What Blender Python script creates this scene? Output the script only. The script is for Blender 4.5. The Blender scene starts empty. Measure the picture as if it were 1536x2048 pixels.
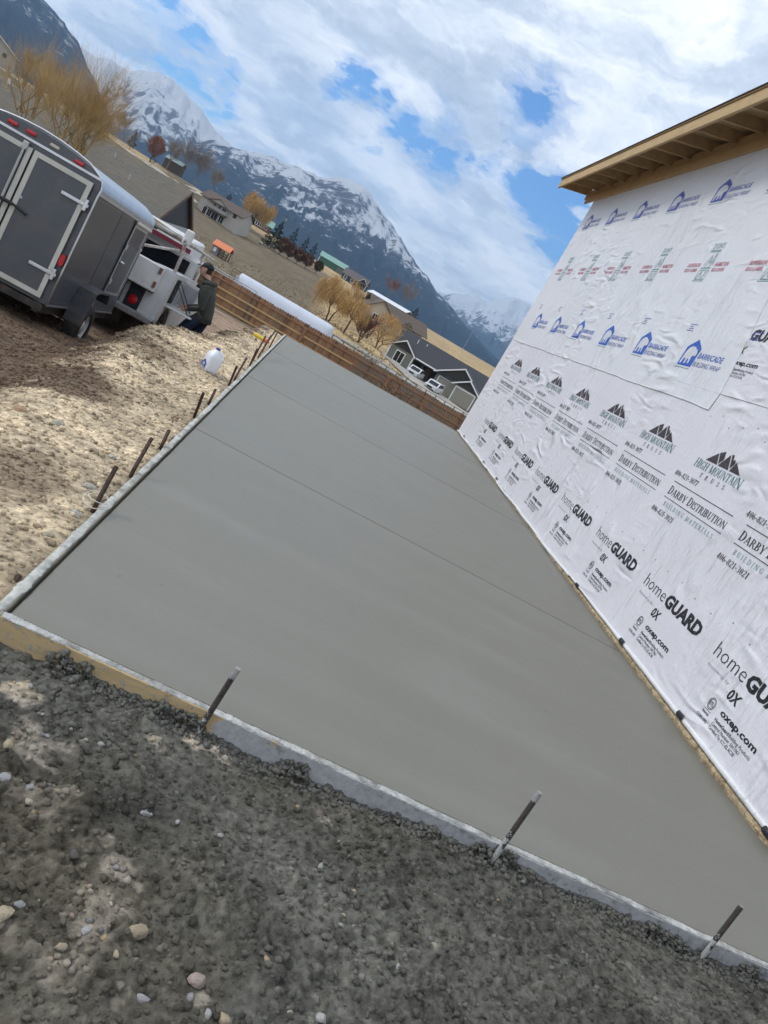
import bpy, bmesh, math, random
import numpy as np
from mathutils import Vector, Matrix, Euler

# ------------------------------------------------------------------ camera
FOCAL, YAW, PITCH, ROLL = 1598.99, 0.18431, 0.2220, 0.52906
CAM_H = 1.6
cy_, sy_ = math.cos(YAW), math.sin(YAW)
cp_, sp_ = math.cos(PITCH), math.sin(PITCH)
FW = np.array([sy_ * cp_, cy_ * cp_, -sp_])
R0 = np.array([cy_, -sy_, 0.0])
U0 = np.cross(R0, FW)
RT = math.cos(ROLL) * R0 + math.sin(ROLL) * U0
UP = -math.sin(ROLL) * R0 + math.cos(ROLL) * U0

S = bpy.context.scene
COL = S.collection
cam_d = bpy.data.cameras.new('camera')
cam = bpy.data.objects.new('camera', cam_d)
COL.objects.link(cam)
M = Matrix.Identity(4)
for i in range(3):
    M[i][0] = RT[i]; M[i][1] = UP[i]; M[i][2] = -FW[i]
M[2][3] = CAM_H
cam.matrix_world = M
cam_d.sensor_fit = 'VERTICAL'
cam_d.sensor_height = 36.0
cam_d.lens = 36.0 * FOCAL / 2048.0
cam_d.clip_start = 0.05
cam_d.clip_end = 60000
S.camera = cam
S.view_settings.view_transform = 'Standard'
S.view_settings.look = 'None'
S.view_settings.gamma = 1.0
S.view_settings.exposure = 0.40
S.cycles.use_denoising = True
S.cycles.denoising_prefilter = 'ACCURATE'
S.cycles.use_adaptive_sampling = True
S.cycles.adaptive_threshold = .03
S.cycles.max_bounces = 5
S.cycles.diffuse_bounces = 2
S.cycles.glossy_bounces = 2
S.cycles.transparent_max_bounces = 8
S.cycles.volume_bounces = 0


def ray(px, py):
    """direction through a photo pixel (1536 x 2048)"""
    return FW + (px - 768) / FOCAL * RT - (py - 1024) / FOCAL * UP


def ae(px, py):
    d = ray(px, py)
    return math.degrees(math.atan2(d[0], d[1])), math.degrees(math.atan2(d[2], math.hypot(d[0], d[1])))


def pol(az, D, z=0.0):
    a = math.radians(az)
    return Vector((D * math.sin(a), D * math.cos(a), z))


def elz(el, D):
    return CAM_H + D * math.tan(math.radians(el))


# ------------------------------------------------------------------ sky, sun
SUN_EL, SUN_AZ = 46.0, -75.0        # azimuth from +Y towards +X
W = bpy.data.worlds.new('World')
S.world = W
W.cycles.sampling_method = 'MANUAL'
W.cycles.sample_map_resolution = 256
W.use_nodes = True
wn, wl = W.node_tree.nodes, W.node_tree.links
wn.clear()


class NT:
    """small helper to write node trees"""
    def __init__(s, tree):
        s.t = tree; s.n = tree.nodes; s.l = tree.links

    def new(s, typ, **kw):
        nd = s.n.new(typ)
        for k, v in kw.items():
            setattr(nd, k, v)
        return nd

    def link(s, a, b):
        s.l.new(a, b)

    def val(s, sock, v):
        if hasattr(v, 'is_output') or isinstance(v, bpy.types.NodeSocket):
            s.l.new(v, sock)
        else:
            sock.default_value = v

    def math(s, op, a, b=None, clamp=False):
        nd = s.n.new('ShaderNodeMath'); nd.operation = op; nd.use_clamp = clamp
        s.val(nd.inputs[0], a)
        if b is not None:
            s.val(nd.inputs[1], b)
        return nd.outputs[0]

    def vmath(s, op, a, b=None):
        nd = s.n.new('ShaderNodeVectorMath'); nd.operation = op
        s.val(nd.inputs[0], a)
        if b is not None:
            s.val(nd.inputs[1], b)
        return nd.outputs['Value'] if op in ('DOT_PRODUCT', 'LENGTH', 'DISTANCE') else nd.outputs[0]

    def noise(s, vec, scale, detail=4, rough=.55, dist=0.0, color=False):
        nd = s.n.new('ShaderNodeTexNoise')
        if vec is not None:
            s.l.new(vec, nd.inputs['Vector'])
        nd.inputs['Scale'].default_value = scale
        nd.inputs['Detail'].default_value = detail
        nd.inputs['Roughness'].default_value = rough
        nd.inputs['Distortion'].default_value = dist
        return nd.outputs['Color' if color else 'Fac']

    def ramp(s, fac, stops, interp='LINEAR'):
        nd = s.n.new('ShaderNodeValToRGB')
        s.val(nd.inputs[0], fac)
        cr = nd.color_ramp; cr.interpolation = interp
        while len(cr.elements) < len(stops):
            cr.elements.new(0.5)
        for e, (p, c) in zip(cr.elements, stops):
            e.position = p
            e.color = (c, c, c, 1) if isinstance(c, (int, float)) else (*c, 1)
        return nd.outputs[0]

    def mix(s, fac, a, b, blend='MIX'):
        nd = s.n.new('ShaderNodeMix'); nd.data_type = 'RGBA'; nd.blend_type = blend
        s.val(nd.inputs[0], fac)
        for sock, v in ((nd.inputs[6], a), (nd.inputs[7], b)):
            if isinstance(v, (tuple, list)) and len(v) == 3:
                v = (*v, 1)
            s.val(sock, v)
        return nd.outputs[2]

    def mapping(s, vec, scale=(1, 1, 1), rot=(0, 0, 0), loc=(0, 0, 0)):
        nd = s.n.new('ShaderNodeMapping')
        s.l.new(vec, nd.inputs[0])
        nd.inputs['Scale'].default_value = scale
        nd.inputs['Rotation'].default_value = rot
        nd.inputs['Location'].default_value = loc
        return nd.outputs[0]


wt = NT(W.node_tree)
dirv = wt.vmath('NORMALIZE', wt.new('ShaderNodeTexCoord').outputs['Generated'])
sky = wt.new('ShaderNodeTexSky', sky_type='NISHITA', sun_disc=False)
sky.sun_elevation = math.radians(SUN_EL)
sky.sun_rotation = math.radians(SUN_AZ)
sky.altitude = 1200
sky.air_density = 1.0
sky.dust_density = 0.3
sky.ozone_density = 1.6
sep = wt.new('ShaderNodeSeparateXYZ'); wt.link(dirv, sep.inputs[0])
zc = wt.math('MAXIMUM', sep.outputs[2], 0.0)
den = wt.math('ADD', zc, 0.32)
pxn = wt.math('DIVIDE', sep.outputs[0], den)
pyn = wt.math('DIVIDE', sep.outputs[1], den)
comb = wt.new('ShaderNodeCombineXYZ')
wt.link(pxn, comb.inputs[0]); wt.link(pyn, comb.inputs[1])
cpl = comb.outputs[0]
warp = wt.noise(cpl, 3.0, 7, .60, 0, True)
cplw = wt.vmath('ADD', cpl, wt.vmath('MULTIPLY', wt.vmath('SUBTRACT', warp, (.5, .5, .5)), (.55, .55, .55)))
cover = wt.noise(wt.mapping(cplw, (1.0, 1.5, 1.0), (0, 0, .35), (3.1, 1.7, 0)), 1.25, 6, .58)
fine = wt.noise(wt.mapping(cplw, (1, 1.2, 1), (0, 0, .3), (7, 2, 0)), 6.5, 8, .62)
dens = wt.math('ADD', wt.math('MULTIPLY', cover, .66), wt.math('MULTIPLY', fine, .34))
# breaks in the cloud deck where the photograph shows blue: (photo pixel, radius, weight)
GAPS = [(1085, 195, .055, .30), (1010, 215, .04, .14), (690, 165, .040, .34), (735, 205, .040, .30), (790, 255, .048, .31), (840, 290, .040, .29), (890, 320, .045, .30), (940, 335, .036, .26), (985, 352, .042, .22),
        (1100, 415, .055, .38), (1090, 470, .05, .34), (1120, 520, .05, .34), (1150, 430, .04, .3), (375, 90, .05, .30), (320, 30, .05, .30), (440, 150, .03, .22), (860, 255, .05, .22), (755, 330, .03, .2)]
gd = wt.vmath('NORMALIZE', wt.vmath('ADD', dirv, wt.vmath('MULTIPLY', wt.vmath('SUBTRACT', warp, (.5, .5, .5)), (.15, .15, .15))))
acc = None
for (gx, gy, rad, wgt) in GAPS:
    v = ray(gx, gy); v = v / np.linalg.norm(v)
    dist = wt.vmath('DISTANCE', gd, tuple(float(c) for c in v))
    g = wt.math('MULTIPLY', wt.math('POWER', wt.math('SUBTRACT', 1.0, wt.math('DIVIDE', dist, rad * 1.6), True), 1.5), wgt)
    acc = g if acc is None else wt.math('MAXIMUM', acc, g)
dens2 = wt.math('SUBTRACT', wt.math('ADD', dens, .10), acc)
mask = wt.ramp(dens2, [(0.335, 0.0), (0.40, .55), (0.47, .94), (0.56, 1.0)], 'EASE')
shade = wt.noise(wt.mapping(cplw, (1, 1.5, 1), (0, 0, .3), (1.3, 9.4, 0)), 2.6, 9, .60)
ccol = wt.ramp(shade, [(0.34, (.48, .55, .65)), (0.44, (.64, .71, .81)), (0.52, (.86, .91, .97)), (0.61, (1.08, 1.09, 1.10))])
# thin edge of a cloud is brighter than its thick middle
bg1 = wt.new('ShaderNodeBackground'); wt.link(wt.mix(1.0, sky.outputs[0], (.50, .86, 1.22, 1), 'MULTIPLY'), bg1.inputs[0]); bg1.inputs[1].default_value = 0.11
bg2 = wt.new('ShaderNodeBackground'); wt.link(ccol, bg2.inputs[0]); bg2.inputs[1].default_value = 0.95
mixs = wt.new('ShaderNodeMixShader'); wt.link(mask, mixs.inputs[0]); wt.link(bg1.outputs[0], mixs.inputs[1]); wt.link(bg2.outputs[0], mixs.inputs[2])
outw = wt.new('ShaderNodeOutputWorld'); wt.link(mixs.outputs[0], outw.inputs[0])

sun_d = bpy.data.lights.new('sun', 'SUN')
sun = bpy.data.objects.new('sun', sun_d); COL.objects.link(sun)
sun_d.energy = 1.4
sun_d.angle = math.radians(14)
sun_d.color = (1.0, .95, .88)
sa, se = math.radians(SUN_AZ), math.radians(SUN_EL)
sdir = Vector((math.sin(sa) * math.cos(se), math.cos(sa) * math.cos(se), math.sin(se)))
sun.rotation_euler = sdir.to_track_quat('Z', 'Y').to_euler()
sun.location = (0, 0, 50)

# ------------------------------------------------------------------ helpers
random.seed(7)
RNG = np.random.default_rng(11)


def tag(o, label=None, cat=None, group=None, kind=None):
    if label: o['label'] = label
    if cat: o['category'] = cat
    if group: o['group'] = group
    if kind: o['kind'] = kind
    return o


def thing(name, label, cat, loc=(0, 0, 0), rotz=0.0, group=None):
    o = bpy.data.objects.new(name, None)
    o.empty_display_size = .2
    COL.objects.link(o)
    o.location = loc; o.rotation_euler = (0, 0, rotz)
    return tag(o, label, cat, group)


class MB:
    """collects faces of one mesh"""
    def __init__(s):
        s.v = []; s.f = []; s.m = []

    def add(s, vs, fs, m=0):
        b = len(s.v)
        s.v.extend([tuple(v) for v in vs])
        for f in fs:
            s.f.append(tuple(b + i for i in f)); s.m.append(m)
        return s

    def box(s, x0, x1, y0, y1, z0, z1, m=0, mat=None):
        vs = [Vector((x, y, z)) for z in (z0, z1) for y in (y0, y1) for x in (x0, x1)]
        if mat is not None:
            vs = [mat @ v for v in vs]
        return s.add(vs, [(0, 2, 3, 1), (4, 5, 7, 6), (0, 1, 5, 4), (2, 6, 7, 3), (0, 4, 6, 2), (1, 3, 7, 5)], m)

    def bbox(s, x0, x1, y0, y1, z0, z1, b, m=0, mat=None):
        """box with chamfered edges"""
        bm = bmesh.new()
        bmesh.ops.create_cube(bm, size=1)
        for v in bm.verts:
            v.co = Vector(((x0 + x1) / 2 + v.co.x * (x1 - x0), (y0 + y1) / 2 + v.co.y * (y1 - y0), (z0 + z1) / 2 + v.co.z * (z1 - z0)))
        bmesh.ops.bevel(bm, geom=bm.edges[:], offset=b, segments=1, affect='EDGES')
        bm.verts.index_update()
        vs = [v.co.copy() if mat is None else mat @ v.co for v in bm.verts]
        fs = [tuple(v.index for v in f.verts) for f in bm.faces]
        bm.free()
        return s.add(vs, fs, m)

    def prism(s, poly, a, b, axis='y', m=0, mat=None):
        """poly: 2D points counter-clockwise, extruded along axis from a to b"""
        def P(p, t):
            if axis == 'y': v = Vector((p[0], t, p[1]))
            elif axis == 'x': v = Vector((t, p[0], p[1]))
            else: v = Vector((p[0], p[1], t))
            return v if mat is None else mat @ v
        n = len(poly)
        vs = [P(p, a) for p in poly] + [P(p, b) for p in poly]
        fs = [tuple(range(n)), tuple(range(2 * n - 1, n - 1, -1))]
        fs += [(i, i + n, (i + 1) % n + n, (i + 1) % n) for i in range(n)]
        return s.add(vs, fs, m)

    def tube(s, path, rad, n=8, m=0, cap=True, flat=1.0):
        path = [Vector(p) for p in path]
        if isinstance(rad, (int, float)):
            rad = [rad] * len(path)
        vs, fs = [], []
        prevn = None
        for i, p in enumerate(path):
            d = (path[min(i + 1, len(path) - 1)] - path[max(i - 1, 0)])
            if d.length < 1e-9: d = Vector((0, 0, 1))
            d.normalize()
            if prevn is None:
                a = Vector((0, 0, 1)) if abs(d.z) < .9 else Vector((1, 0, 0))
                nrm = (a - d * a.dot(d)).normalized()
            else:
                nrm = (prevn - d * prevn.dot(d)).normalized()
            prevn = nrm
            bn = d.cross(nrm)
            for k in range(n):
                t = 2 * math.pi * k / n
                vs.append(p + (nrm * math.cos(t) + bn * math.sin(t) * flat) * rad[i])
        for i in range(len(path) - 1):
            for k in range(n):
                a, b = i * n + k, i * n + (k + 1) % n
                fs.append((a, b, b + n, a + n))
        if cap:
            fs.append(tuple(range(n - 1, -1, -1)))
            L = (len(path) - 1) * n
            fs.append(tuple(range(L, L + n)))
        return s.add(vs, fs, m)

    def loft(s, rings, m=0, cap=True):
        n = len(rings[0]); vs = [v for r in rings for v in r]; fs = []
        for i in range(len(rings) - 1):
            for k in range(n):
                a, b = i * n + k, i * n + (k + 1) % n
                fs.append((a, b, b + n, a + n))
        if cap:
            fs.append(tuple(range(n - 1, -1, -1)))
            L = (len(rings) - 1) * n
            fs.append(tuple(range(L, L + n)))
        return s.add(vs, fs, m)

    def lathe(s, prof, n=20, m=0, mat=None, cap=True):
        rings = []
        for (r, z) in prof:
            ring = [Vector((r * math.cos(2 * math.pi * k / n), r * math.sin(2 * math.pi * k / n), z)) for k in range(n)]
            rings.append([mat @ v for v in ring] if mat is not None else ring)
        return s.loft(rings, m, cap)

    def quad(s, a, b, c, d, m=0):
        return s.add([a, b, c, d], [(0, 1, 2, 3)], m)

    def mesh(s, name, mats, smooth=False):
        me = bpy.data.meshes.new(name)
        me.from_pydata([tuple(v) for v in s.v], [], s.f)
        for mt in (mats if isinstance(mats, (list, tuple)) else [mats]):
            me.materials.append(mt)
        if any(s.m):
            me.polygons.foreach_set('material_index', s.m)
        if smooth:
            me.polygons.foreach_set('use_smooth', [True] * len(me.polygons))
        me.update()
        return me

    def build(s, name, mats, parent=None, loc=(0, 0, 0), rotz=0.0, smooth=False):
        o = bpy.data.objects.new(name, s.mesh(name, mats, smooth))
        COL.objects.link(o)
        o.location = loc; o.rotation_euler = (0, 0, rotz)
        if parent is not None: o.parent = parent
        return o


def np_mesh(name, V, F, mat, smooth=False):
    """fast mesh from numpy arrays; F is (n,3) or (n,4)"""
    V = np.asarray(V, np.float32); F = np.asarray(F, np.int32)
    me = bpy.data.meshes.new(name)
    me.vertices.add(len(V)); me.vertices.foreach_set('co', V.ravel())
    k = F.shape[1]
    me.loops.add(F.size); me.loops.foreach_set('vertex_index', F.ravel())
    me.polygons.add(len(F))
    me.polygons.foreach_set('loop_start', np.arange(0, F.size, k, dtype=np.int32))
    if smooth:
        me.polygons.foreach_set('use_smooth', np.ones(len(F), bool))
    me.update(calc_edges=True)
    me.validate()
    if mat is not None: me.materials.append(mat)
    return me


def add_col(me, cols, name='Col'):
    at = me.color_attributes.new(name, 'FLOAT_COLOR', 'POINT')
    c = np.ones((len(cols), 4), np.float32); c[:, :3] = cols
    at.data.foreach_set('color', c.ravel())


def obj(name, me, parent=None, loc=(0, 0, 0), rotz=0.0):
    o = bpy.data.objects.new(name, me); COL.objects.link(o)
    o.location = loc; o.rotation_euler = (0, 0, rotz)
    if parent is not None: o.parent = parent
    return o


def copy_tree(o, parent=None):
    c = o.copy(); COL.objects.link(c); c.parent = parent
    for ch in list(o.children):
        copy_tree(ch, c)
    return c


# ---- value noise in numpy
def _hash(ix, iy, seed):
    h = (ix.astype(np.int64) * 374761393 + iy.astype(np.int64) * 668265263 + seed * 974634777) & 0xFFFFFFFF
    h = ((h ^ (h >> 13)) * 1274126177) & 0xFFFFFFFF
    h = h ^ (h >> 16)
    return (h & 0xFFFFFF) / float(0xFFFFFF)


def vn(x, y, seed=0):
    x = np.asarray(x, float); y = np.asarray(y, float)
    ix = np.floor(x); iy = np.floor(y)
    fx = x - ix; fy = y - iy
    ux = fx * fx * fx * (fx * (fx * 6 - 15) + 10); uy = fy * fy * fy * (fy * (fy * 6 - 15) + 10)
    a = _hash(ix, iy, seed); b = _hash(ix + 1, iy, seed); c = _hash(ix, iy + 1, seed); d = _hash(ix + 1, iy + 1, seed)
    return (a * (1 - ux) + b * ux) * (1 - uy) + (c * (1 - ux) + d * ux) * uy


def fbm(x, y, oct=5, seed=0, lac=2.03, gain=.5):
    s = 0; a = 1; t = 0
    for i in range(oct):
        s = s + a * vn(x, y, seed + i * 17); t += a
        x = np.asarray(x) * lac + 3.7; y = np.asarray(y) * lac + 1.3; a *= gain
    return s / t


def ridged(x, y, oct=5, seed=0):
    s = 0; a = 1; t = 0
    for i in range(oct):
        n = 1 - np.abs(2 * vn(x, y, seed + i * 13) - 1)
        s = s + a * n * n; t += a
        x = np.asarray(x) * 2.07 + 5.1; y = np.asarray(y) * 2.07 + 2.9; a *= .5
    return s / t


def sstep(a, b, x):
    t = np.clip((np.asarray(x, float) - a) / (b - a), 0, 1)
    return t * t * (3 - 2 * t)


# ---- materials
MATS = {}


def pm(name, col, rough=.6, var=.12, scale=14.0, bump=.15, bscale=None, metal=0.0, spec=.5, dirt=None, dirt_amt=.4, dirt_scale=5.0, stretch=(1, 1, 1), bdist=.01, coat=0.0, emit=None):
    """general procedural material: base colour varied by noise, optional dirt colour, fine bump"""
    if name in MATS: return MATS[name]
    m = bpy.data.materials.new(name); m.use_nodes = True
    t = NT(m.node_tree); t.n.clear()
    out = t.new('ShaderNodeOutputMaterial'); b = t.new('ShaderNodeBsdfPrincipled')
    t.link(b.outputs[0], out.inputs[0])
    tc = t.new('ShaderNodeTexCoord').outputs['Object']
    vec = t.mapping(tc, stretch)
    n1 = t.noise(vec, scale, 5, .6)
    f = t.math('ADD', 1.0 - var, t.math('MULTIPLY', n1, 2 * var))
    c = t.mix(1.0, (*col, 1), f, 'MULTIPLY')
    if dirt is not None:
        n2 = t.ramp(t.noise(tc, dirt_scale, 6, .65), [(.45, 0), (.68, 1)])
        c = t.mix(t.math('MULTIPLY', n2, dirt_amt), c, (*dirt, 1))
    t.link(c, b.inputs['Base Color'])
    b.inputs['Roughness'].default_value = rough
    b.inputs['Metallic'].default_value = metal
    b.inputs['Specular IOR Level'].default_value = spec
    b.inputs['Coat Weight'].default_value = coat
    if emit:
        b.inputs['Emission Color'].default_value = (*emit[:3], 1); b.inputs['Emission Strength'].default_value = emit[3]
    if bump:
        bp = t.new('ShaderNodeBump'); bp.inputs['Strength'].default_value = bump; bp.inputs['Distance'].default_value = bdist
        t.link(t.noise(vec, bscale or scale * 3, 4, .6), bp.inputs['Height'])
        t.link(bp.outputs[0], b.inputs['Normal'])
    MATS[name] = m
    return m

# ------------------------------------------------------------------ setting: terrain
XL, XW, YN, YF = -0.493, 3.741, 2.709, 17.316      # slab: left, wall, near, far
JOINTS = (6.45, 10.14, 13.78)
TP = [(-8, 42, -2.75), (0, 42, -2.75), (12, 41, -2.8), (-16, 42, -2.3), (-26, 42, -1.5), (20, 41, -2.8),
      (-8, 30, -1.6), (0, 30, -1.7), (10, 30, -1.8), (-16, 30, -1.6), (-26, 30, -1.2), (20, 30, -1.8),
      (5, 118, -5.15), (12, 114, -5.6), (8.5, 108, -5.45), (18, 114, -5.8), (8, 80, -4.6), (14, 80, -4.8),
      (.27, 95, -3.4), (1.45, 92, -3.45), (3.0, 95, -3.8), (4.5, 105, -3.9), (-2, 90, -3.9), (-5, 90, -4.1), (2.6, 170, -3.0), (6, 172, -3.4), (10, 180, -3.6),
      (0, 370, 1.5), (1.6, 370, 1.5), (-2, 420, 3.0), (-.2, 420, 2.6), (1.8, 320, -.5), (5, 320, -.8), (-10.5, 250, -2.35), (-7.7, 248, -2.8),
      (-7, 264, -1.6), (-6.3, 380, 2.2), (-8, 125, -4.75), (-5.4, 260, -1.7), (-3, 262, -1.7), (-1.6, 262, -1.2), (-12, 62, -3.5), (-17, 62, -3.0), (-18, 50, -2.2), (-12, 125, -4.3), (-16, 130, -3.0),
      (-23.2, 230, 4.0), (-30, 230, 6.0), (-17, 200, 2.3), (-21.4, 215, 2.9), (-11, 285, 2.6), (-14, 260, 2.6), (-6, 75, -3.9), (1, 75, -3.8), (7, 400, -2.6), (12, 400, -3.0), (20, 400, -3), (9.5, 520, 0.6), (14, 650, 1.2),
      (-22, 500, 5), (-14, 500, 4), (-6, 600, 3), (0, 700, 2.5), (6, 800, 1.5), (14, 900, 1), (-26, 1500, 7), (-14, 1500, 5), (-4, 1500, 3), (6, 1500, 2), (16, 1500, 2),
      (-28, 4000, 14), (-8, 4000, 10), (8, 4000, 4), (20, 4000, 4), (-34, 42, -1.0), (30, 42, -2.5), (-34, 600, 8), (30, 600, 0)]
_A = np.array([[a / 9.0, math.log(d) * 1.6] for a, d, z in TP]); _z = np.array([z for a, d, z in TP])
_K = np.linalg.norm(_A[:, None] - _A[None], axis=2)
_P = np.c_[np.ones(len(_A)), _A]
_M = np.block([[_K + 0.0 * np.eye(len(_A)), _P], [_P.T, np.zeros((3, 3))]])
_W = np.linalg.solve(_M, np.r_[_z, 0, 0, 0])


def far_z(x, y):
    D = np.maximum(np.hypot(x, y), 14.0)
    az = np.clip(np.degrees(np.arctan2(x, np.maximum(y, .01))), -36, 32)
    q = np.stack([az / 9.0, np.log(D) * 1.6], -1)
    shp = q.shape[:-1]; q = q.reshape(-1, 2); out = np.empty(len(q))
    for i in range(0, len(q), 20000):
        k = np.linalg.norm(q[i:i + 20000, None] - _A[None], axis=2)
        out[i:i + 20000] = k @ _W[:-3] + _W[-3] + q[i:i + 20000] @ _W[-2:]
    return out.reshape(shp)


def worley(x, y, cell, seed=0):
    x = np.asarray(x, float) / cell; y = np.asarray(y, float) / cell
    ix = np.floor(x); iy = np.floor(y); best = np.full(x.shape, 9.0)
    for dx in (-1, 0, 1):
        for dy in (-1, 0, 1):
            cx, cy = ix + dx, iy + dy
            px = cx + _hash(cx, cy, seed); py = cy + _hash(cx, cy, seed + 7)
            best = np.minimum(best, (px - x) ** 2 + (py - y) ** 2)
    return np.sqrt(best)


def crest_x(y):
    return np.interp(y, [0, 6, 8, 9, 10.4, 11.4, 12, 13, 14, 16, 18], [-1.2, -1.3, -1.45, -1.55, -1.75, -1.62, -1.5, -1.28, -1.12, -1.0, -.95])


def near_z(x, y):
    # pad beside the slab, falling to the track where trailer and truck stand
    t = sstep(0, np.interp(y, [8, 10, 11.5, 13], [.85, .75, .5, .38]), crest_x(y) - x)
    low = -.70 - .092 * np.clip(y - 10.85, -3, 8) + .02 * np.clip(-2.6 - x, 0, 3)
    z = (1 - t) * (-.025 - .02 * sstep(.2, 1.2, -.5 - x)) + t * low
    # lip of loose soil along the crest
    z = z + .022 * np.exp(-((x - crest_x(y) - .10) / .2) ** 2) * sstep(9.3, 10.6, y) * (1 - .8 * np.exp(-((y - 12.2) / 1.1) ** 2)) - .10 * np.exp(-((y - 12.3) / .9) ** 2) * sstep(-.95, -1.4, x) * (1 - sstep(16, 18, y))
    front = np.interp(x, [-1.5, -.5, 0, .3, .65, 1.2, 1.6, 2.1, 2.5, 3.2, 4], [-.16, -.115, -.105, -.095, -.10, -.085, -.075, -.08, -.085, -.07, -.06])
    front = front - .05 * sstep(0, 1.2, 2.66 - y)
    f = sstep(2.30, 2.60, 2.72 - y + .0 * x) * 0 + (y < 2.68) * 1.0
    blend = sstep(-.62, -.50, x)
    zl = z
    zf = front
    k = np.where(y < 2.68, np.maximum(blend, sstep(3.2, 2.0, y)), 0.0)
    z = zl * (1 - k) + zf * k
    inside = (x > XL - .01) & (x < 12) & (y > YN - .03) & (y < YF + .02)
    z = np.where(inside, -.25, z)
    # ground drops away behind the slab
    d = sstep(YF + .35, YF + 9, y) * (x > -1.6)
    z = z - 1.2 * d
    return z


def gz(x, y, detail=True):
    x = np.asarray(x, float); y = np.asarray(y, float)
    zn = near_z(x, y)
    if detail:
        m = fbm(x * 1.3, y * 1.3, 4, 3) - .5
        rough = .035 + .06 * sstep(0, .6, crest_x(y) - x + .35) * (1 - sstep(.9, 1.8, crest_x(y) - x)) * sstep(8, 9.5, y)
        edge = sstep(.02, .3, np.minimum(np.abs(x - XL), 9) + (y < YN) * 9)
        zn = zn + m * rough * edge * ((x < XL) | (y < YN) | (y > YF + .1))
        small = (fbm(x * 14, y * 14, 4, 9) - .5) * .02
        lum = sstep(.35, .6, fbm(x * 4, y * 4, 3, 15))
        wx = x + (fbm(x * 18, y * 18, 4, 61, 2.2, .6) - .5) * .05; wy = y + (fbm(x * 18, y * 18, 4, 62, 2.2, .6) - .5) * .05
        small = small + .040 * np.clip(.75 - worley(wx, wy, .055, 3) ** 1.5, -.3, 1) * (.15 + .85 * lum) + .024 * np.clip(.7 - worley(wx, wy, .026, 5) ** 1.4, -.3, 1) * (.35 + .65 * lum) + .009 * np.clip(.7 - worley(x, y, .013, 8), -.3, 1)
        fine = sstep(2.75, 2.6, y)
        zn = zn + small * np.where(y < 2.7, 1.0, np.where(x < XL, .20 * sstep(XL, XL - .1, x), 0.0)) * (1 - .2 * fine)
    zf = far_z(x, y)
    if detail:
        zf = zf + (fbm(x * .6, y * .6, 3, 41) - .5) * .18 + (fbm(x * .05, y * .05, 3, 42) - .5) * .5 * sstep(60, 200, y)
    D = np.hypot(x, y)
    k = sstep(16.5, 27, D) * (y > 0) + (y <= 0) * sstep(16, 27, D)
    return zn * (1 - k) + zf * k


def gpt(az, D, dz=0.0):
    p = pol(az, D); p.z = float(gz(p.x, p.y, False)) + dz
    return p


def axis(parts):
    out = []
    for a, b, n in parts:
        out.append(np.linspace(a, b, n, endpoint=False))
    return np.concatenate(out)


def geo_axis(a, b, n):
    return np.geomspace(a, b, n)


xs = np.concatenate([-geo_axis(9000, 5.2, 74), axis([(-5, -2.6, 40), (-2.6, -.62, 130), (-.62, 3.6, 60), (3.6, 5, 12)]), geo_axis(5, 9000, 70)])
ys = np.concatenate([-geo_axis(400, 1.2, 14), axis([(-1, .9, 14), (.9, 2.6, 30), (2.6, 9, 400), (9, 18.2, 240), (18.2, 48, 90)]), geo_axis(48, 9000, 130)])
GX, GY = np.meshgrid(xs, ys)
GZ = gz(GX, GY)
GZ = GZ - .06 * ((GX > -.72) & (GX < 3.9) & (GY > .95) & (GY < 2.66))
nx, ny = len(xs), len(ys)
ii = np.arange(nx * ny).reshape(ny, nx)
GF = np.stack([ii[:-1, :-1], ii[:-1, 1:], ii[1:, 1:], ii[1:, :-1]], -1).reshape(-1, 4)


def px_ground(px, py, z=-.1):
    d = ray(px, py); t = (z - CAM_H) / d[2]
    return d[0] * t, d[1] * t


# soil colours: what lies where
C_GREY = np.array([.122, .121, .105]); C_TAN = np.array([.57, .465, .325]); C_BROWN = np.array([.155, .108, .074])
C_FIELD = np.array([.128, .100, .062]); C_GOLD = np.array([.34, .245, .125]); C_PALE = np.array([.40, .38, .34])


def lerp(a, b, t):
    return a + (b - a) * t[..., None]


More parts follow.
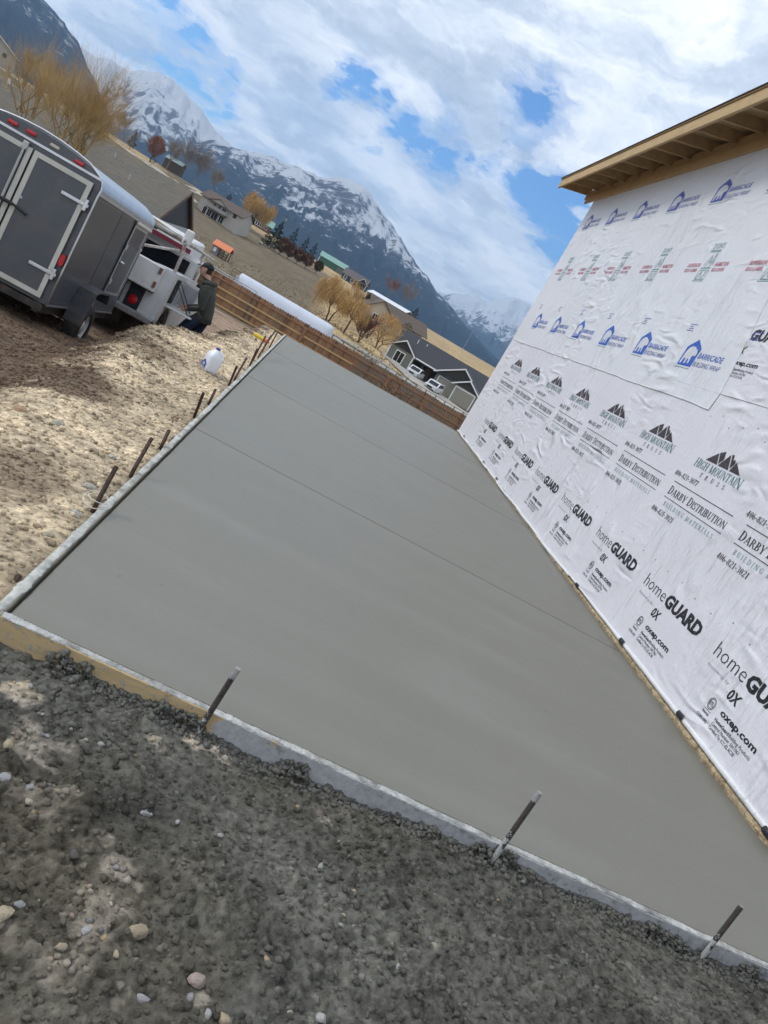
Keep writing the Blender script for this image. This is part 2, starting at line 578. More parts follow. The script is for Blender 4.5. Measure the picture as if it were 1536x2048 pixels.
def ground_col(x, y):
    x0, y0 = x, y
    x = x0 + (fbm(x0 * 7, y0 * 7, 3, 91) - .5) * .16; y = y0 + (fbm(x0 * 7, y0 * 7, 3, 92) - .5) * .16
    n1 = fbm(x * 3.1, y * 3.1, 5, 21); n2 = fbm(x * 9, y * 9, 4, 22); n3 = fbm(x * .7, y * .7, 4, 23)
    c = np.broadcast_to(C_TAN, x.shape + (3,)).copy() * (.8 + .45 * n2)[..., None]
    # brown disturbed soil towards the track
    br = sstep(-.15, .35, (crest_x(y) - x) + (n1 - .5) * .9 - .25 * sstep(8.5, 6.5, y) + .12 * sstep(9, 10.5, y))
    for (px, py, r, w) in [(40, 950, .24, .62), (15, 995, .18, .55), (130, 760, .45, .9), (210, 795, .25, .5), (330, 720, .3, .5), (60, 705, .7, 1), (275, 690, .4, .7)]:
        ax, ay = px_ground(px, py, -.08)
        br = np.maximum(br, w * sstep(.38, .62, np.exp(-(((x - ax) / r) ** 2 + ((y - ay) / (r * 1.5)) ** 2)) * (.1 + .9 * n1 + .9 * n2)))
    c = lerp(c, C_BROWN * 1.0 * (.75 + .5 * n2)[..., None], np.clip(br, 0, 1))
    # front: dirt caked with grey cement slurry, bare tan and pale patches
    g = np.broadcast_to(C_GREY, x.shape + (3,)).copy() * (.78 + .45 * n1)[..., None]
    bare = np.zeros_like(x)
    for (px, py, r, w) in [(60, 1490, .10, .85), (30, 1400, .09, .8), (80, 1600, .09, .7), (300, 1500, .05, .6), (460, 1530, .05, .6), (420, 1500, .07, .9), (200, 1840, .09, .85), (110, 1920, .06, .8), (245, 1750, .05, .6), (390, 1980, .05, .7),
                           (240, 1990, .04, .6), (860, 1890, .025, .8), (20, 1870, .05, .6), (500, 1530, .04, .7), (215, 1690, .035, .6), (640, 1650, .05, .35)]:
        ax, ay = px_ground(px, py, -.12)
        bare = np.maximum(bare, np.sqrt(w) * sstep(.36, .60, np.exp(-(((x - ax) / r) ** 2 + ((y - ay) / r) ** 2)) * (.1 + .8 * n1 + 1.1 * n2)))
    g = lerp(g, (np.array([.48, .37, .23]) * (1 - sstep(.45, .6, n3))[..., None] + np.array([.42, .38, .32]) * sstep(.45, .6, n3)[..., None]) * (.6 + .8 * n2)[..., None], np.clip(bare, 0, 1))
    g = lerp(g, np.array([.15, .125, .085]) * np.ones_like(g), .5 * sstep(.55, .75, n3))
    fr = sstep(2.74, 2.66, y) * sstep(-.75, -.5, x + (n1 - .5) * .2) + sstep(2.5, 1.5, y) * 0
    fr = np.maximum(fr, sstep(2.6, 2.0, y + (n1 - .5) * .3))
    c = lerp(c, g, np.clip(fr, 0, 1))
    x, y = x0, y0
    near = 1 - sstep(14, 18, np.hypot(x, y))
    cell = _hash(np.floor((x + .3 * y) / .019), np.floor((y - .2 * x) / .019), 5); sp_ = vn(x * 75, y * 75, 6); sp2 = vn(x * 34, y * 34, 7)
    c = c * (1 + near * ((sp_ - .5) * .75 + (sp2 - .5) * .55 + (cell - .5) * .18))[..., None]
    c = np.clip(c, .01, 1)
    # far fields
    D = np.hypot(x, y); az = np.degrees(np.arctan2(x, np.maximum(y, .01)))
    f = C_FIELD * (.75 + .5 * fbm(x * .25, y * .08, 4, 31))[..., None]
    gold = np.maximum.reduce([sstep(-1.5, .5, az + (n3 - .5) * 1.5) * sstep(78, 84, D), sstep(300, 330, D), sstep(-13, -14, az) * sstep(215, 240, D)])
    f = lerp(f, C_GOLD * (.65 + .7 * fbm(x * .15, y * .05, 4, 33))[..., None], gold)
    f = lerp(f, np.array([.05, .062, .05]) * np.ones_like(f), sstep(900, 1300, D) * (.6 + .4 * sstep(.4, .6, fbm(x * .003, y * .003, 3, 5))))
    soil = C_BROWN * 1.5 * (.7 + .6 * n2)[..., None]
    f = lerp(f, soil, 1 - sstep(33, 41, D + (n3 - .5) * 6))
    c = lerp(c, f, sstep(16.5, 20, D))
    return c


GC = ground_col(GX, GY).reshape(-1, 3)


def soil_material(name, rough=.95, fine=85, bumpd=.013):
    m = bpy.data.materials.new(name); m.use_nodes = True
    t = NT(m.node_tree); t.n.clear()
    out = t.new('ShaderNodeOutputMaterial'); b = t.new('ShaderNodeBsdfPrincipled'); t.link(b.outputs[0], out.inputs[0])
    at = t.new('ShaderNodeVertexColor', layer_name='Col')
    pos = t.new('ShaderNodeNewGeometry').outputs['Position']
    n1 = t.noise(pos, fine * 1.6, 5, .75); n2 = t.noise(pos, fine * .35, 5, .7)
    f = t.math('ADD', .10, t.math('MULTIPLY', t.math('ADD', n1, n2), .98))
    n3 = t.noise(t.mapping(pos, (1, .45, 1)), .55, 6, .7); n4 = t.noise(t.mapping(pos, (.35, 1, 1)), 2.6, 5, .7)
    f = t.math('MULTIPLY', f, t.ramp(t.math('MULTIPLY', t.math('ADD', n3, n4), .5), [(.36, .55), (.50, 1.0), (.64, 1.5)]))
    c = t.mix(1.0, at.outputs[0], f, 'MULTIPLY')
    t.link(c, b.inputs['Base Color'])
    b.inputs['Roughness'].default_value = rough
    b.inputs['Specular IOR Level'].default_value = .25
    bp = t.new('ShaderNodeBump'); bp.inputs['Strength'].default_value = .8; bp.inputs['Distance'].default_value = bumpd
    t.link(t.math('ADD', n1, t.math('MULTIPLY', n2, 1.5)), bp.inputs['Height']); t.link(bp.outputs[0], b.inputs['Normal'])
    return m


SOIL = soil_material('soil')
me = np_mesh('ground', np.stack([GX, GY, GZ], -1).reshape(-1, 3), GF, SOIL, True)
add_col(me, GC)
tag(obj('ground', me), kind='structure')

# finely crumbled strip of dirt in front of the form
NFX, NFY = 620, 290
fx = np.linspace(-.78, 3.75, NFX); fy = np.linspace(.90, 2.672, NFY)
PX_, PYY = np.meshgrid(fx, fy); PZ_ = gz(PX_, PYY)
PZ_ = PZ_ - .12 * (1 - sstep(0, .08, np.minimum(np.minimum(PX_ + .78, PYY - .9), 3.75 - PX_)))
ii = np.arange(NFX * NFY).reshape(NFY, NFX)
me = np_mesh('dirt_strip', np.stack([PX_, PYY, PZ_], -1).reshape(-1, 3), np.stack([ii[:-1, :-1], ii[:-1, 1:], ii[1:, 1:], ii[1:, :-1]], -1).reshape(-1, 4), SOIL, True)
add_col(me, ground_col(PX_, PYY).reshape(-1, 3))
tag(obj('dirt_strip', me), kind='structure')

# ---- clods, pebbles and gravel
_t = (1 + 5 ** .5) / 2
ICO = np.array([(-1, _t, 0), (1, _t, 0), (-1, -_t, 0), (1, -_t, 0), (0, -1, _t), (0, 1, _t), (0, -1, -_t), (0, 1, -_t), (_t, 0, -1), (_t, 0, 1), (-_t, 0, -1), (-_t, 0, 1)]) / math.hypot(1, _t)
ICF = np.array([(0, 11, 5), (0, 5, 1), (0, 1, 7), (0, 7, 10), (0, 10, 11), (1, 5, 9), (5, 11, 4), (11, 10, 2), (10, 7, 6), (7, 1, 8), (3, 9, 4), (3, 4, 2), (3, 2, 6), (3, 6, 8), (3, 8, 9), (4, 9, 5), (2, 4, 11), (6, 2, 10), (8, 6, 7), (9, 8, 1)])


def rocks(x, y, z, r, flat=(.55, .9), jit=.22, seed=0):
    rg = np.random.default_rng(seed); n = len(x)
    v = ICO[None] * (1 + rg.normal(0, jit, (n, 12, 1)))
    sc = np.stack([rg.uniform(.8, 1.3, n), rg.uniform(.7, 1.1, n), rg.uniform(*flat, n)], -1)
    v = v * sc[:, None] * np.asarray(r)[:, None, None]
    a = rg.uniform(0, 2 * np.pi, n); ca, sa_ = np.cos(a)[:, None], np.sin(a)[:, None]
    tl = rg.normal(0, .3, n); ct, st = np.cos(tl)[:, None], np.sin(tl)[:, None]
    vx, vy, vz = v[..., 0], v[..., 1], v[..., 2]
    vx, vz = vx * ct - vz * st, vx * st + vz * ct
    vx, vy = vx * ca - vy * sa_, vx * sa_ + vy * ca
    V = np.stack([vx + x[:, None], vy + y[:, None], vz + z[:, None]], -1).reshape(-1, 3)
    F = (ICF[None] + (np.arange(n) * 12)[:, None, None]).reshape(-1, 3)
    return V, F


def scatter(name, n, xr, yr, rr, colfn, seed, cond=None, power=2.5, sink=.25, smooth=False, kindlabel=None):
    rg = np.random.default_rng(seed)
    x = rg.uniform(*xr, n); y = rg.uniform(*yr, n)
    if cond is not None:
        k = cond(x, y, rg); x, y = x[k], y[k]
    r = rr[0] + (rr[1] - rr[0]) * rg.uniform(0, 1, len(x)) ** power
    z = gz(x, y) + r * (.5 - sink)
    V, F = rocks(x, y, z, r, seed=seed)
    me = np_mesh(name, V, F, SOIL, smooth)
    c = colfn(x, y, rg)
    add_col(me, np.repeat(c, 12, axis=0))
    return tag(obj(name, me), kindlabel, None, None, 'stuff')


def in_front(x, y, rg):
    return (y < 2.66)


def clod_col(x, y, rg):
    return ground_col(x, y) * rg.uniform(.75, 1.35, (len(x), 1))


scatter('dirt_clods', 26000, (-.75, 3.5), (1.0, 2.665), (.0018, .0145), clod_col, 51, in_front, 4.5, .42, False, 'grey crumbs of dirt caked with cement slurry')


def pebble_col(x, y, rg):
    base = np.array([[.42, .33, .21], [.36, .36, .36], [.5, .46, .38], [.25, .25, .25], [.45, .36, .28]])
    return base[rg.integers(0, 5, len(x))] * rg.uniform(.7, 1.2, (len(x), 1))


def bare_cond(x, y, rg):
    c = ground_col(x, y); return (y < 2.66) & ((c[:, 0] > .27) | (rg.uniform(0, 1, len(x)) < .02))


scatter('pebbles', 5200, (-.75, 3.5), (1.0, 2.66), (.003, .012), pebble_col, 52, bare_cond, 2.2, .2, True, 'small pale pebbles in the bare patches of dirt')


def left_cond(x, y, rg):
    return (x < XL - .06) & (x > crest_x(y) - 1.6) & (rg.uniform(0, 1, len(x)) < np.clip(9 / np.maximum(y, 2.7) - .25, .15, 1))


def grav_col(x, y, rg):
    c = ground_col(x, y) * rg.uniform(.7, 1.35, (len(x), 1))
    return c


scatter('gravel', 60000, (-3.4, -.5), (2.7, 17.5), (.0035, .021), grav_col, 53, left_cond, 4.5, .32, False, 'tan crushed gravel beside the slab')


def lip_cond(x, y, rg):
    d = crest_x(y) - x
    return (x < XL - .1) & (np.exp(-((d - .1) / .4) ** 2) > rg.uniform(.2, 1, len(x))) & (y > 7)


scatter('soil_lumps', 3500, (-3.2, -.7), (7, 17), (.006, .034), lambda x, y, rg: (ground_col(x, y) * .5 + C_BROWN[None] * .5) * rg.uniform(.6, 1.3, (len(x), 1)), 54, lip_cond, 2.5, .3, False, 'brown clods heaped along the edge of the pad')

# single stones that can be picked out: (photo pixel, radius, colour, angular)
BIGST = [((275, 1865), .034, (.42, .34, .24)), ((375, 1440), .036, (.50, .49, .46)), ((15, 1492), .022, (.45, .38, .24)), ((8, 1558), .022, (.36, .37, .38)), ((292, 1628), .018, (.40, .41, .42)), ((355, 1645), .011, (.45, .46, .47)),
         ((395, 1965), .032, (.42, .34, .30)), ((120, 1895), .017, (.46, .38, .27)), ((172, 1862), .016, (.42, .43, .44)), ((38, 1812), .02, (.30, .31, .32)), ((285, 2000), .018, (.40, .41, .42)), ((305, 1482), .014, (.44, .36, .24)),
         ((95, 1470), .012, (.33, .34, .35)), ((203, 1490), .014, (.38, .38, .38)), ((447, 2040), .022, (.44, .36, .25)), ((415, 2030), .014, (.38, .38, .38)), ((640, 2042), .02, (.46, .46, .45)), ((145, 1715), .02, (.105, .105, .095)),
         ((682, 1850), .011, (.36, .37, .37)), ((794, 1934), .013, (.42, .42, .42)), ((230, 1915), .013, (.45, .38, .27)), ((5, 1830), .026, (.46, .39, .27)), ((225, 1720), .012, (.40, .34, .24)), ((232, 1735), .012, (.31, .31, .31)), ((60, 1575), .022, (.34, .34, .33)), ((55, 1610), .015, (.48, .42, .32))]


def stone(name, x, y, z, r, col, seed, label, group, smooth=True, flat=1.0):
    rg = np.random.default_rng(seed)
    bm = bmesh.new(); bmesh.ops.create_icosphere(bm, subdivisions=2, radius=1)
    ang = rg.uniform(0, 6.28); sx, sy, sz = rg.uniform(.95, 1.35), rg.uniform(.75, 1.0), rg.uniform(.6, .8) * flat
    planes = [Vector(rg.normal(0, 1, 3)).normalized() for _ in range(9)]
    for v in bm.verts:
        c = v.co.copy()
        for pl in planes:
            d = c.dot(pl) - .66
            if d > 0: c -= pl * d * .97
        c = Vector((c.x * sx, c.y * sy, c.z * sz))
        v.co = Vector((c.x * math.cos(ang) - c.y * math.sin(ang), c.x * math.sin(ang) + c.y * math.cos(ang), c.z)) * r
    for f in bm.faces: f.smooth = smooth
    me = bpy.data.meshes.new(name); bm.to_mesh(me); bm.free()
    key = 'stone_%.2f_%.2f_%.2f' % col
    me.materials.append(pm(key, col, .85, .3, 40, .5, 160, dirt=(.12, .115, .10), dirt_amt=.8, dirt_scale=34))
    o = obj(name, me, None, (x, y, z))
    return tag(o, label, 'stone', group)


for i, ((px, py), r, col) in enumerate(BIGST):
    x, y = px_ground(px, py, -.12)
    for _ in range(3):
        x, y = px_ground(px, py, float(gz(x, y)))
    kind = 'pale tan' if col[0] > col[2] * 1.25 else 'grey'
    lab = '%s stone half bedded in the dark crumbly dirt in front of the slab' % kind
    grp = '%s stones in the dirt' % kind
    if i == 0: lab, grp = 'largest pale tan angular stone in the dark foreground dirt', None
    if i == 1: lab, grp = 'pale broken concrete chunk against the front form beside the leftmost front stake', None
    if i == 6: lab, grp = 'pinkish angular stone near the bottom edge, right of the tan stones', None
    if i == 17: lab, grp = 'slurry-covered round dark stone sitting in the foreground dirt', None
    stone('stone', x, y, float(gz(x, y)) + r * .15, r * .95, tuple(c * .82 for c in col), 300 + i, lab, grp, i % 3 == 2, .9)

# rocks beside the left form
for i, ((px, py), r, col, lab) in enumerate([((40, 820), .055, (.40, .26, .14), 'rusty tan rock at the left edge of the gravel'), ((115, 848), .06, (.42, .40, .34), 'pale lump of dried concrete lying alone on the gravel'),
                                             ((150, 1028), .05, (.46, .44, .38), 'flat pale splash of dried concrete beside the wired stake'), ((180, 975), .05, (.42, .40, .35), 'grey concrete lump behind the wired stake'),
                                             ((225, 915), .045, (.44, .42, .36), 'pale concrete lump left of the second stake'), ((75, 1055), .035, (.30, .20, .12), 'brown rock on the gravel near the form corner'), ((95, 1070), .04, (.40, .34, .24), 'tan flat rock close to the form corner'),
                                             ((205, 710), .07, (.30, .24, .18), 'brown boulder sticking out of the loose soil near the trailer'), ((150, 695), .06, (.28, .21, .14), 'tan rock in the soil right of the trailer wheel')]):
    x, y = px_ground(px, py, -.05)
    for _ in range(4):
        x, y = px_ground(px, py, float(gz(x, y)))
    stone('rock', x, y, float(gz(x, y)) + r * .1, r * .85, col, 400 + i, lab, None, False, .55)

# ------------------------------------------------------------------ mountains
def mountain_material(name, snow_lo, snow_hi, forest, rock, snow_amt=1.0, sc=1.0):
    m = bpy.data.materials.new(name); m.use_nodes = True
    t = NT(m.node_tree); t.n.clear()
    out = t.new('ShaderNodeOutputMaterial'); b = t.new('ShaderNodeBsdfPrincipled'); t.link(b.outputs[0], out.inputs[0])
    g = t.new('ShaderNodeNewGeometry')
    sp = t.new('ShaderNodeSeparateXYZ'); t.link(g.outputs['Position'], sp.inputs[0])
    big = t.noise(t.mapping(g.outputs['Position'], (sc, sc, sc * .55)), .0016, 6, .62, .6)
    med = t.noise(t.mapping(g.outputs['Position'], (sc, sc, sc * .22), (.0, .0, .4)), .012, 6, .7, .3)
    fin = t.noise(t.mapping(g.outputs['Position'], (sc, sc, sc * .4), (.3, .2, 0)), .03, 6, .75)
    spn = t.new('ShaderNodeSeparateXYZ'); t.link(g.outputs['Normal'], spn.inputs[0])
    h = t.math('DIVIDE', t.math('SUBTRACT', sp.outputs[2], snow_lo), snow_hi - snow_lo)
    val = t.math('ADD', h, t.math('ADD', t.math('MULTIPLY', t.math('SUBTRACT', big, .5), 2.6), t.math('MULTIPLY', t.math('SUBTRACT', med, .5), 1.9)))
    val = t.math('ADD', val, t.math('MULTIPLY', t.math('SUBTRACT', fin, .5), 1.45))
    val = t.math('ADD', val, t.math('MULTIPLY', t.math('SUBTRACT', spn.outputs[2], .80), 1.3))
    sn = t.ramp(val, [(.40, 0), (.68, 1)])
    rk = t.mix(t.ramp(t.math('ADD', t.math('MULTIPLY', h, .7), med), [(.45, 0), (.8, 1)]), (*forest, 1), (*rock, 1))
    rk = t.mix(1.0, rk, t.math('ADD', .55, t.math('MULTIPLY', fin, .9)), 'MULTIPLY')
    c = t.mix(t.math('MULTIPLY', sn, snow_amt), rk, (.80, .82, .86, 1))
    t.link(c, b.inputs['Base Color']); b.inputs['Roughness'].default_value = .9; b.inputs['Specular IOR Level'].default_value = .1
    bp = t.new('ShaderNodeBump'); bp.inputs['Strength'].default_value = .9; bp.inputs['Distance'].default_value = 45
    t.link(t.math('ADD', t.math('MULTIPLY', med, 1.4), fin), bp.inputs['Height']); t.link(bp.outputs[0], b.inputs['Normal'])
    return m


def mountain(name, sil, Df, Dr, seed, mat, zf=-40, amp=.16, freq=1.0, rows=84, step=.11, prof=1.2):
    pts = sorted([ae(*q) for q in sil])
    A = np.array([p[0] for p in pts]); E = np.array([p[1] for p in pts])
    az = np.arange(A[0], A[-1] + 1e-6, step)
    el = np.interp(az, A, E)
    el = el + (fbm(az * 2.2 * freq, az * 0 + seed, 4, seed) - .5) * .28 * np.clip(el / 3, .15, 1)
    t = np.concatenate([np.linspace(0, 1, rows), np.linspace(1.03, 1.6, 14)])
    AZ, T = np.meshgrid(np.radians(az), t)
    zr = CAM_H + Dr * np.tan(np.radians(el))[None, :] - zf
    D = Df + (Dr - Df) * T
    P = np.where(T <= 1, np.clip(T, 0, 1) ** prof, 1 - (T - 1) * 1.1)
    wob = T + (fbm(np.degrees(AZ) * .8 * freq, T * 3, 4, seed + 5) - .5) * .35 * np.clip(T * (1 - T) * 4, 0, 1)
    P = np.where(T <= 1, np.clip(wob, 0, 1) ** prof, P)
    X = D * np.sin(AZ); Y = D * np.cos(AZ)
    wxx = X + 260 * (fbm(X / 600, Y / 600, 3, seed) - .5); wyy = Y + 260 * (fbm(X / 600, Y / 600, 3, seed + 1) - .5)
    sp = ridged(wxx / (620 / freq), wyy / (900 / freq), 6, seed + 9) - .42 + .35 * (fbm(X / 90, Y / 160, 4, seed + 3) - .5)
    Z = zf + zr * P + zr.max() * amp * 1.15 * sp * np.clip(T * (1.03 - T) * 4, 0, 1) ** .7
    r, c = X.shape
    idx = np.arange(r * c).reshape(r, c)
    F = np.stack([idx[:-1, :-1], idx[:-1, 1:], idx[1:, 1:], idx[1:, :-1]], -1).reshape(-1, 4)
    me = np_mesh(name, np.stack([X, Y, Z], -1).reshape(-1, 3), F, mat, True)
    return tag(obj(name, me), kind='structure')


mountain('mountain', [(-420, -330), (-160, -150), (0, -75), (60, -25), (88, 0), (110, 25), (130, 45), (150, 75), (165, 105), (190, 165), (225, 240)], 2600, 4600, 71,
         mountain_material('mountain_wooded', 300, 1300, (.028, .040, .056), (.085, .09, .11), .8), -60, .08, .8)  # forest and rock lightened and blued to put distance haze into the colour
mountain('mountain', [(40, 60), (100, 70), (150, 88), (190, 112), (225, 120), (258, 140), (300, 140), (340, 154), (368, 184), (398, 214), (430, 256), (456, 284), (520, 350), (580, 420)], 4200, 6400, 72,
         mountain_material('mountain_snowy', 40, 480, (.05, .055, .07), (.17, .17, .19), 1.0, .8), -60, .10, 1.0)
mountain('mountain', [(190, 215), (250, 255), (300, 285), (362, 284), (400, 286), (432, 282), (490, 300), (560, 318), (610, 340), (650, 354), (690, 354), (722, 368), (755, 408), (780, 448), (800, 482), (830, 522), (848, 545), (868, 575), (890, 602), (915, 632), (950, 672), (1000, 722), (1040, 760)], 3000, 5600, 73,
         mountain_material('mountain_patchy', 170, 560, (.020, .032, .042), (.11, .10, .125), 1.0), -60, .15, .9)
mountain('mountain', [(800, 540), (860, 583), (895, 588), (920, 586), (950, 590), (975, 606), (985, 602), (1003, 598), (1022, 596), (1045, 600), (1060, 606), (1100, 640), (1160, 690), (1240, 760), (1400, 850)], 6500, 9800, 74,
         mountain_material('mountain_far', 180, 520, (.05, .06, .07), (.16, .155, .18), 1.0, .8), -80, .15, 1.3)
mountain('mountain', [(820, 590), (870, 608), (905, 650), (940, 690), (980, 725), (1010, 745), (1060, 775), (1140, 822), (1300, 915)], 4500, 6000, 75,
         mountain_material('mountain_foothill', 700, 1500, (.026, .04, .042), (.05, .06, .06), .5), -60, .12, 1.2)

# haze: closed box of pale air round the whole place
hz = MB().box(-9500, 9500, -600, 12500, -60, 1700)
haze = hz.build('haze', [])
hm = bpy.data.materials.new('haze_air'); hm.use_nodes = True
ht = NT(hm.node_tree); ht.n.clear()
ho = ht.new('ShaderNodeOutputMaterial'); hv = ht.new('ShaderNodeVolumePrincipled')
hv.inputs['Color'].default_value = (.36, .62, 1.0, 1)
hv.inputs['Density'].default_value = 8.5e-5
hv.inputs['Anisotropy'].default_value = .2
ht.link(hv.outputs[0], ho.inputs['Volume'])
haze.data.materials.append(hm)
tag(haze, 'thin pale blue air between the site and the mountains', None, None, 'stuff')

# ------------------------------------------------------------------ slab, forms, stakes
def on_plane(px, py, ax, val):
    d = ray(px, py); o = np.array([0, 0, CAM_H]); t = (val - o[ax]) / d[ax]
    return Vector(o + d * t)


def concrete_material():
    m = bpy.data.materials.new('fresh_concrete'); m.use_nodes = True
    t = NT(m.node_tree); t.n.clear()
    out = t.new('ShaderNodeOutputMaterial'); b = t.new('ShaderNodeBsdfPrincipled'); t.link(b.outputs[0], out.inputs[0])
    pos = t.new('ShaderNodeNewGeometry').outputs['Position']
    st = t.noise(t.mapping(pos, (.05, 2.2, 1), (0, 0, .015)), 1.5, 3, .5, .0)      # long float passes across the slab
    st2 = t.noise(t.mapping(pos, (.12, 9, 1), (0, 0, -.02)), 2.2, 4, .6)
    bl = t.noise(pos, .8, 5, .55, .6)
    mi = t.noise(pos, 140, 3, .6); mm = t.noise(pos, 11, 5, .65)
    f = t.math('ADD', t.math('MULTIPLY', st, .46), t.math('ADD', t.math('MULTIPLY', bl, .30), t.math('ADD', t.math('MULTIPLY', st2, .13), t.math('ADD', t.math('MULTIPLY', mm, .10), t.math('MULTIPLY', mi, .06)))))
    c = t.ramp(f, [(.34, (.170, .165, .139)), (.50, (.186, .182, .156)), (.62, (.202, .199, .175)), (.76, (.224, .223, .201))])
    # curing: paler, drier patches towards the far bays, with a shape of their own
    dry = t.math('ADD', bl, t.math('MULTIPLY', t.math('SUBTRACT', st, .5), .45))
    c = t.mix(t.ramp(dry, [(.56, 0), (.80, .30)]), c, (.250, .254, .236, 1))
    sp = t.ramp(t.noise(pos, 9.0, 2, .5), [(.745, 0), (.76, 1)])
    c = t.mix(t.math('MULTIPLY', sp, .22), c, (.07, .07, .062, 1))
    t.link(c, b.inputs['Base Color'])
    t.link(t.ramp(t.math('ADD', t.math('MULTIPLY', bl, .6), t.math('MULTIPLY', st, .4)), [(.35, .44), (.65, .60)]), b.inputs['Roughness'])
    b.inputs['Specular IOR Level'].default_value = .42
    bp = t.new('ShaderNodeBump'); bp.inputs['Strength'].default_value = .3; bp.inputs['Distance'].default_value = .004
    t.link(t.math('ADD', t.math('MULTIPLY', st2, 1.2), t.math('ADD', t.math('MULTIPLY', mi, .10), t.math('MULTIPLY', mm, .25))), bp.inputs['Height']); t.link(bp.outputs[0], b.inputs['Normal'])
    return m


CONC = concrete_material()
CDARK = pm('joint_shadow_concrete', (.022, .022, .020), .9, .2, 30, .2)
base = MB().box(XL + .012, XW + .02, YN + .006, YF - .004, -.18, -.022).build('concrete_slab', CDARK)
tag(base, kind='structure')
edges = [YN] + list(JOINTS) + [YF]
for i in range(4):
    a, b_ = edges[i] + (.010 if i else .002), edges[i + 1] - (.010 if i < 3 else 0)
    n = 40
    mb = MB()
    mb.bbox(XL + .006, XW + .012, a, b_, -.10, 0.0, .009)
    mb.build('slab_panel', CONC, base)


def form_material(name, wood, wood_from, cover):
    """form lumber smeared with cement; cover = how much is smeared"""
    m = bpy.data.materials.new(name); m.use_nodes = True
    t = NT(m.node_tree); t.n.clear()
    out = t.new('ShaderNodeOutputMaterial'); b = t.new('ShaderNodeBsdfPrincipled'); t.link(b.outputs[0], out.inputs[0])
    pos = t.new('ShaderNodeNewGeometry').outputs['Position']
    sp = t.new('ShaderNodeSeparateXYZ'); t.link(pos, sp.inputs[0])
    gr = t.noise(t.mapping(pos, (2, 30, 30)), 2.0, 5, .6, .5)
    w = t.ramp(gr, [(.3, tuple(c * .78 for c in wood)), (.7, wood)])
    kn = t.ramp(t.noise(pos, 16, 3, .5), [(.66, 0), (.72, 1)])
    w = t.mix(t.math('MULTIPLY', kn, .6), w, (.16, .09, .045, 1))
    n = t.noise(pos, 5.5, 6, .62, .4); n2 = t.noise(pos, 38, 5, .65)
    xx = t.math('MULTIPLY', t.math('SUBTRACT', sp.outputs[0], wood_from), cover)
    k = t.ramp(t.math('ADD', t.math('ADD', n, xx), t.math('MULTIPLY', t.math('SUBTRACT', n2, .5), .25)), [(.47, 0), (.54, 1)])
    spl = t.ramp(t.noise(pos, 44, 4, .7), [(.58, 0), (.63, 1)])
    k = t.math('MAXIMUM', k, t.math('MULTIPLY', spl, .85))
    ce = t.ramp(t.math('ADD', t.math('MULTIPLY', n, .5), t.math('MULTIPLY', n2, .5)), [(.34, (.12, .125, .12)), (.44, (.33, .345, .36)), (.62, (.44, .455, .465))])
    c = t.mix(k, w, ce)
    t.link(c, b.inputs['Base Color']); b.inputs['Roughness'].default_value = .8
    bp = t.new('ShaderNodeBump'); bp.inputs['Strength'].default_value = .7; bp.inputs['Distance'].default_value = .006
    t.link(t.math('ADD', t.math('MULTIPLY', k, .5), n2), bp.inputs['Height']); t.link(bp.outputs[0], b.inputs['Normal'])
    return m


CRUST = pm('cement_crust', (.50, .51, .50), .85, .6, 30, 1.0, 90, dirt=(.13, .13, .12), dirt_amt=.9, dirt_scale=8, bdist=.008)
CRUSTW = pm('white_cement_crust', (.52, .53, .50), .85, .5, 26, 1.0, 90, dirt=(.17, .17, .155), dirt_amt=.8, dirt_scale=9, bdist=.008)
PASTE = pm('wet_cement_paste', (.115, .115, .102), .7, .4, 40, .9, 70, bdist=.01)


def crust_strip(path_fn, L, n, w, h, seed, jig=.5):
    """irregular ridge of dried cement along a line; path_fn(s) -> (pos, across)"""
    rg = np.random.default_rng(seed)
    s = np.linspace(0, L, n)
    wn_ = w * (.55 + .9 * fbm(s * 9, s * 0 + seed, 4, seed)); hn = h * (.3 + 1.3 * fbm(s * 14, s * 0 + 7, 4, seed + 1))
    mb = MB(); rings = []
    for i in range(n):
        p, a = path_fn(s[i]); a = Vector(a); p = Vector(p)
        ring = []
        for k in range(7):
            t = math.pi * k / 6
            r = 1 + rg.normal(0, .12)
            ring.append(p + a * (math.cos(t) * wn_[i] * .5 * r) + Vector((0, 0, math.sin(t) * hn[i] * r)))
        ring.append(p + Vector((0, 0, -.004)))
        rings.append(ring)
    mb.loft(rings)
    return mb


ff = MB().bbox(XL - .05, 1.58, YN - .043, YN - .003, -.17, .004, .003).bbox(1.583, XW + .06, YN - .044, YN - .003, -.17, .003, .003)
front = ff.build('form_board', form_material('front_form_lumber', (.56, .42, .23), .38, .75))
tag(front, 'cement-smeared wooden form board along the near edge of the slab', 'form board')
crust_strip(lambda s: ((XL - .04 + s, YN - .022, .003), (0, 1, 0)), 4.2, 1400, .036, .0052, 5).build('cement_crust', CRUST, front, smooth=True)
# blobs of paste hanging off the board and heaped at its foot
rgp = np.random.default_rng(77)
NB = 4200
xb = rgp.uniform(-.3, 3.7, NB); yb = YN - .045 - rgp.uniform(0, 1, NB) ** 2.2 * .07
heap = np.clip(fbm(xb * 4.5, yb * 0, 3, 8) - .50, 0, 1) * 9 * (yb > YN - .085)
zb = gz(xb, yb) + rgp.uniform(-.004, .006, NB) + .05 * np.clip(heap, 0, 1) * rgp.uniform(0, 1, NB)
V, F = rocks(xb, yb, zb, .003 + rgp.uniform(0, 1, NB) ** 2.5 * .013, (.6, 1), .3, 78)
o = obj('cement_spill', np_mesh('cement_spill', V, F, PASTE, False)); tag(o, 'dark wet cement crumbs spilled along the foot of the front form', None, None, 'stuff')

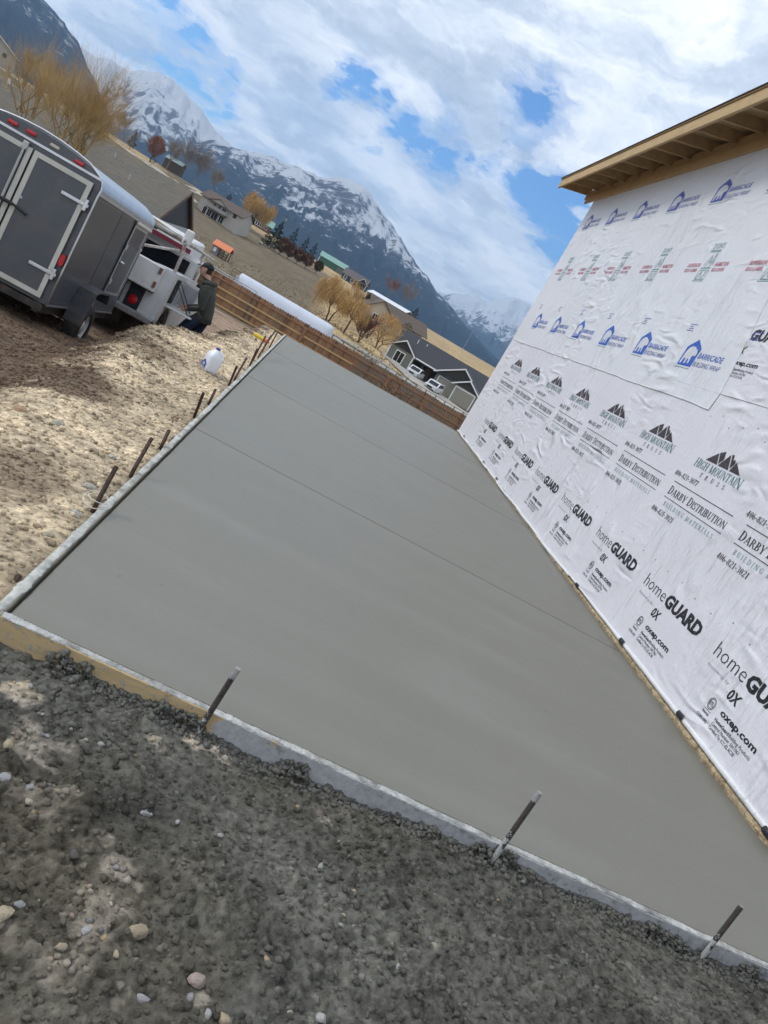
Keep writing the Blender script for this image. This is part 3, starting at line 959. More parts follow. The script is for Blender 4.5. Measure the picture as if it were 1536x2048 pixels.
lf = MB().bbox(XL - .047, XL - .009, YN - .04, 9.6, -.12, .012, .003).bbox(XL - .048, XL - .010, 9.604, YF + .05, -.12, .011, .003)
left = lf.build('form_board', pm('left_form_lumber', (.46, .43, .35), .85, .3, 12, .4, 60, dirt=(.2, .2, .19), dirt_amt=.6, dirt_scale=9))
tag(left, 'wooden form board with pale cement film along the gravel side of the slab', 'form board')
crust_strip(lambda s: ((XL - .028 + .002 * math.sin(s * 3), YN - .03 + s, .011), (1, 0, 0)), 14.5, 900, .037, .005, 15).build('cement_crust', CRUSTW, left, smooth=True)
fb = MB().bbox(XL - .05, XW + .0, YF + .004, YF + .042, -.14, .006, .003).build('form_board', pm('far_form_lumber', (.30, .23, .15), .8, .3, 12, .4, 60))
tag(fb, 'wooden form board closing the far end of the slab', 'form board')

STEEL = pm('rusty_stake_steel', (.055, .036, .028), .75, .5, 40, .4, 160, metal=.3, dirt=(.14, .07, .04), dirt_amt=.6, dirt_scale=20)
STAKE_CEM = pm('stake_cement', (.42, .43, .43), .85, .4, 40, .6, 120)


def stake_cement_material():
    m = bpy.data.materials.new('stake_steel_cement'); m.use_nodes = True
    t = NT(m.node_tree); b = t.n['Principled BSDF']
    oc = t.new('ShaderNodeTexCoord').outputs['Object']
    sp = t.new('ShaderNodeSeparateXYZ'); t.link(oc, sp.inputs[0])
    n = t.noise(oc, 38, 5, .65); n2 = t.noise(oc, 120, 4, .6)
    k = t.math('ADD', t.math('MULTIPLY', t.math('SUBTRACT', .125, sp.outputs[2]), 7.0), t.math('ADD', t.math('MULTIPLY', t.math('SUBTRACT', n, .5), 2.6), t.math('MULTIPLY', sp.outputs[0], -16)))
    k = t.math('MAXIMUM', t.ramp(k, [(.42, 0), (.55, 1)]), t.ramp(sp.outputs[2], [(.252, 0), (.256, .8)]))
    st = t.ramp(n2, [(.3, (.03, .027, .026)), (.7, (.085, .068, .06))])
    t.link(t.mix(k, st, t.ramp(n2, [(.3, (.26, .27, .27)), (.7, (.50, .51, .50))])), b.inputs['Base Color'])
    b.inputs['Roughness'].default_value = .8
    bp = t.new('ShaderNodeBump'); bp.inputs['Strength'].default_value = .8; bp.inputs['Distance'].default_value = .004
    t.link(t.math('ADD', k, n2), bp.inputs['Height']); t.link(bp.outputs[0], b.inputs['Normal'])
    return m


STEELC = stake_cement_material()


def make_stake(name, b, t, r, label, cement=.0, seed=0):
    b, t = Vector(b), Vector(t); d = (t - b)
    root = thing(name, label, 'stake', b, 0, 'steel form stakes')
    st = MB()
    n = 14
    st.tube([d * (i / n) * 1.0 + (Vector((0, 0, -.12)) if i == 0 else Vector((0, 0, 0))) for i in range(n + 1)], [r] * (n - 1) + [r * 1.05, r * 1.0], 12)
    o = st.build('rod', STEELC if cement > 0 else STEEL, root, smooth=False)
    for k in (.35, .6, .85):
        hl = MB()
        c = d * k; q = d.to_track_quat('Z', 'Y').to_matrix().to_4x4()
        hl.lathe([(r * .28, -.0006), (r * .28, .0006)], 8, 0, Matrix.Translation(c + Vector((0, -r * 1.0, 0))) @ Matrix.Rotation(math.pi / 2, 4, 'X'))
        hl.build('nail_hole', pm('hole_black', (.006, .006, .006), .9, .1, 10, 0), root)
    return root


for (bp_, tp_, cem, lab) in [((395, 1465), (476, 1337), .45, 'leftmost cement-splashed steel stake holding the front form'), ((998, 1702), (1080, 1585), .42, 'middle steel stake leaning over the front form'), ((1412, 1904), (1483, 1812), .35, 'rightmost steel stake at the front form near the wall')]:
    yb_ = YN - .062
    make_stake('form_stake', on_plane(*bp_, 1, yb_), on_plane(*tp_, 1, yb_ + .01), .0115, lab, cem, 3)
for i, (bp_, tp_, lab) in enumerate([((5, 1205), (38, 1152), 'short dark stake at the near corner of the left form'), ((190, 1013), (233, 933), 'dark steel stake wound with white string beside the left form'), ((266, 942), (303, 877), 'second brown stake along the left form, behind the wired one'),
                                     ((325, 888), (338, 861), 'short brown stub of a stake along the left form'), ((386, 840), (407, 786), 'tall brown stake nearest the slab joint on the left'), ((421, 800), (431, 779), 'short stub of a stake past the slab joint on the left'),
                                     ((456, 774), (474, 732), 'rust stake in line with the milk jug'), ((470, 757), (493, 716), 'leaning rust stake just past the milk jug'), ((497, 737), (515, 697), 'rust stake midway along the far half of the left form'),
                                     ((513, 706), (531, 673), 'fourth stake from the far end of the left form'), ((520, 708), (542, 671), 'third stake from the far end of the left form'), ((531, 690), (551, 661), 'last but one stake at the far end of the left form'), ((545, 683), (556, 663), 'farthest stake at the end of the left form')]):
    xp = XL - .066
    make_stake('form_stake', on_plane(*bp_, 0, xp), on_plane(*tp_, 0, xp - .012), .0125, lab, .0)

# white string round the wired stake
sb = on_plane(190, 1013, 0, XL - .066)
pth = []
for i in range(70):
    t = i / 69
    a = t * 13
    rr = .018 + .035 * abs(math.sin(t * 7)) + .05 * t
    pth.append(sb + Vector((math.cos(a) * rr * .8, math.sin(a) * rr * 1.4, .006 + .05 * (1 - t) * abs(math.cos(a * .7)) + .02)))
tag(MB().tube(pth, .0022, 5).build('string', pm('white_string', (.7, .68, .62), .8, .1, 40, .2), smooth=True), 'loops of white string tangled round a stake at the left form', 'string')

# ------------------------------------------------------------------ lettering
def tx(s, w, h, off=0.0, shear=0.0, fit=True):
    """flat text as (verts, faces): left edge 0, baseline 0, cap height h, total width w"""
    cu = bpy.data.curves.new('t', 'FONT'); cu.body = s; cu.size = 1; cu.offset = off; cu.resolution_u = 2; cu.fill_mode = 'FRONT'
    ob = bpy.data.objects.new('t', cu); COL.objects.link(ob)
    dg = bpy.context.evaluated_depsgraph_get(); dg.update()
    me = bpy.data.meshes.new_from_object(ob.evaluated_get(dg))
    v = np.array([q.co[:2] for q in me.vertices]); f = [tuple(p.vertices) for p in me.polygons]
    bpy.data.objects.remove(ob); bpy.data.curves.remove(cu); bpy.data.meshes.remove(me)
    x0, x1 = v[:, 0].min(), v[:, 0].max()
    v[:, 0] = (v[:, 0] - x0) / (x1 - x0) * w
    v[:, 1] = v[:, 1] / .729 * h
    v[:, 0] += v[:, 1] * shear
    return v, f


class Print:
    """flat ink on the wrap: u to the right, v up; layers lift by a fraction of a millimetre"""
    def __init__(s):
        s.mb = MB(); s.k = 0; s.segs = [('printed_mark', s.mb)]

    def cut(s, name):
        s.mb = MB(); s.segs.append((name, s.mb)); return s

    def poly(s, pts, m):
        s.k += 1
        x = -.00012 * (s.k % 9)
        s.mb.add([(x, -u, v) for u, v in pts], [tuple(range(len(pts)))], m); return s

    def text(s, st, u, v, w, h, m, off=0.0, shear=0.0):
        vv, f = tx(st, w, h, off, shear); s.cut('lettering')
        s.mb.add([(0, -(u + a), v + b) for a, b in vv], f, m); return s.cut('printed_mark')

    def rect(s, u0, u1, v0, v1, m):
        return s.poly([(u0, v0), (u1, v0), (u1, v1), (u0, v1)], m)

    def ring(s, cu, cv, r, w, m, n=28):
        for i in range(n):
            a, b = 2 * math.pi * i / n, 2 * math.pi * (i + 1) / n
            s.mb.add([(0, -(cu + q * math.cos(t)), cv + q * math.sin(t)) for q, t in ((r - w, a), (r, a), (r, b), (r - w, b))], [(0, 1, 2, 3)], m)
        return s


TK, TN, SF = .17, .075, .055


def glyph(ch):
    P = []
    def rect(x0, x1, y0, y1): P.append([(x0, y0), (x1, y0), (x1, y1), (x0, y1)])
    def serif(x, w, y): rect(x - .075, x + w + .075, y, y + SF)
    def stem(x, w=TK, y0=0, y1=1, st=True, sb=True):
        rect(x, x + w, y0, y1)
        if sb: serif(x, w, y0)
        if st: serif(x, w, y1 - SF)
    def diag(x0, y0, x1, y1, w): P.append([(x0 - w / 2, y0), (x0 + w / 2, y0), (x1 + w / 2, y1), (x1 - w / 2, y1)])
    def arc(cx, cy, rx, ry, a0, a1, wk=TK, wt=TN, n=12):
        for i in range(n):
            a, b = math.radians(a0 + (a1 - a0) * i / n), math.radians(a0 + (a1 - a0) * (i + 1) / n)
            def pt(t, inner):
                w = wk * abs(math.cos(t)) + wt * abs(math.sin(t)) if inner else 0
                return (cx + (rx - w * abs(math.cos(t))) * math.cos(t) if inner else cx + rx * math.cos(t), cy + (ry - wt) * math.sin(t) if inner else cy + ry * math.sin(t))
            P.append([pt(a, 1), pt(a, 0), pt(b, 0), pt(b, 1)])
    w = .7
    if ch == 'A':
        diag(.12, 0, .40, 1, TN); diag(.70, 0, .42, 1, TK); rect(.2, .6, .30, .36); serif(.08, .08, 0); serif(.62, .16, 0); w = .86
    elif ch == 'B': stem(.09); arc(.30, .745, .30, .255, -90, 90); arc(.30, .26, .36, .26, -90, 90); rect(.2, .32, .93, 1); rect(.2, .32, .47, .53); rect(.2, .32, 0, .07); w = .74
    elif ch == 'D': stem(.09); arc(.28, .5, .46, .5, -90, 90); rect(.2, .3, .93, 1); rect(.2, .3, 0, .07); w = .82
    elif ch == 'E': stem(.09); rect(.2, .6, .93, 1); rect(.2, .62, 0, .07); rect(.2, .5, .48, .54); rect(.55, .60, .76, 1); rect(.57, .62, 0, .24); rect(.45, .5, .4, .62); w = .7
    elif ch == 'G': arc(.44, .5, .38, .5, 42, 330); rect(.58, .74, .04, .42); rect(.5, .82, .38, .43); rect(.70, .76, .68, .98); w = .88
    elif ch == 'H': stem(.09); stem(.62); rect(.2, .7, .48, .54); w = .92
    elif ch == 'I': stem(.09); w = .36
    elif ch == 'L': stem(.09); rect(.2, .62, 0, .07); rect(.57, .62, 0, .26); w = .68
    elif ch == 'M': stem(.09, TN); stem(.78); diag(.16, 1, .46, .03, TK); diag(.80, 1, .48, .03, TN); w = 1.06
    elif ch == 'N': stem(.10, TN); stem(.72, TN, sb=False); diag(.16, 1, .74, 0, TK); w = .92
    elif ch == 'O': arc(.44, .5, .38, .5, 0, 360, n=24); w = .88
    elif ch == 'R': stem(.09); arc(.30, .735, .31, .265, -90, 90); rect(.2, .32, .93, 1); rect(.2, .32, .47, .53); diag(.72, 0, .40, .5, TK); serif(.66, .12, 0); w = .82
    elif ch == 'S': arc(.33, .745, .25, .255, 30, 270); arc(.33, .265, .28, .265, -150, 90); rect(.53, .58, .70, .98); rect(.05, .10, .02, .30); w = .66
    elif ch == 'T': stem(.30, st=False); rect(.04, .73, .93, 1); rect(.04, .09, .74, 1); rect(.68, .73, .74, 1); w = .77
    elif ch == 'U': stem(.09, y0=.28, sb=False); stem(.64, TN, y0=.28, sb=False); arc(.40, .3, .31, .3, 180, 360); w = .84
    elif ch == 'Y': diag(.38, .42, .12, 1, TK); diag(.42, .42, .68, 1, TN); stem(.31, y1=.5, st=False); serif(.04, .14, 1 - SF); serif(.62, .1, 1 - SF); w = .8
    elif ch == '0': arc(.30, .5, .25, .5, 0, 360, .16, .06, 24); w = .60
    elif ch == '1': stem(.20, .15, st=False); diag(.12, .80, .26, .98, .09); w = .52
    elif ch == '2': arc(.30, .73, .24, .27, -20, 165, .15, .06); diag(.12, .05, .48, .66, .11); rect(.06, .54, 0, .11); w = .60
    elif ch == '3': arc(.27, .75, .24, .25, -90, 150, .15, .06); arc(.27, .26, .27, .26, -150, 90, .15, .06); w = .60
    elif ch == '4': rect(.32, .47, 0, 1); diag(.10, .30, .36, 1, .08); rect(.04, .58, .24, .32); serif(.32, .15, 0); w = .62
    elif ch == '6': arc(.30, .29, .25, .29, 0, 360, .15, .06, 20); arc(.42, .42, .37, .58, 95, 190, .15, .06); w = .60
    elif ch == '7': rect(.05, .55, .86, 1); diag(.22, 0, .48, .88, .14); rect(.05, .10, .74, 1); w = .60
    elif ch == '8': arc(.30, .76, .22, .24, 0, 360, .14, .06, 18); arc(.30, .27, .26, .27, 0, 360, .15, .06, 18); w = .60
    elif ch == '-': rect(.06, .34, .36, .46); w = .40
    else: w = .42
    return P, w


def serif_text(pr, s, u, v, width, h, m, caps=True, sc=.78, track=0.0):
    """lower-case letters are drawn as small capitals"""
    run, items = 0.0, []; pr.cut('lettering')
    for ch in s:
        k = 1.0 if (ch.isupper() or not ch.isalpha()) else sc
        P, w = glyph(ch.upper())
        items.append((P, run, k)); run += w * k + track
    run -= track
    f = width / run
    for P, x, k in items:
        for poly in P:
            pr.poly([(u + (x + a * k) * f, v + b * k * h) for a, b in poly], m)
    pr.cut('printed_mark')


# ------------------------------------------------------------------ the building under construction
def wrap_material(name, col, rough=.42, ink=False):
    m = bpy.data.materials.new(name); m.use_nodes = True
    t = NT(m.node_tree); t.n.clear()
    out = t.new('ShaderNodeOutputMaterial'); b = t.new('ShaderNodeBsdfPrincipled'); t.link(b.outputs[0], out.inputs[0])
    pos = t.new('ShaderNodeNewGeometry').outputs['Position']
    def rid(vec, sc, det=3, dist=0):
        nd = t.new('ShaderNodeTexNoise', noise_type='RIDGED_MULTIFRACTAL'); t.link(vec, nd.inputs['Vector'])
        nd.inputs['Scale'].default_value = sc; nd.inputs['Detail'].default_value = det; nd.inputs['Roughness'].default_value = .5; nd.inputs['Distortion'].default_value = dist
        return nd.outputs['Fac']
    w1 = rid(t.mapping(pos, (1, 1.0, .45), (.35, 0, 0)), 4.2, 2, .8)
    w2 = rid(t.mapping(pos, (1, .35, 1.3), (-.3, 0, 0)), 5.5, 2, .7)
    w3 = rid(t.mapping(pos, (1, 2.6, .35), (.15, 0, 0)), 7.5, 1, .5)
    k1 = t.ramp(t.noise(pos, .55, 1, .5), [(.42, 0), (.66, 1)]); k2 = t.ramp(t.noise(t.mapping(pos, (1, 1, 1), (0, 0, 0), (5, 3, 8)), .7, 1, .5), [(.46, 0), (.64, 1)])
    k3 = t.ramp(t.noise(t.mapping(pos, (1, 1, 1), (0, 0, 0), (9, 1, 2)), .6, 1, .5), [(.46, 0), (.64, 1)])
    hgt = t.math('ADD', t.math('MULTIPLY', w1, t.math('ADD', .10, k1)), t.math('ADD', t.math('MULTIPLY', w2, t.math('MULTIPLY', k2, .9)), t.math('MULTIPLY', w3, t.math('MULTIPLY', k3, .75))))
    fine = t.noise(pos, 26, 2, .6)
    hgt = t.math('ADD', hgt, t.math('MULTIPLY', fine, .10))
    n = t.noise(pos, 1.1, 4, .5); st = t.ramp(t.noise(pos, 60, 3, .7), [(.70, 0), (.78, 1)])
    c = t.mix(1.0, (*col, 1), t.math('ADD', .93, t.math('MULTIPLY', n, .14)), 'MULTIPLY')
    if not ink:
        sp = t.new('ShaderNodeSeparateXYZ'); t.link(pos, sp.inputs[0])
        lo = t.math('MULTIPLY', t.math('SUBTRACT', .55, sp.outputs[2], True), .5)   # mud splashed up from the ground
        c = t.mix(t.math('MULTIPLY', t.math('MULTIPLY', st, t.math('ADD', .12, lo)), .9), c, (.22, .20, .16, 1))
    else:
        c = t.mix(t.ramp(t.noise(pos, 90, 4, .7), [(.55, 0), (.75, .22)]), c, (.6, .61, .64, 1))
    t.link(c, b.inputs['Base Color']); b.inputs['Roughness'].default_value = rough; b.inputs['Specular IOR Level'].default_value = .45
    bp = t.new('ShaderNodeBump'); bp.inputs['Strength'].default_value = 1.0; bp.inputs['Distance'].default_value = .042
    t.link(hgt, bp.inputs['Height']); t.link(bp.outputs[0], b.inputs['Normal'])
    return m


WRAP = wrap_material('house_wrap_white', (.73, .727, .775))
WRAP2 = wrap_material('house_wrap_upper', (.73, .745, .785))
INK = [wrap_material('ink_black', (.014, .014, .020), .5, True), wrap_material('ink_teal', (.075, .19, .20), .5, True), wrap_material('ink_slate', (.050, .040, .046), .5, True),
       wrap_material('ink_blue', (.030, .115, .50), .5, True), wrap_material('ink_white', (.66, .67, .72), .5, True), wrap_material('ink_red', (.52, .20, .25), .5, True),
       wrap_material('ink_pale_teal', (.22, .36, .37), .5, True), wrap_material('ink_violet_blue', (.055, .075, .38), .5, True), wrap_material('ink_grey', (.27, .27, .30), .5, True)]
BK, TE, SL, BL, WH, RD, PT, VB, GY = range(9)
OSB = pm('strand_board', (.54, .43, .27), .85, .6, 45, .9, 60, dirt=(.20, .11, .05), dirt_amt=.8, dirt_scale=22, bdist=.02)
LUM = pm('fascia_lumber', (.52, .37, .19), .7, .18, 3, .25, 30, stretch=(1, .12, 3), dirt=(.34, .21, .10), dirt_amt=.35, dirt_scale=3)
LUMD = pm('rafter_lumber', (.52, .36, .20), .75, .2, 4, .25, 30, stretch=(.3, 3, 3), dirt=(.25, .14, .06), dirt_amt=.4, dirt_scale=5)
PLY = pm('roof_sheathing', (.46, .31, .17), .8, .25, 5, .3, 40)
SHG = pm('roof_underlay', (.035, .04, .05), .8, .3, 20, .5, 60)

site = thing('building', 'tall new building wrapped in white printed house wrap beside the slab', 'building', (0, 0, 0))
YS, YE = -4.0, 17.30
MB().box(3.757, 9.6, YS, YE - .004, -.3, 5.60).build('wall', OSB, site)


def sheet(name, pts, x, mat, th=.0016):
    """flat sheet standing in the wall plane; pts are (y, z)"""
    mb = MB()
    n = len(pts)
    mb.add([(x, y, z) for y, z in pts] + [(x + th, y, z) for y, z in pts], [tuple(range(n)), tuple(range(2 * n - 1, n - 1, -1))] + [(i, i + n, (i + 1) % n + n, (i + 1) % n) for i in range(n)])
    o = mb.build(name, mat, site)
    bm = bmesh.new(); bm.from_mesh(o.data); bmesh.ops.recalc_face_normals(bm, faces=bm.faces); bm.to_mesh(o.data); bm.free()
    return o


rgw = np.random.default_rng(5)
low_edge = [(float(y), float(.062 + .028 * sstep(7, 12, y) * (fbm(y * 2.2, 0 * y, 4, 4) - .5) * 2 - .03 * sstep(7.5, 9, y))) for y in np.linspace(YS, YE, 120)]
lower = sheet('house_wrap', low_edge + [(YE, 2.52), (YS, 2.52)], XW + .0, WRAP)
tag(lower, 'lower course of house wrap')
up_b = [(float(y), float(2.30 + .012 * (fbm(y * 1.7, y * 0, 3, 9) - .5) * 2 + (.02 if y > 17 else 0))) for y in np.linspace(7.70, YE, 60)]
upper = sheet('house_wrap', up_b + [(YE, 5.50), (8.65, 5.50), (8.32, 4.55), (7.97, 3.49), (7.80, 2.9), (7.69, 2.5)], XW - .005, WRAP2)
tag(upper, 'upper course of house wrap lapped over the lower one')
rb = [(float(y), float(2.478 + .006 * (fbm(y * 1.7, y * 0, 3, 19) - .5) * 2)) for y in np.linspace(YS, 8.9, 40)]
right = sheet('house_wrap', rb + [(8.9, 5.5), (YS, 5.5)], XW - .0025, WRAP)
tag(right, 'nearer upper sheet of house wrap')

# rolled hem and splintered sheathing edge at the foot of the wall
hem = MB(); ny_ = 260
yy = np.linspace(YS, 8.3, ny_)
rad = .021 * (1 + .25 * (fbm(yy * 3, yy * 0, 3, 2) - .5)) * (1 - .45 * sstep(6, 8.3, yy))
hem.tube([(XW - .010, float(y), float(.073 - .012 * sstep(5, 8, y) + .008 * (fbm(y * 2, 0., 3, 6) - .5))) for y in yy], [float(r) for r in rad], 10, flat=.75)
yy2 = np.linspace(8.3, YE, 200)
hem.tube([(XW - .006 - .012 * float(fbm(y * 3, 0., 3, 12)), float(y), float(.035 + .035 * (fbm(y * 2.6, 0., 4, 7) - .4))) for y in yy2], [.010 + .012 * float(fbm(y * 4, 3., 3, 8)) for y in yy2], 8, flat=.9)
hem.build('rolled_hem', wrap_material('hem_white', (.74, .745, .76), .4), lower, smooth=True)
osb = MB(); yo = np.linspace(YS, YE, 900); rings = []
n0 = fbm(yo * 16, yo * 0, 4, 3); n1_ = fbm(yo * 26, yo * 0 + 4, 4, 5)
for i, y in enumerate(yo):
    a = XW - .008 - .062 * (n0[i] - .38) * (1 - .5 * sstep(7, 11, y)); zt = .052 - .02 * sstep(6, 9, y); zb_ = -.01
    rings.append([(a + .008, y, zb_), (a - .004 * n1_[i], y, .012 + .02 * n1_[i]), (a + .004, y, zt * .8), (XW + .01, y, zt), (XW + .012, y, zb_)])
osb.loft(rings).build('sheathing_edge', OSB, site)
for k, (px, py) in enumerate([(1536, 1668), (1361, 1432), (1244, 1284), (1154, 1171), (993, 957), (967, 924), (928, 872)]):
    q = on_plane(px, py, 0, XW - .02); w = .05 if k < 4 else .045
    ph = []
    for j in range(9):
        a = math.radians(-40 + 200 * j / 8)
        ph.append((XW - .011 - .0235 * max(math.sin(a), -.2) * (1 if k < 3 else .75), float(q.z) + .0 + (.027 if k < 3 else .022) * math.cos(a) * -1))
    mb = MB(); nn = len(ph)
    mb.add([(x, q.y - w, z) for x, z in ph] + [(x, q.y + w, z) for x, z in ph], [(j, j + 1, j + 1 + nn, j + nn) for j in range(nn - 1)])
    mb.build('register_mark', INK[BK], lower)
for lst, nm, r in ((up_b, upper, .0055), ([(7.70, 2.30), (7.69, 2.5), (7.80, 2.9), (7.97, 3.49), (8.32, 4.55), (8.65, 5.5)], upper, .0035), (rb, right, .004)):
    MB().tube([(XW - .006 if nm is upper else XW - .0035, y, z) for y, z in lst], r, 6).build('lap_edge', MATS.setdefault('lap', wrap_material('lap_white', (.74, .75, .77), .4)), nm, smooth=True)
# plastic cap staples in a line
for k in range(26):
    y = 3.9 + k * .30; z = .82 + .02 * math.sin(k * 1.7) + (.0 if k % 5 else .03)
    MB().lathe([(.006, 0), (.006, .002)], 8, 0, Matrix.Translation((XW - .0005, y, z)) @ Matrix.Rotation(-math.pi / 2, 4, 'Y')).build('staple', INK[BK], lower)
for k in range(9):
    MB().lathe([(.006, 0), (.006, .002)], 8, 0, Matrix.Translation((XW - .0005, 7.6 - k * .22, 2.24 + .05 * math.sin(k * 2.1))) @ Matrix.Rotation(-math.pi / 2, 4, 'Y')).build('staple', INK[BK], lower)


def place(pr, name, parent, x, ys, zoff=0.0):
    for nm, mb in pr.segs:
        if not mb.v: continue
        me = mb.mesh(nm, INK)
        for y in ys:
            obj(nm, me, parent, (x, y, zoff))


XP1, XP2, XP3 = XW - .0020, XW - .0072, XW - .0045
# homeGUARD block, measured from the left of its first letter
hg = Print()
hg.text('home', 0, .589, .462, .128, BK, -.012)
hg.text('GUARD', .487, .589, .695, .113, BK, .05)
hg.text('R', 1.196, .692, .012, .012, GY)
wordmark = hg; hg = Print()
hg.text('housewrap by', .02, .505, .33, .030, GY, -.01, .25)
hg.text('0X', .405, .437, .150, .082, BK, .03, .15)
maker = hg; hg = Print()
hg.ring(.334, .325, .047, .005, BK).ring(.334, .325, .036, .004, BK)
hg.text('ETL', .307, .311, .054, .030, BK, .02)
hg.rect(.285, .385, .268, .271, BK)
hg.text('Intertek', .288, .236, .094, .024, BK, .01)
hg.text('CCRR-1092', .254, .188, .150, .024, BK, .006)
hg.text('oxep.com', .466, .318, .500, .052, BK, .032)
hg.text('HomeGuard', .458, .257, .205, .028, BK, .022)
hg.text('Building Products', .672, .257, .290, .028, BK)
hg.text('Control Number: 5011961', .456, .222, .395, .027, BK, .004)
hg.text('Certified To: ICC-ES AC38', .453, .187, .370, .027, BK, .006)
for q_, nm_ in ((wordmark, 'wordmark_print'), (maker, 'maker_print'), (hg, 'certification_print')):
    place(q_, nm_, lower, XP1, [5.382 + 1.4645 * k for k in range(-3, 8)])
# HIGH MOUNTAIN TRUSS
hm_ = Print()
for tri in ([(.142, 1.850), (.372, 1.850), (.292, 1.955)], [(.302, 1.962), (.382, 1.862), (.405, 1.890), (.345, 1.975)], [(.345, 1.975), (.405, 1.890), (.43, 1.92), (.385, 1.993)], [(.392, 1.850), (.592, 1.850), (.492, 1.985)],
            [(.507, 1.992), (.597, 1.868), (.618, 1.898), (.545, 1.993)], [(.553, 1.93), (.60, 1.875), (.635, 1.925), (.606, 1.96)], [(.612, 1.850), (.812, 1.850), (.650, 1.945)]):
    hm_.poly(tri, SL)
peaks = hm_; hm_ = Print()
serif_text(hm_, 'High', 0, 1.752, .275, .088, TE, sc=.9)
serif_text(hm_, 'MOUNTAI', .312, 1.752, .505, .078, TE)
serif_text(hm_, 'N', .815, 1.745, .105, .095, TE)
serif_text(hm_, 'TRUSS', .215, 1.680, .50, .045, SL, track=1.15)
place(peaks, 'peaks_print', lower, XP1, [7.33 + 1.463 * k for k in range(-5, 7)])
place(hm_, 'mill_print', lower, XP1, [7.33 + 1.463 * k for k in range(-5, 7)])
# DARBY DISTRIBUTION
db = Print()
serif_text(db, '406-821-3077', -.093, 1.592, .517, .053, BK)
db.rect(0, 1.230, 1.5305, 1.5375, SL)
serif_text(db, 'Darby', .01, 1.400, .405, .086, SL, sc=.82)
serif_text(db, 'Distribution', .455, 1.400, .77, .086, SL, sc=.80)
db.cut('printed_mark').rect(-.004, 1.228, 1.3565, 1.3635, SL)
serif_text(db, 'BUILDING', .07, 1.277, .47, .047, PT, track=.35)
serif_text(db, 'MATERIALS', .595, 1.277, .55, .047, PT, track=.35)
serif_text(db, '406-821-3021', -.099, 1.183, .525, .053, BK)
place(db, 'dealer_print', lower, XP1, [7.470 + 1.463 * k for k in range(-5, 7)])


# BARRICADE block: house badge with a white bear
def badge(c1, c2):
    b = Print()
    b.poly([(0, 0), (.36, 0), (.36, .222), (.18, .322), (0, .222)], c1)
    bear = [(.035, .025), (.075, .025), (.088, .085), (.128, .092), (.138, .028), (.172, .028), (.180, .088), (.216, .08), (.225, .034), (.258, .034), (.245, .115), (.272, .135), (.300, .125), (.322, .142), (.318, .172), (.292, .196), (.285, .212), (.262, .202), (.215, .232), (.14, .238), (.075, .215), (.045, .165), (.04, .10)]
    b.k = 7
    b.poly([(u, v) for u, v in bear], WH)
    b.text('BARRICADE', .392, .112, .575, .068, c1, .012, .12)
    b.text('BUILDING WRAP', .385, .018, .63, .060, c2, -.006, .05)
    b.rect(-.012, .36, -.030, -.019, PT)
    return b


sm = Print()
for i, (a, w) in enumerate([(.0, .20), (.02, .09), (.03, .12), (.0, .16)]):
    sm.rect(a, a + w, .078 - .026 * i, .086 - .026 * i, VB)
place(badge(BL, VB), 'badge_print', upper, XP2, [9.013 + 1.458 * k for k in range(0, 6)], 2.655)
place(sm, 'small_print', upper, XP2, [9.298 + 1.458 * k for k in range(0, 6)], 3.06)
place(sm, 'small_print', right, XP3, [9.298 - 1.458 - .02], 3.06)
place(badge(VB, VB), 'badge_print', upper, XP2, [11.025 + 1.47 * k for k in range(-1, 5)], 4.82)
# dealers' cross: DON'S over a tall emblem, red wings at both sides
dn = Print()
dn.text("DON'S", .43, .42, .30, .075, PT, .012)
dn.rect(.43, .70, .372, .402, PT)
for a, b2, c_, d_ in ((.47, .20, .56, .33), (.56, .33, .60, .22), (.60, .22, .66, .36), (.66, .36, .70, .20), (.52, .16, .58, .27), (.62, .15, .67, .26)):
    dn.poly([(a - .008, b2), (a + .008, b2), (c_ + .008, d_), (c_ - .008, d_)], PT)
dn.rect(.44, .71, .155, .170, PT).rect(.44, .71, .128, .138, PT).rect(.44, .452, .02, .128, PT).rect(.70, .712, .02, .128, PT)
for a, b2, c_, d_ in ((.47, .022, .53, .11), (.53, .11, .57, .022), (.59, .105, .68, .105), (.61, .022, .66, .105)):
    dn.poly([(a - .01, b2), (a + .01, b2), (c_ + .01, d_ + .012), (c_ - .01, d_ + .012)], PT)
dn.rect(.44, .71, .008, .020, PT).rect(.41, .72, -.012, -.003, PT)
dn.text('SUPERIOR', .0, .185, .38, .050, RD, .03).text('BLDG & LUMBER', .0, .115, .36, .045, RD, .03)
dn.text('HAMILTON', .775, .182, .345, .055, RD, .03).text('BLDG CENTER', .775, .115, .32, .045, RD, .03)
place(dn, 'dealer_print', upper, XP2, [10.445 + 1.615 * k for k in range(-1, 5)], 3.70)
# the nearer upper sheet carries the lower brand again, half covered by the lap
for q_, nm_ in ((wordmark, 'wordmark_print'), (maker, 'maker_print'), (hg, 'certification_print')):
    place(q_, nm_, right, XP3, [8.32 - 1.4645 * k for k in range(0, 7)], 2.475)

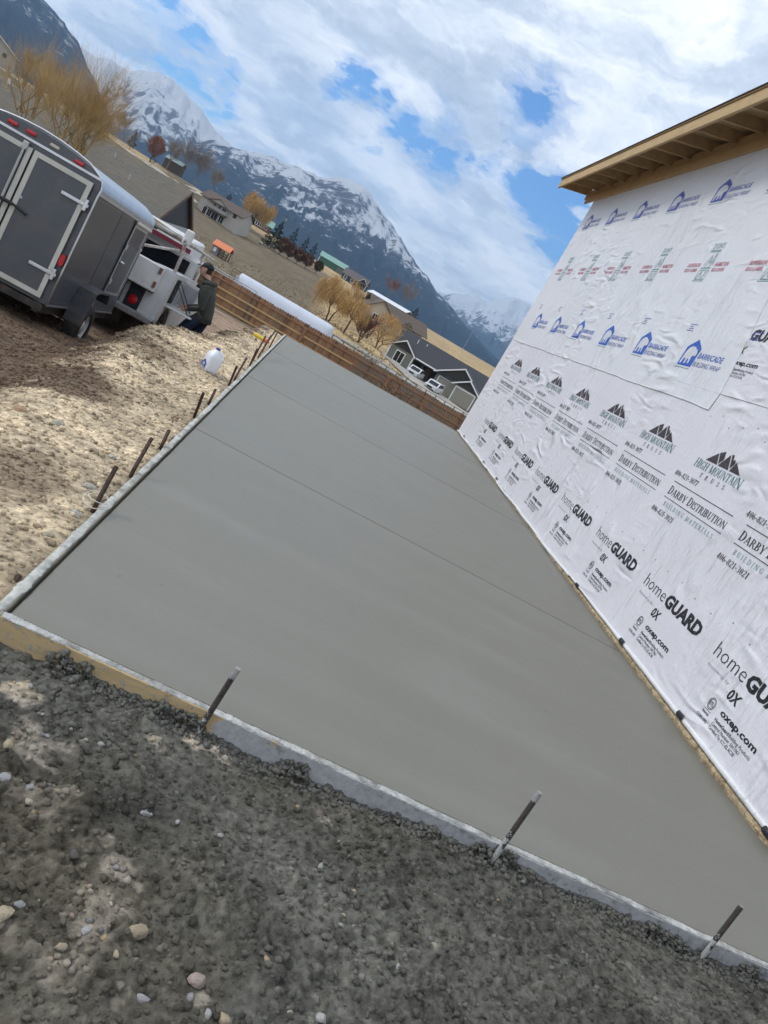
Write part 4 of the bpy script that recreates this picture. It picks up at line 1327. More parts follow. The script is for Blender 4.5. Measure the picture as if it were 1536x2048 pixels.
# roof: fascia, rafters, sheathing
roof = MB()
SLP = .24
zE = 5.73
roof.prism([(3.10, zE + .0), (3.10, zE + .018), (6.7, zE + .018 + 3.6 * SLP), (6.7, zE + 3.6 * SLP)], YS, 18.37, 'y')
roof.prism([(6.7, zE + 3.6 * SLP), (6.7, zE + .018 + 3.6 * SLP), (10.3, zE + .018), (10.3, zE)], YS, 18.37, 'y')
ro = roof.build('roof_deck', PLY, site)
rs = MB()
rs.prism([(3.085, zE + .019), (3.085, zE + .034), (6.7, zE + .034 + 3.615 * SLP), (6.7, zE + .019 + 3.615 * SLP)], YS, 18.39, 'y')
rs.prism([(6.7, zE + .019 + 3.615 * SLP), (6.7, zE + .034 + 3.615 * SLP), (10.315, zE + .034), (10.315, zE + .019)], YS, 18.39, 'y')
rs.build('underlay', SHG, ro)
for a, b_ in ((YS, 4.1), (4.103, 10.2), (10.203, 15.55), (15.553, 18.37)):
    MB().box(3.118, 3.157, a, b_, 5.558, 5.7285).build('fascia_board', LUM, site)
rafter_me = MB().prism([(3.1585, 5.588), (3.80, 5.588 + .64 * SLP), (3.80, zE - .002 + .70 * SLP), (3.1585, zE - .002 + .0585 * SLP)], -.019, .019, 'y').mesh('rafter', LUMD)
for y in [18.345, 17.45, 16.62, 15.86, 15.1, 14.37, 13.66, 12.93, 12.2, 11.45, 10.71, 9.96, 9.22, 8.48, 7.74, 7.0, 6.26, 5.5, 4.7, 3.9, 3.1, 2.3]:
    obj('rafter', rafter_me, site, (0, y, 0))
MB().box(3.701, 3.7345, YS, 17.92, 5.472, 5.607).build('frieze_board', LUM, site)
MB().box(3.742, 3.756, YS, 18.3, 5.61, 5.80).build('eave_blocking', PLY, site)
gb = MB(); gb.prism([(3.80, 5.60), (9.55, 5.60), (9.55, 5.68), (6.7, 6.40), (3.80, 5.70)], 17.2, 17.28, 'y'); gb.build('gable_sheathing', OSB, site)

# ------------------------------------------------------------------ cargo trailer
TBODY = pm('trailer_grey_paint', (.068, .077, .093), .28, .12, 2.5, .03, .8, dirt=(.15, .13, .11), dirt_amt=.35, dirt_scale=3.5, bdist=.012)
TTRIM = pm('trailer_pale_trim', (.55, .55, .50), .5, .12, 20, .1, dirt=(.3, .28, .24), dirt_amt=.35)
ALU = pm('bright_aluminium', (.62, .64, .67), .32, .1, 20, .05, metal=.85, dirt=(.25, .24, .23), dirt_amt=.25)
GALV = pm('galvanised_steel', (.45, .46, .47), .5, .25, 25, .15, metal=.6)
BLKP = pm('black_plastic', (.012, .012, .013), .5, .2, 30, .1)
REDL = pm('red_lens', (.45, .012, .02), .2, .1, 30, .05)
TYRE = pm('tyre_rubber', (.016, .016, .017), .85, .35, 30, .4, 90, dirt=(.12, .09, .06), dirt_amt=.5, dirt_scale=9)
RIMW = pm('white_rim', (.62, .63, .63), .4, .15, 20, .1, dirt=(.25, .2, .15), dirt_amt=.4)
FEND = pm('fender_dark_blue', (.030, .036, .050), .45, .15, 10, .1, dirt=(.16, .12, .08), dirt_amt=.4, dirt_scale=5)
CHAS = pm('chassis_black', (.018, .017, .016), .7, .3, 20, .2, dirt=(.12, .08, .05), dirt_amt=.5)

tr = thing('cargo_trailer', 'dark grey enclosed cargo trailer with pale-trimmed rear doors', 'trailer', (-3.46, 9.25, -.255))
tr.rotation_euler = (math.radians(-4.4), 0, 0)
HW, TL_ = .745, 2.95


def roof_prof(off=0.0):
    pts = []
    for k in range(9):
        a = math.pi / 2 * k / 8
        pts.append((HW - .17 + .17 * math.cos(math.radians(90) - a + math.radians(0)) if False else HW - .13 * (1 - math.cos(a)) - 0 * off, 1.35 + .15 * math.sin(a)))
    # from side top round to crown
    side = [(HW + off, 1.345)] + [(HW + off - .14 * (1 - math.cos(a)), 1.36 + .16 * math.sin(a)) for a in np.linspace(.15, 1.25, 6)]
    crown = [(x, 1.53 + off + .085 * (1 - (x / .64) ** 2)) for x in (.55, .4, .2, 0)]
    half = side + crown
    return half + [(-x, z) for x, z in reversed(half[:-1])]


body = MB()
body.prism([(HW, .0), (HW, 1.345), (-HW, 1.345), (-HW, .0)], .012, TL_, 'y')
body.build('body', TBODY, tr)
rp = roof_prof(.012)
MB().prism(rp, .035, TL_ + .01, 'y').build('roof', pm('roof_aluminium', (.42, .47, .53), .3, .15, 4, .08, 30, metal=.7, dirt=(.2, .2, .2), dirt_amt=.2), tr, smooth=False)
MB().prism(roof_prof(-.004), .0, .034, 'y').build('rear_header', TBODY, tr)
# bright edge bead round the rear and along the side
bead = MB()
edge = [(HW + .008, z) for z in (.0, .4, .9, 1.30)] + [(x, z) for x, z in roof_prof(.016)[1:-1]] + [(-HW - .008, z) for z in (1.30, .9, .4, 0.)]
bead.tube([(x, .004, z) for x, z in edge], .012, 6)
bead.build('corner_trim', ALU, tr, smooth=True)
MB().box(-HW + .02, HW - .02, -.012, .001, 1.462, 1.487).build('drip_moulding', ALU, tr)
MB().box(HW + .001, HW + .012, .03, TL_, 1.322, 1.346).build('side_moulding', ALU, tr)
MB().box(HW + .001, HW + .008, .03, .80, -.012, .012).box(HW + .001, HW + .008, 1.5, TL_, -.012, .012).build('sill_moulding', ALU, tr)
# rear doors
for s in (1, -1):
    x0, x1 = (.012, HW - .075) if s > 0 else (-HW + .075, -.012)
    d = MB().bbox(x0, x1, -.022, .008, .045, 1.405, .004).build('rear_door', TBODY, tr)
    w = .052; t_ = MB()
    t_.box(x0, x0 + w, -.030, -.0225, .045, 1.405).box(x1 - w, x1, -.030, -.0225, .045, 1.405).box(x0 + w, x1 - w, -.030, -.0225, 1.353, 1.405).box(x0 + w, x1 - w, -.030, -.0225, .045, .097)
    t_.build('door_frame', TTRIM, d)
    for zc_ in (.34, 1.16):
        h = MB(); h.bbox(min(s * (HW - .02), s * (HW - .33)), max(s * (HW - .02), s * (HW - .33)), -.046, -.031, zc_ - .019, zc_ + .019, .006)
        h.bbox(min(s * (HW - .035), s * (HW - .075)), max(s * (HW - .035), s * (HW - .075)), -.052, -.0225, zc_ - .062, zc_ + .062, .006)
        h.build('strap_hinge', ALU, d)
d0 = MB().tube([(-.09, -.05, .05), (-.09, -.05, 1.42)], .014, 8)
d0.bbox(-.12, -.06, -.06, -.02, 1.36, 1.44, .006).bbox(-.12, -.06, -.06, -.02, .03, .09, .006).bbox(-.12, -.06, -.06, -.02, .60, .65, .006)
lock = d0.build('lock_bar', GALV, tr)
MB().bbox(-.10, .05, -.085, -.06, .775, .815, .01).tube([(.04, -.072, .80), (.21, -.075, .765)], [.013, .016], 8).build('handle', BLKP, lock)
MB().lathe([(.016, 0), (.016, .012)], 12, 0, Matrix.Translation((.075, -.024, .90)) @ Matrix.Rotation(math.pi / 2, 4, 'X')).build('door_stop', GALV, tr)
for x, z in ((-.30, 1.535), (-.10, 1.54), (.45, 1.515)):
    MB().bbox(x - .055, x + .055, -.028, -.002, z - .02, z + .02, .01).build('marker_light', REDL, tr)
MB().bbox(.11, .21, -.010, -.001, 1.525, 1.555, .003).build('plate_lamp', pm('plate_lamp_cream', (.55, .52, .42), .4, .1, 20, .05), tr)
mt = Matrix.Translation((HW - .038, -.004, .52))
lamp = MB(); pts = [(math.cos(a) * .028, math.sin(a) * .028 + (.038 if math.sin(a) > 0 else -.038)) for a in np.linspace(0, 2 * math.pi, 24, endpoint=False)]
lamp.prism(pts, -.022, .002, 'y', 0, mt); lamp.prism([(x * 1.22, z * 1.1) for x, z in pts], -.010, .0, 'y', 1, mt)
lamp.build('tail_light', [REDL, BLKP], tr)
MB().box(-HW + .02, HW - .02, -.02, .012, -.09, -.014).box(-HW + .05, -HW + .12, .0, TL_, -.12, -.002).box(HW - .12, HW - .05, .0, TL_, -.12, -.002).build('frame', CHAS, tr)
MB().box(-.03, .03, 2.9, 4.1, -.12, -.05).build('tongue', CHAS, tr)
rv = MB()
for k in range(26):
    for z in (1.29, .05):
        rv.lathe([(.006, 0), (.004, .003)], 6, 0, Matrix.Translation((HW + .0005, .06 + k * .113, z)) @ Matrix.Rotation(math.pi / 2, 4, 'Y'))
tag(rv.build('rivets', ALU, tr), kind='stuff')
MB().box(HW + .0005, HW + .002, 1.215, 1.225, .01, 1.32).build('panel_seam', BLKP, tr)
# side door
sd = MB().bbox(HW + .001, HW + .018, 1.98, 2.70, .30, 1.24, .004).build('side_door', TBODY, tr)
MB().box(HW + .0185, HW + .026, 1.95, 1.985, .27, 1.27).box(HW + .0185, HW + .026, 2.695, 2.73, .27, 1.27).box(HW + .0185, HW + .026, 1.985, 2.695, 1.235, 1.27).box(HW + .0185, HW + .026, 1.985, 2.695, .27, .305).build('door_frame', ALU, sd)
MB().bbox(HW + .02, HW + .06, 1.93, 2.76, 1.275, 1.32, .012).build('drip_cap', TTRIM, sd)
MB().lathe([(.022, 0), (.022, .02), (.012, .05), (.012, .06)], 12, 0, Matrix.Translation((HW + .02, 2.06, .74)) @ Matrix.Rotation(math.pi / 2, 4, 'Y')).build('handle', ALU, sd)
for z in (.95, .45):
    MB().bbox(HW + .02, HW + .045, 1.925, 2.0, z - .04, z + .04, .008).build('hinge', GALV, sd)
MB().bbox(HW + .02, HW + .045, 2.66, 2.78, .98, 1.02, .006).build('hold_back', GALV, sd)
# fender and wheel
fe = MB()
fp = [(.79, -.13), (.80, -.02), (.88, .30), (1.00, .335), (1.46, .335), (1.52, .30), (1.54, .20)]
fi = [(1.52, .19), (1.50, .285), (1.44, .315), (1.01, .315), (.895, .29), (.82, -.02), (.81, -.13)]
fe.prism(list(reversed(fp + fi)), HW + .002, HW + .225, 'x')
fe.build('fender', FEND, tr)


def make_wheel(parent, x, y, z, r, w, rim_m, name='wheel', side=1):
    wm = Matrix.Translation((x, y, z)) @ Matrix.Rotation(side * math.pi / 2, 4, 'Y')
    ty = MB().lathe([(r * .60, -w * .48), (r * .66, -w * .5), (r * .90, -w * .5), (r * .985, -w * .38), (r, -w * .15), (r, w * .15), (r * .985, w * .38), (r * .90, w * .5), (r * .66, w * .5), (r * .60, w * .48)], 40, 0, wm, cap=False)
    wh = ty.build(name, TYRE, parent, smooth=True)
    rm = MB().lathe([(r * .605, w * .40), (r * .60, w * .30), (r * .52, w * .22), (r * .48, w * .12), (r * .40, w * .20), (r * .22, w * .28), (r * .20, w * .36), (r * .08, w * .38), (0.001, w * .38)], 32, 0, wm, cap=False)
    rm.lathe([(r * .605, -w * .40), (.001, -w * .30)], 24, 0, wm, cap=False)
    rim = rm.build('rim', rim_m, wh, smooth=True)
    sl = MB()
    for k in range(8):
        a = 2 * math.pi * k / 8
        sl.lathe([(r * .055, w * .155), (r * .055, w * .20)], 8, 0, wm @ Matrix.Translation((math.cos(a) * r * .46, math.sin(a) * r * .46, .004)))
    sl.build('rim_slot', BLKP, wh)
    nt = MB()
    for k in range(5):
        a = 2 * math.pi * k / 5
        nt.lathe([(r * .03, w * .2), (r * .03, w * .34), (.002, w * .35)], 6, 0, wm @ Matrix.Translation((math.cos(a) * r * .30, math.sin(a) * r * .30, 0)))
    nt.build('lug_nuts', GALV, wh)
    return wh


make_wheel(tr, HW + .115, 1.10, -.155, .285, .185, RIMW)
make_wheel(tr, -HW - .115, 1.10, -.155, .285, .185, RIMW, side=-1)
MB().tube([(-HW - .1, 1.10, -.155), (HW + .1, 1.10, -.155)], .03, 8).build('axle', CHAS, tr)
sj = MB().bbox(HW - .03, HW + .03, 1.66, 1.72, -.24, .19, .006); sj.build('drop_leg', GALV, tr)
MB().bbox(HW - .025, HW + .034, 1.655, 1.725, -.30, -.241, .004).build('reflector', REDL, tr)

# ------------------------------------------------------------------ white work truck with utility body
TW = pm('truck_white_paint', (.68, .69, .70), .35, .08, 5, .05, 60, dirt=(.28, .25, .21), dirt_amt=.25, dirt_scale=4)
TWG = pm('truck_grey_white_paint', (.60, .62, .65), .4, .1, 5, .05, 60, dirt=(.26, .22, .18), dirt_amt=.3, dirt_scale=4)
RUST = pm('rusty_white_rack', (.55, .54, .52), .6, .2, 12, .3, 60, dirt=(.16, .07, .035), dirt_amt=.95, dirt_scale=8)
GLS = pm('dark_glass', (.015, .02, .026), .08, .2, 4, 0)
SHADEB = pm('shade_black', (.012, .012, .013), .8, .4, 12, .3)  # near-black standing in for shade, in the compartment and under the cabinet
NAVY = pm('dark_navy_steel', (.012, .016, .030), .5, .3, 10, .1, dirt=(.1, .08, .06), dirt_amt=.3)
tk = thing('work_truck', 'white work truck with open utility body and rusty ladder rack', 'truck', (-3.27, 13.10, -1.02))
tk.rotation_euler = (math.radians(-4.0), 0, 0)
HT = .97
# utility body: side boxes with wheel arch, floor, tail frame
arch = [(.68 + .47 * math.cos(a), .36 + .47 * math.sin(a)) for a in np.linspace(math.pi - .35, .35, 12)]
sidep = [(.0, .56), (arch[0][0], .54)] + arch + [(arch[-1][0], .50), (2.25, .46), (2.25, 1.41), (.0, 1.41)]
for s in (1, -1):
    a, b_ = (HT - .36, HT) if s > 0 else (-HT, -HT + .36)
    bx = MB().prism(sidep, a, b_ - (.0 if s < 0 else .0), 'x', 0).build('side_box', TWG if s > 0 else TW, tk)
    if s > 0:
        MB().box(HT + .0015, HT + .004, .26, .72, .92, 1.33).build('opening_shade', SHADEB, bx)  # flat sheet on the box; shade of the open compartment is colour only
        MB().box(HT + .0045, HT + .012, .0, .24, .60, 1.405).build('corner_post', TW, bx)
        MB().box(HT + .0045, HT + .012, .24, 2.24, 1.345, 1.405).build('top_rail', TW, bx)
        cl = MB(); rgc = np.random.default_rng(4)
        for k in range(9):
            yy_, zz_ = .30 + rgc.uniform(0, .36), .95 + rgc.uniform(0, .22)
            cl.bbox(HT - .04, HT + .010, yy_, yy_ + .07, zz_, zz_ + .06, .008)
        cl.build('tools', pm('tool_clutter', (.10, .10, .085), .7, .6, 14, .2), bx)
        # front vertical door swung open, lower door dropped flat on two struts
        MB().bbox(HT, HT + .30, 1.02, 1.05, .90, 1.36, .006).build('compartment_door', TW, bx)
        MB().box(HT + .03, HT + .27, 1.004, 1.0185, .95, 1.31).build('door_liner', pm('liner_grey', (.38, .39, .42), .5, .2, 30, .2), bx)
        dd = MB().bbox(HT + .0, HT + .44, .30, 1.10, .855, .885, .008).build('drop_door', TW, bx)
        [MB().tube([(HT, y_, 1.28), (HT + .36, y_, .89)], .008, 6).build('strut', BLKP, bx) for y_ in (.42, .80)]
        MB().bbox(HT + .14, HT + .36, .50, .95, .886, .915, .006).build('tray', pm('paper_white', (.6, .6, .58), .6, .15, 30, .1), bx)
MB().box(-HT + .361, HT - .361, .03, 2.25, .60, .66).build('bed_floor', NAVY, tk)
tf = MB().box(-HT + .002, HT - .30, -.004, .03, .58, .98).build('tail_panel', NAVY, tk)
MB().bbox(-HT - .0, HT + .01, -.16, -.01, .50, .60, .015).build('rear_bumper', pm('bumper_steel', (.30, .31, .32), .45, .25, 14, .15, metal=.5, dirt=(.10, .08, .06), dirt_amt=.6), tk)
MB().lathe([(.075, 0), (.07, .02), (.0, .03)], 20, 0, Matrix.Translation((HT - .42, -.006, .735)) @ Matrix.Rotation(math.pi / 2, 4, 'X')).build('tail_light', REDL, tk)
MB().lathe([(.07, 0), (.065, .05), (.0, .055)], 20, 0, Matrix.Translation((HT - .72, -.006, .78)) @ Matrix.Rotation(math.pi / 2, 4, 'X')).build('hitch_cap', pm('cream_cap', (.40, .38, .32), .5, .2, 20, .1), tk)
MB().bbox(HT - .60, HT - .54, -.05, -.005, .56, .98, .006).build('vise_post', GALV, tk)
MB().bbox(HT + .002, HT + .05, -.19, -.13, .53, .58, .01).build('bumper_end', BLKP, tk)
cab_ = MB().bbox(HT - .68, HT - .17, -.22, .16, .985, 1.40, .014).build('tool_cabinet', TW, tk)
MB().box(HT - .665, HT - .185, -.20, .14, .965, .984).build('underside_shade', SHADEB, cab_)  # sheet below the cabinet with its shade put into the colour
for z in (1.33, 1.10):
    MB().bbox(HT - .215, HT - .165, -.245, -.2205, z - .05, z + .05, .006).build('latch', pm('rusty_latch', (.18, .10, .08), .6, .4, 30, .3), cab_)
MB().lathe([(.010, 0), (.010, .012)], 8, 0, Matrix.Translation((HT - .36, -.221, 1.06)) @ Matrix.Rotation(math.pi / 2, 4, 'X')).build('lock', GALV, cab_)
sc_ = MB().bbox(HT - .98, HT - .76, -.20, .0, .93, 1.20, .01).build('switch_box', pm('switch_box_cream', (.50, .49, .44), .5, .15, 20, .1), tk)
for k in range(4):
    MB().lathe([(.012, 0), (.012, .006)], 8, 0, Matrix.Translation((HT - .92 + .05 * (k % 3), -.2005, 1.15 - .035 * (k // 2))) @ Matrix.Rotation(math.pi / 2, 4, 'X')).build('switch_hole', BLKP, sc_)
MB().bbox(HT - .95, HT - .70, .05, .30, 1.20, 1.42, .03).build('fuel_can', pm('red_can', (.50, .05, .06), .45, .2, 14, .1), tk)
# ladder rack
rk_ = MB()
for s in (1, -1):
    rk_.tube([(s * (HT - .05), .06, 1.40), (s * (HT - .06), .05, 1.72), (s * (HT - .10), .03, 1.90)], .027, 8)
    rk_.tube([(s * (HT - .06), 2.12, 1.40), (s * (HT - .08), 2.12, 1.90)], .027, 8)
    rk_.tube([(s * (HT - .10), -.06, 1.92), (s * (HT - .10), 3.6, 1.92)], .026, 8)
rk_.tube([(-HT + .08, .03, 1.92), (HT - .08, .03, 1.92)], .026, 8).tube([(-HT + .08, 2.12, 1.92), (HT - .08, 2.12, 1.92)], .024, 8)
rk_.tube([(HT - .10, .06, 1.75), (HT - .9, .10, 1.46)], .022, 8)
rack = rk_.build('ladder_rack', RUST, tk, smooth=True)
MB().bbox(HT - .15, HT - .03, -.03, .14, 1.86, 2.10, .02).build('rack_upright', TW, rack)
# folded tarp roll and lumber on the rack
MB().bbox(-.75, .62, .9, 2.6, 1.945, 1.975, .006).build('deck_board', pm('grey_deck_board', (.30, .30, .29), .8, .2, 8, .2), rack)
MB().bbox(-.60, -.35, .3, 2.8, 1.977, 2.03, .005).bbox(-.30, .0, .5, 2.9, 1.977, 2.02, .005).build('lumber', pm('rack_lumber', (.42, .27, .13), .8, .3, 8, .3), rack)
# clutter in and on the bed
GRYT = pm('grey_hose', (.10, .10, .10), .7, .2, 20, .1)
for k, (x, y, z, r) in enumerate(((-.25, .9, 1.0, .22), (-.05, 1.4, 1.05, .18))):
    cv = []
    for i in range(60):
        a = i / 59 * 6 * math.pi; cv.append((x + r * math.cos(a), y + r * math.sin(a) * .8, z + .012 * i / 6))
    MB().tube(cv, .018, 6).build('hose', GRYT if k else pm('orange_hose', (.45, .14, .04), .6, .2, 20, .1), tk, smooth=True)
for (x0, x1, y0, y1, z0, z1, m_, nm) in ((-.55, -.15, .3, .8, .66, 1.25, BLKP, 'crate'), (.0, .30, .35, .75, .66, 1.18, pm('blue_bin', (.03, .07, .20), .6, .2, 10, .1), 'bin'), (-.5, .3, 1.6, 2.15, .66, 1.35, pm('olive_tarp', (.10, .10, .07), .9, .4, 6, .6, bdist=.03), 'tarp_bundle'), (-.62, -.30, -.05, .12, 1.05, 1.32, pm('grey_meter_box', (.30, .31, .31), .6, .2, 10, .1), 'meter_box')):
    MB().bbox(x0, x1, y0, y1, z0, z1, .03).build(nm, m_, tk)
for k in range(4):
    MB().tube([(-.72 + .07 * k, .1, 1.955), (-.72 + .07 * k, 3.4, 1.955)], .018, 6).build('conduit', GALV if k % 2 else RUST, rack, smooth=True)
for k in range(5):
    MB().bbox(-.42 + .06 * k, -.38 + .06 * k, .12, .17, 1.48 + .02 * (k % 2), 1.84, .006).build('hand_tool', BLKP, rack)
MB().tube([(.25, .0, 1.2), (.30, .02, 1.65), (.22, .1, 1.95)], .012, 6).build('shovel_handle', pm('rack_lumber', (.42, .27, .13)), tk)
# cab
cabp = [(2.27, .50), (2.27, 1.10), (2.33, 1.70), (2.45, 1.78), (3.55, 1.78), (4.05, 1.14), (5.25, 1.06), (5.33, .95), (5.33, .45)]
cb = MB().prism(list(reversed(cabp)), -.90, .90, 'x').build('cab', TW, tk)
MB().box(-.70, .70, 2.262, 2.269, 1.20, 1.66, 0, Matrix.Identity(4)).build('rear_window', GLS, cb)
for s in (1, -1):
    MB().prism([(2.60, 1.16), (3.50, 1.16), (3.40, 1.66), (2.60, 1.68)], s * .9005 - .002, s * .9005 + .002, 'x').build('side_window', GLS, cb)
    MB().bbox(s * .93 - .03, s * .93 + .09 * s + .03, 3.42, 3.48, 1.16, 1.36, .01).build('mirror', BLKP, cb)
    make_wheel(tk, s * (HT - .12), .68, .36, .36, .23, RIMW, side=s)
    make_wheel(tk, s * (HT - .14), 4.35, .36, .36, .23, RIMW, side=s)
MB().quad((-.75, 3.60, 1.74), (.75, 3.60, 1.74), (.80, 4.03, 1.17), (-.80, 4.03, 1.17)).build('windscreen', GLS, cb)
MB().box(-.5, .5, .0, 5.2, .30, .50).build('frame', CHAS, tk)

# ------------------------------------------------------------------ person beside the truck
def ellipsoid(mb, c, r, n=16, m=8, rot=None):
    rings = []
    for j in range(m + 1):
        t = math.pi * (j + .02 * (j == 0) - .02 * (j == m)) / m
        t = min(max(t, .06), math.pi - .06)
        ring = []
        for k in range(n):
            a = 2 * math.pi * k / n
            v = Vector((r[0] * math.sin(t) * math.cos(a), r[1] * math.sin(t) * math.sin(a), -r[2] * math.cos(t)))
            if rot: v = rot @ v
            ring.append(Vector(c) + v)
        rings.append(ring)
    mb.loft(rings)


def remesh(mb, voxel, name):
    me0 = mb.mesh(name, [])
    ob = bpy.data.objects.new(name, me0); COL.objects.link(ob)
    md = ob.modifiers.new('r', 'REMESH'); md.mode = 'VOXEL'; md.voxel_size = voxel
    sm_ = ob.modifiers.new('s', 'SMOOTH'); sm_.factor = .5; sm_.iterations = 3
    dg = bpy.context.evaluated_depsgraph_get(); dg.update()
    me = bpy.data.meshes.new_from_object(ob.evaluated_get(dg))
    bpy.data.objects.remove(ob)
    me.name = name
    return me


# figure frame: faces -X; f = forward (towards -X), s = to his left (towards the camera)
PX, PY_ = -1.74, 13.85
PZ = -1.03
person = thing('person', 'person in dark hooded jacket, jeans and dark cap bent over the truck tray', 'person', (PX, PY_, PZ))


def Q(f, s, z):
    return Vector((-f, -s, z))


pb = MB()
HIP = .93
# legs: left leg (near the camera) stepped forward with bent knee, right leg straight
pb.tube([Q(.02, .10, .95), Q(.16, .115, .72), Q(.27, .12, .50), Q(.24, .12, .30), Q(.20, .12, .09)], [.098, .092, .066, .060, .048], 14)
pb.tube([Q(.20, .12, .10), Q(.23, .12, .055), Q(.33, .125, .045), Q(.42, .13, .035)], [.05, .052, .045, .03], 12)
pb.tube([Q(-.03, -.10, .95), Q(.0, -.11, .72), Q(.03, -.115, .50), Q(-.02, -.115, .30), Q(-.08, -.115, .09)], [.098, .090, .066, .060, .048], 14)
pb.tube([Q(-.08, -.115, .10), Q(-.05, -.115, .055), Q(.06, -.12, .045), Q(.15, -.12, .035)], [.05, .052, .045, .03], 12)


def ering(c, rf, rs, tilt, n=20):
    out = []
    for k in range(n):
        a = 2 * math.pi * k / n
        f, s, z = rf * math.cos(a), rs * math.sin(a), 0.0
        out.append(c + Q(f * math.cos(tilt), s, -f * math.sin(tilt)))
    return out


T_ = [(Q(-.02, 0, .86), .115, .165, 0), (Q(-.02, 0, .95), .135, .180, .05), (Q(.0, 0, 1.05), .135, .175, .18), (Q(.05, 0, 1.18), .145, .185, .30), (Q(.10, 0, 1.31), .145, .200, .36), (Q(.14, 0, 1.42), .120, .185, .40), (Q(.17, 0, 1.48), .085, .12, .45), (Q(.19, 0, 1.51), .062, .065, .5)]
pb.loft([ering(*q) for q in T_])
pb.tube([Q(.18, 0, 1.47), Q(.225, 0, 1.56), Q(.25, 0, 1.60)], [.066, .058, .056], 14)
HC = Q(.275, 0, 1.655)
ellipsoid(pb, HC, (.098, .076, .118), 20, 12)
ellipsoid(pb, HC + Q(.035, 0, -.055), (.062, .055, .06), 16, 8)          # jaw
pb.tube([HC + Q(.088, 0, .02), HC + Q(.118, 0, -.022), HC + Q(.088, 0, -.036)], [.010, .017, .012], 8)   # nose
ellipsoid(pb, HC + Q(.082, 0, -.068), (.018, .026, .010), 10, 6)           # lips
ellipsoid(pb, HC + Q(.078, 0, .030), (.022, .055, .012), 10, 6)            # brow
for s in (1, -1):
    ellipsoid(pb, HC + Q(-.008, s * .076, -.006), (.020, .011, .032), 10, 6)   # ears
# arms: upper arm down, forearm forward, hands over the tray
for s, hx in ((1, .30), (-1, .36)):
    sh = Q(.11, s * .19, 1.385); el_ = Q(.06, s * .24, 1.08); wr = Q(hx - .04, s * .16, .955)
    pb.tube([sh, (sh + el_) / 2 + Q(0, s * .012, 0), el_, (el_ + wr) / 2, wr], [.075, .066, .055, .050, .036], 14)
    d = (wr - el_).normalized()
    palm = wr + d * .06
    pb.tube([wr, wr + d * .03, wr + d * .075, wr + d * .10], [.028, .036, .040, .034], 10, flat=.55)
    lat = Vector((0, -1, 0)).cross(d).normalized() if False else Q(0, 1, 0)
    for j, (off, ln) in enumerate(((-.030, .066), (-.010, .076), (.010, .072), (.029, .056))):
        b0 = wr + d * .092 + lat * off * .95
        k1 = b0 + d * ln * .5 + Vector((0, 0, -.008)); k2 = b0 + d * ln * .8 + Vector((0, 0, -.032)); k3 = b0 + d * ln * .86 + Vector((0, 0, -.052))
        pb.tube([b0 - d * .02, k1, k2, k3], [.0095, .009, .0085, .007], 8)
    tb = wr + d * .03 - lat * s * .034
    pb.tube([tb, tb + d * .03 - lat * s * .016, tb + d * .058 - lat * s * .014 + Vector((0, 0, -.012))], [.012, .010, .008], 8)
bme = remesh(pb, .0085, 'body')
SKIN = pm('skin', (.46, .27, .20), .55, .12, 30, .1); JKT = pm('jacket_cloth', (.042, .048, .041), .85, .25, 18, .5, 60, bdist=.01); JEAN = pm('jeans_denim', (.022, .034, .075), .85, .3, 25, .5, 80)
BOOT = pm('boot_leather', (.05, .035, .025), .7, .3, 20, .2); CAPM = pm('cap_cloth', (.012, .014, .018), .8, .2, 30, .3); HAIR = pm('hair_brown', (.03, .02, .014), .8, .3, 60, .4)
for m_ in (SKIN, JKT, JEAN, BOOT, HAIR): bme.materials.append(m_)
mi = []
for p_ in bme.polygons:
    c = p_.center; f, s_, z = -c.x, -c.y, c.z
    hand = (f > .255 and z < 1.0 and z > .80 and f > (.265 if s_ > 0 else .325))
    if hand: k = 0
    elif z > 1.535 + .0 * f:
        k = 4 if (f < .262 and z > 1.60) else 0
    elif z > .90 or (f > .1 and z > .86): k = 1
    elif z > .115: k = 2
    else: k = 3
    mi.append(k)
bme.polygons.foreach_set('material_index', mi)
bme.polygons.foreach_set('use_smooth', [True] * len(bme.polygons))
obj('body', bme, person)
cp = MB()
rings = []
for j in range(7):
    t = math.pi / 2 * j / 6
    rings.append([HC + Q(.106 * math.cos(t) * math.cos(a) - .006, .084 * math.cos(t) * math.sin(a), .030 + .095 * math.sin(t)) for a in np.linspace(0, 2 * math.pi, 20, endpoint=False)])
cp.loft(rings)
cap_o = cp.build('cap', CAPM, person, smooth=True)
br_ = MB(); arcp = [(.055 + .120 * math.cos(a), .080 * math.sin(a)) for a in np.linspace(-1.5, 1.5, 14)]
top = [HC + Q(f, s, .036 - .18 * (f - .07)) for f, s in arcp]; bot = [v - Vector((0, 0, .012)) for v in top]
n = len(top); br_.add(top + bot, [tuple(range(n)), tuple(range(2 * n - 1, n - 1, -1))] + [(i, i + n, (i + 1) % n + n, (i + 1) % n) for i in range(n)])
br_.build('brim', CAPM, cap_o)
MB().add([HC + Q(.088, -.022, .06), HC + Q(.088, .022, .06), HC + Q(.072, .02, .095), HC + Q(.072, -.02, .095)], [(0, 1, 2, 3)]).build('patch', pm('cap_patch', (.6, .6, .58), .7, .1, 30, .1), cap_o)
hd = MB()
hp = []
for a in np.linspace(-2.5, 2.5, 15):
    hp.append(Q(.155 - .105 * math.cos(a), .115 * math.sin(a), 1.475 + .035 * math.cos(a)))
hd.tube(hp, [.02] + [.042] * 13 + [.02], 10)
hd.build('hood', JKT, person, smooth=True)
hem_ = MB(); hem_.loft([ering(Q(-.02, 0, .88), .145, .188, 0), ering(Q(-.02, 0, .93), .148, .192, .03)], cap=False); hem_.build('jacket_hem', JKT, person, smooth=True)
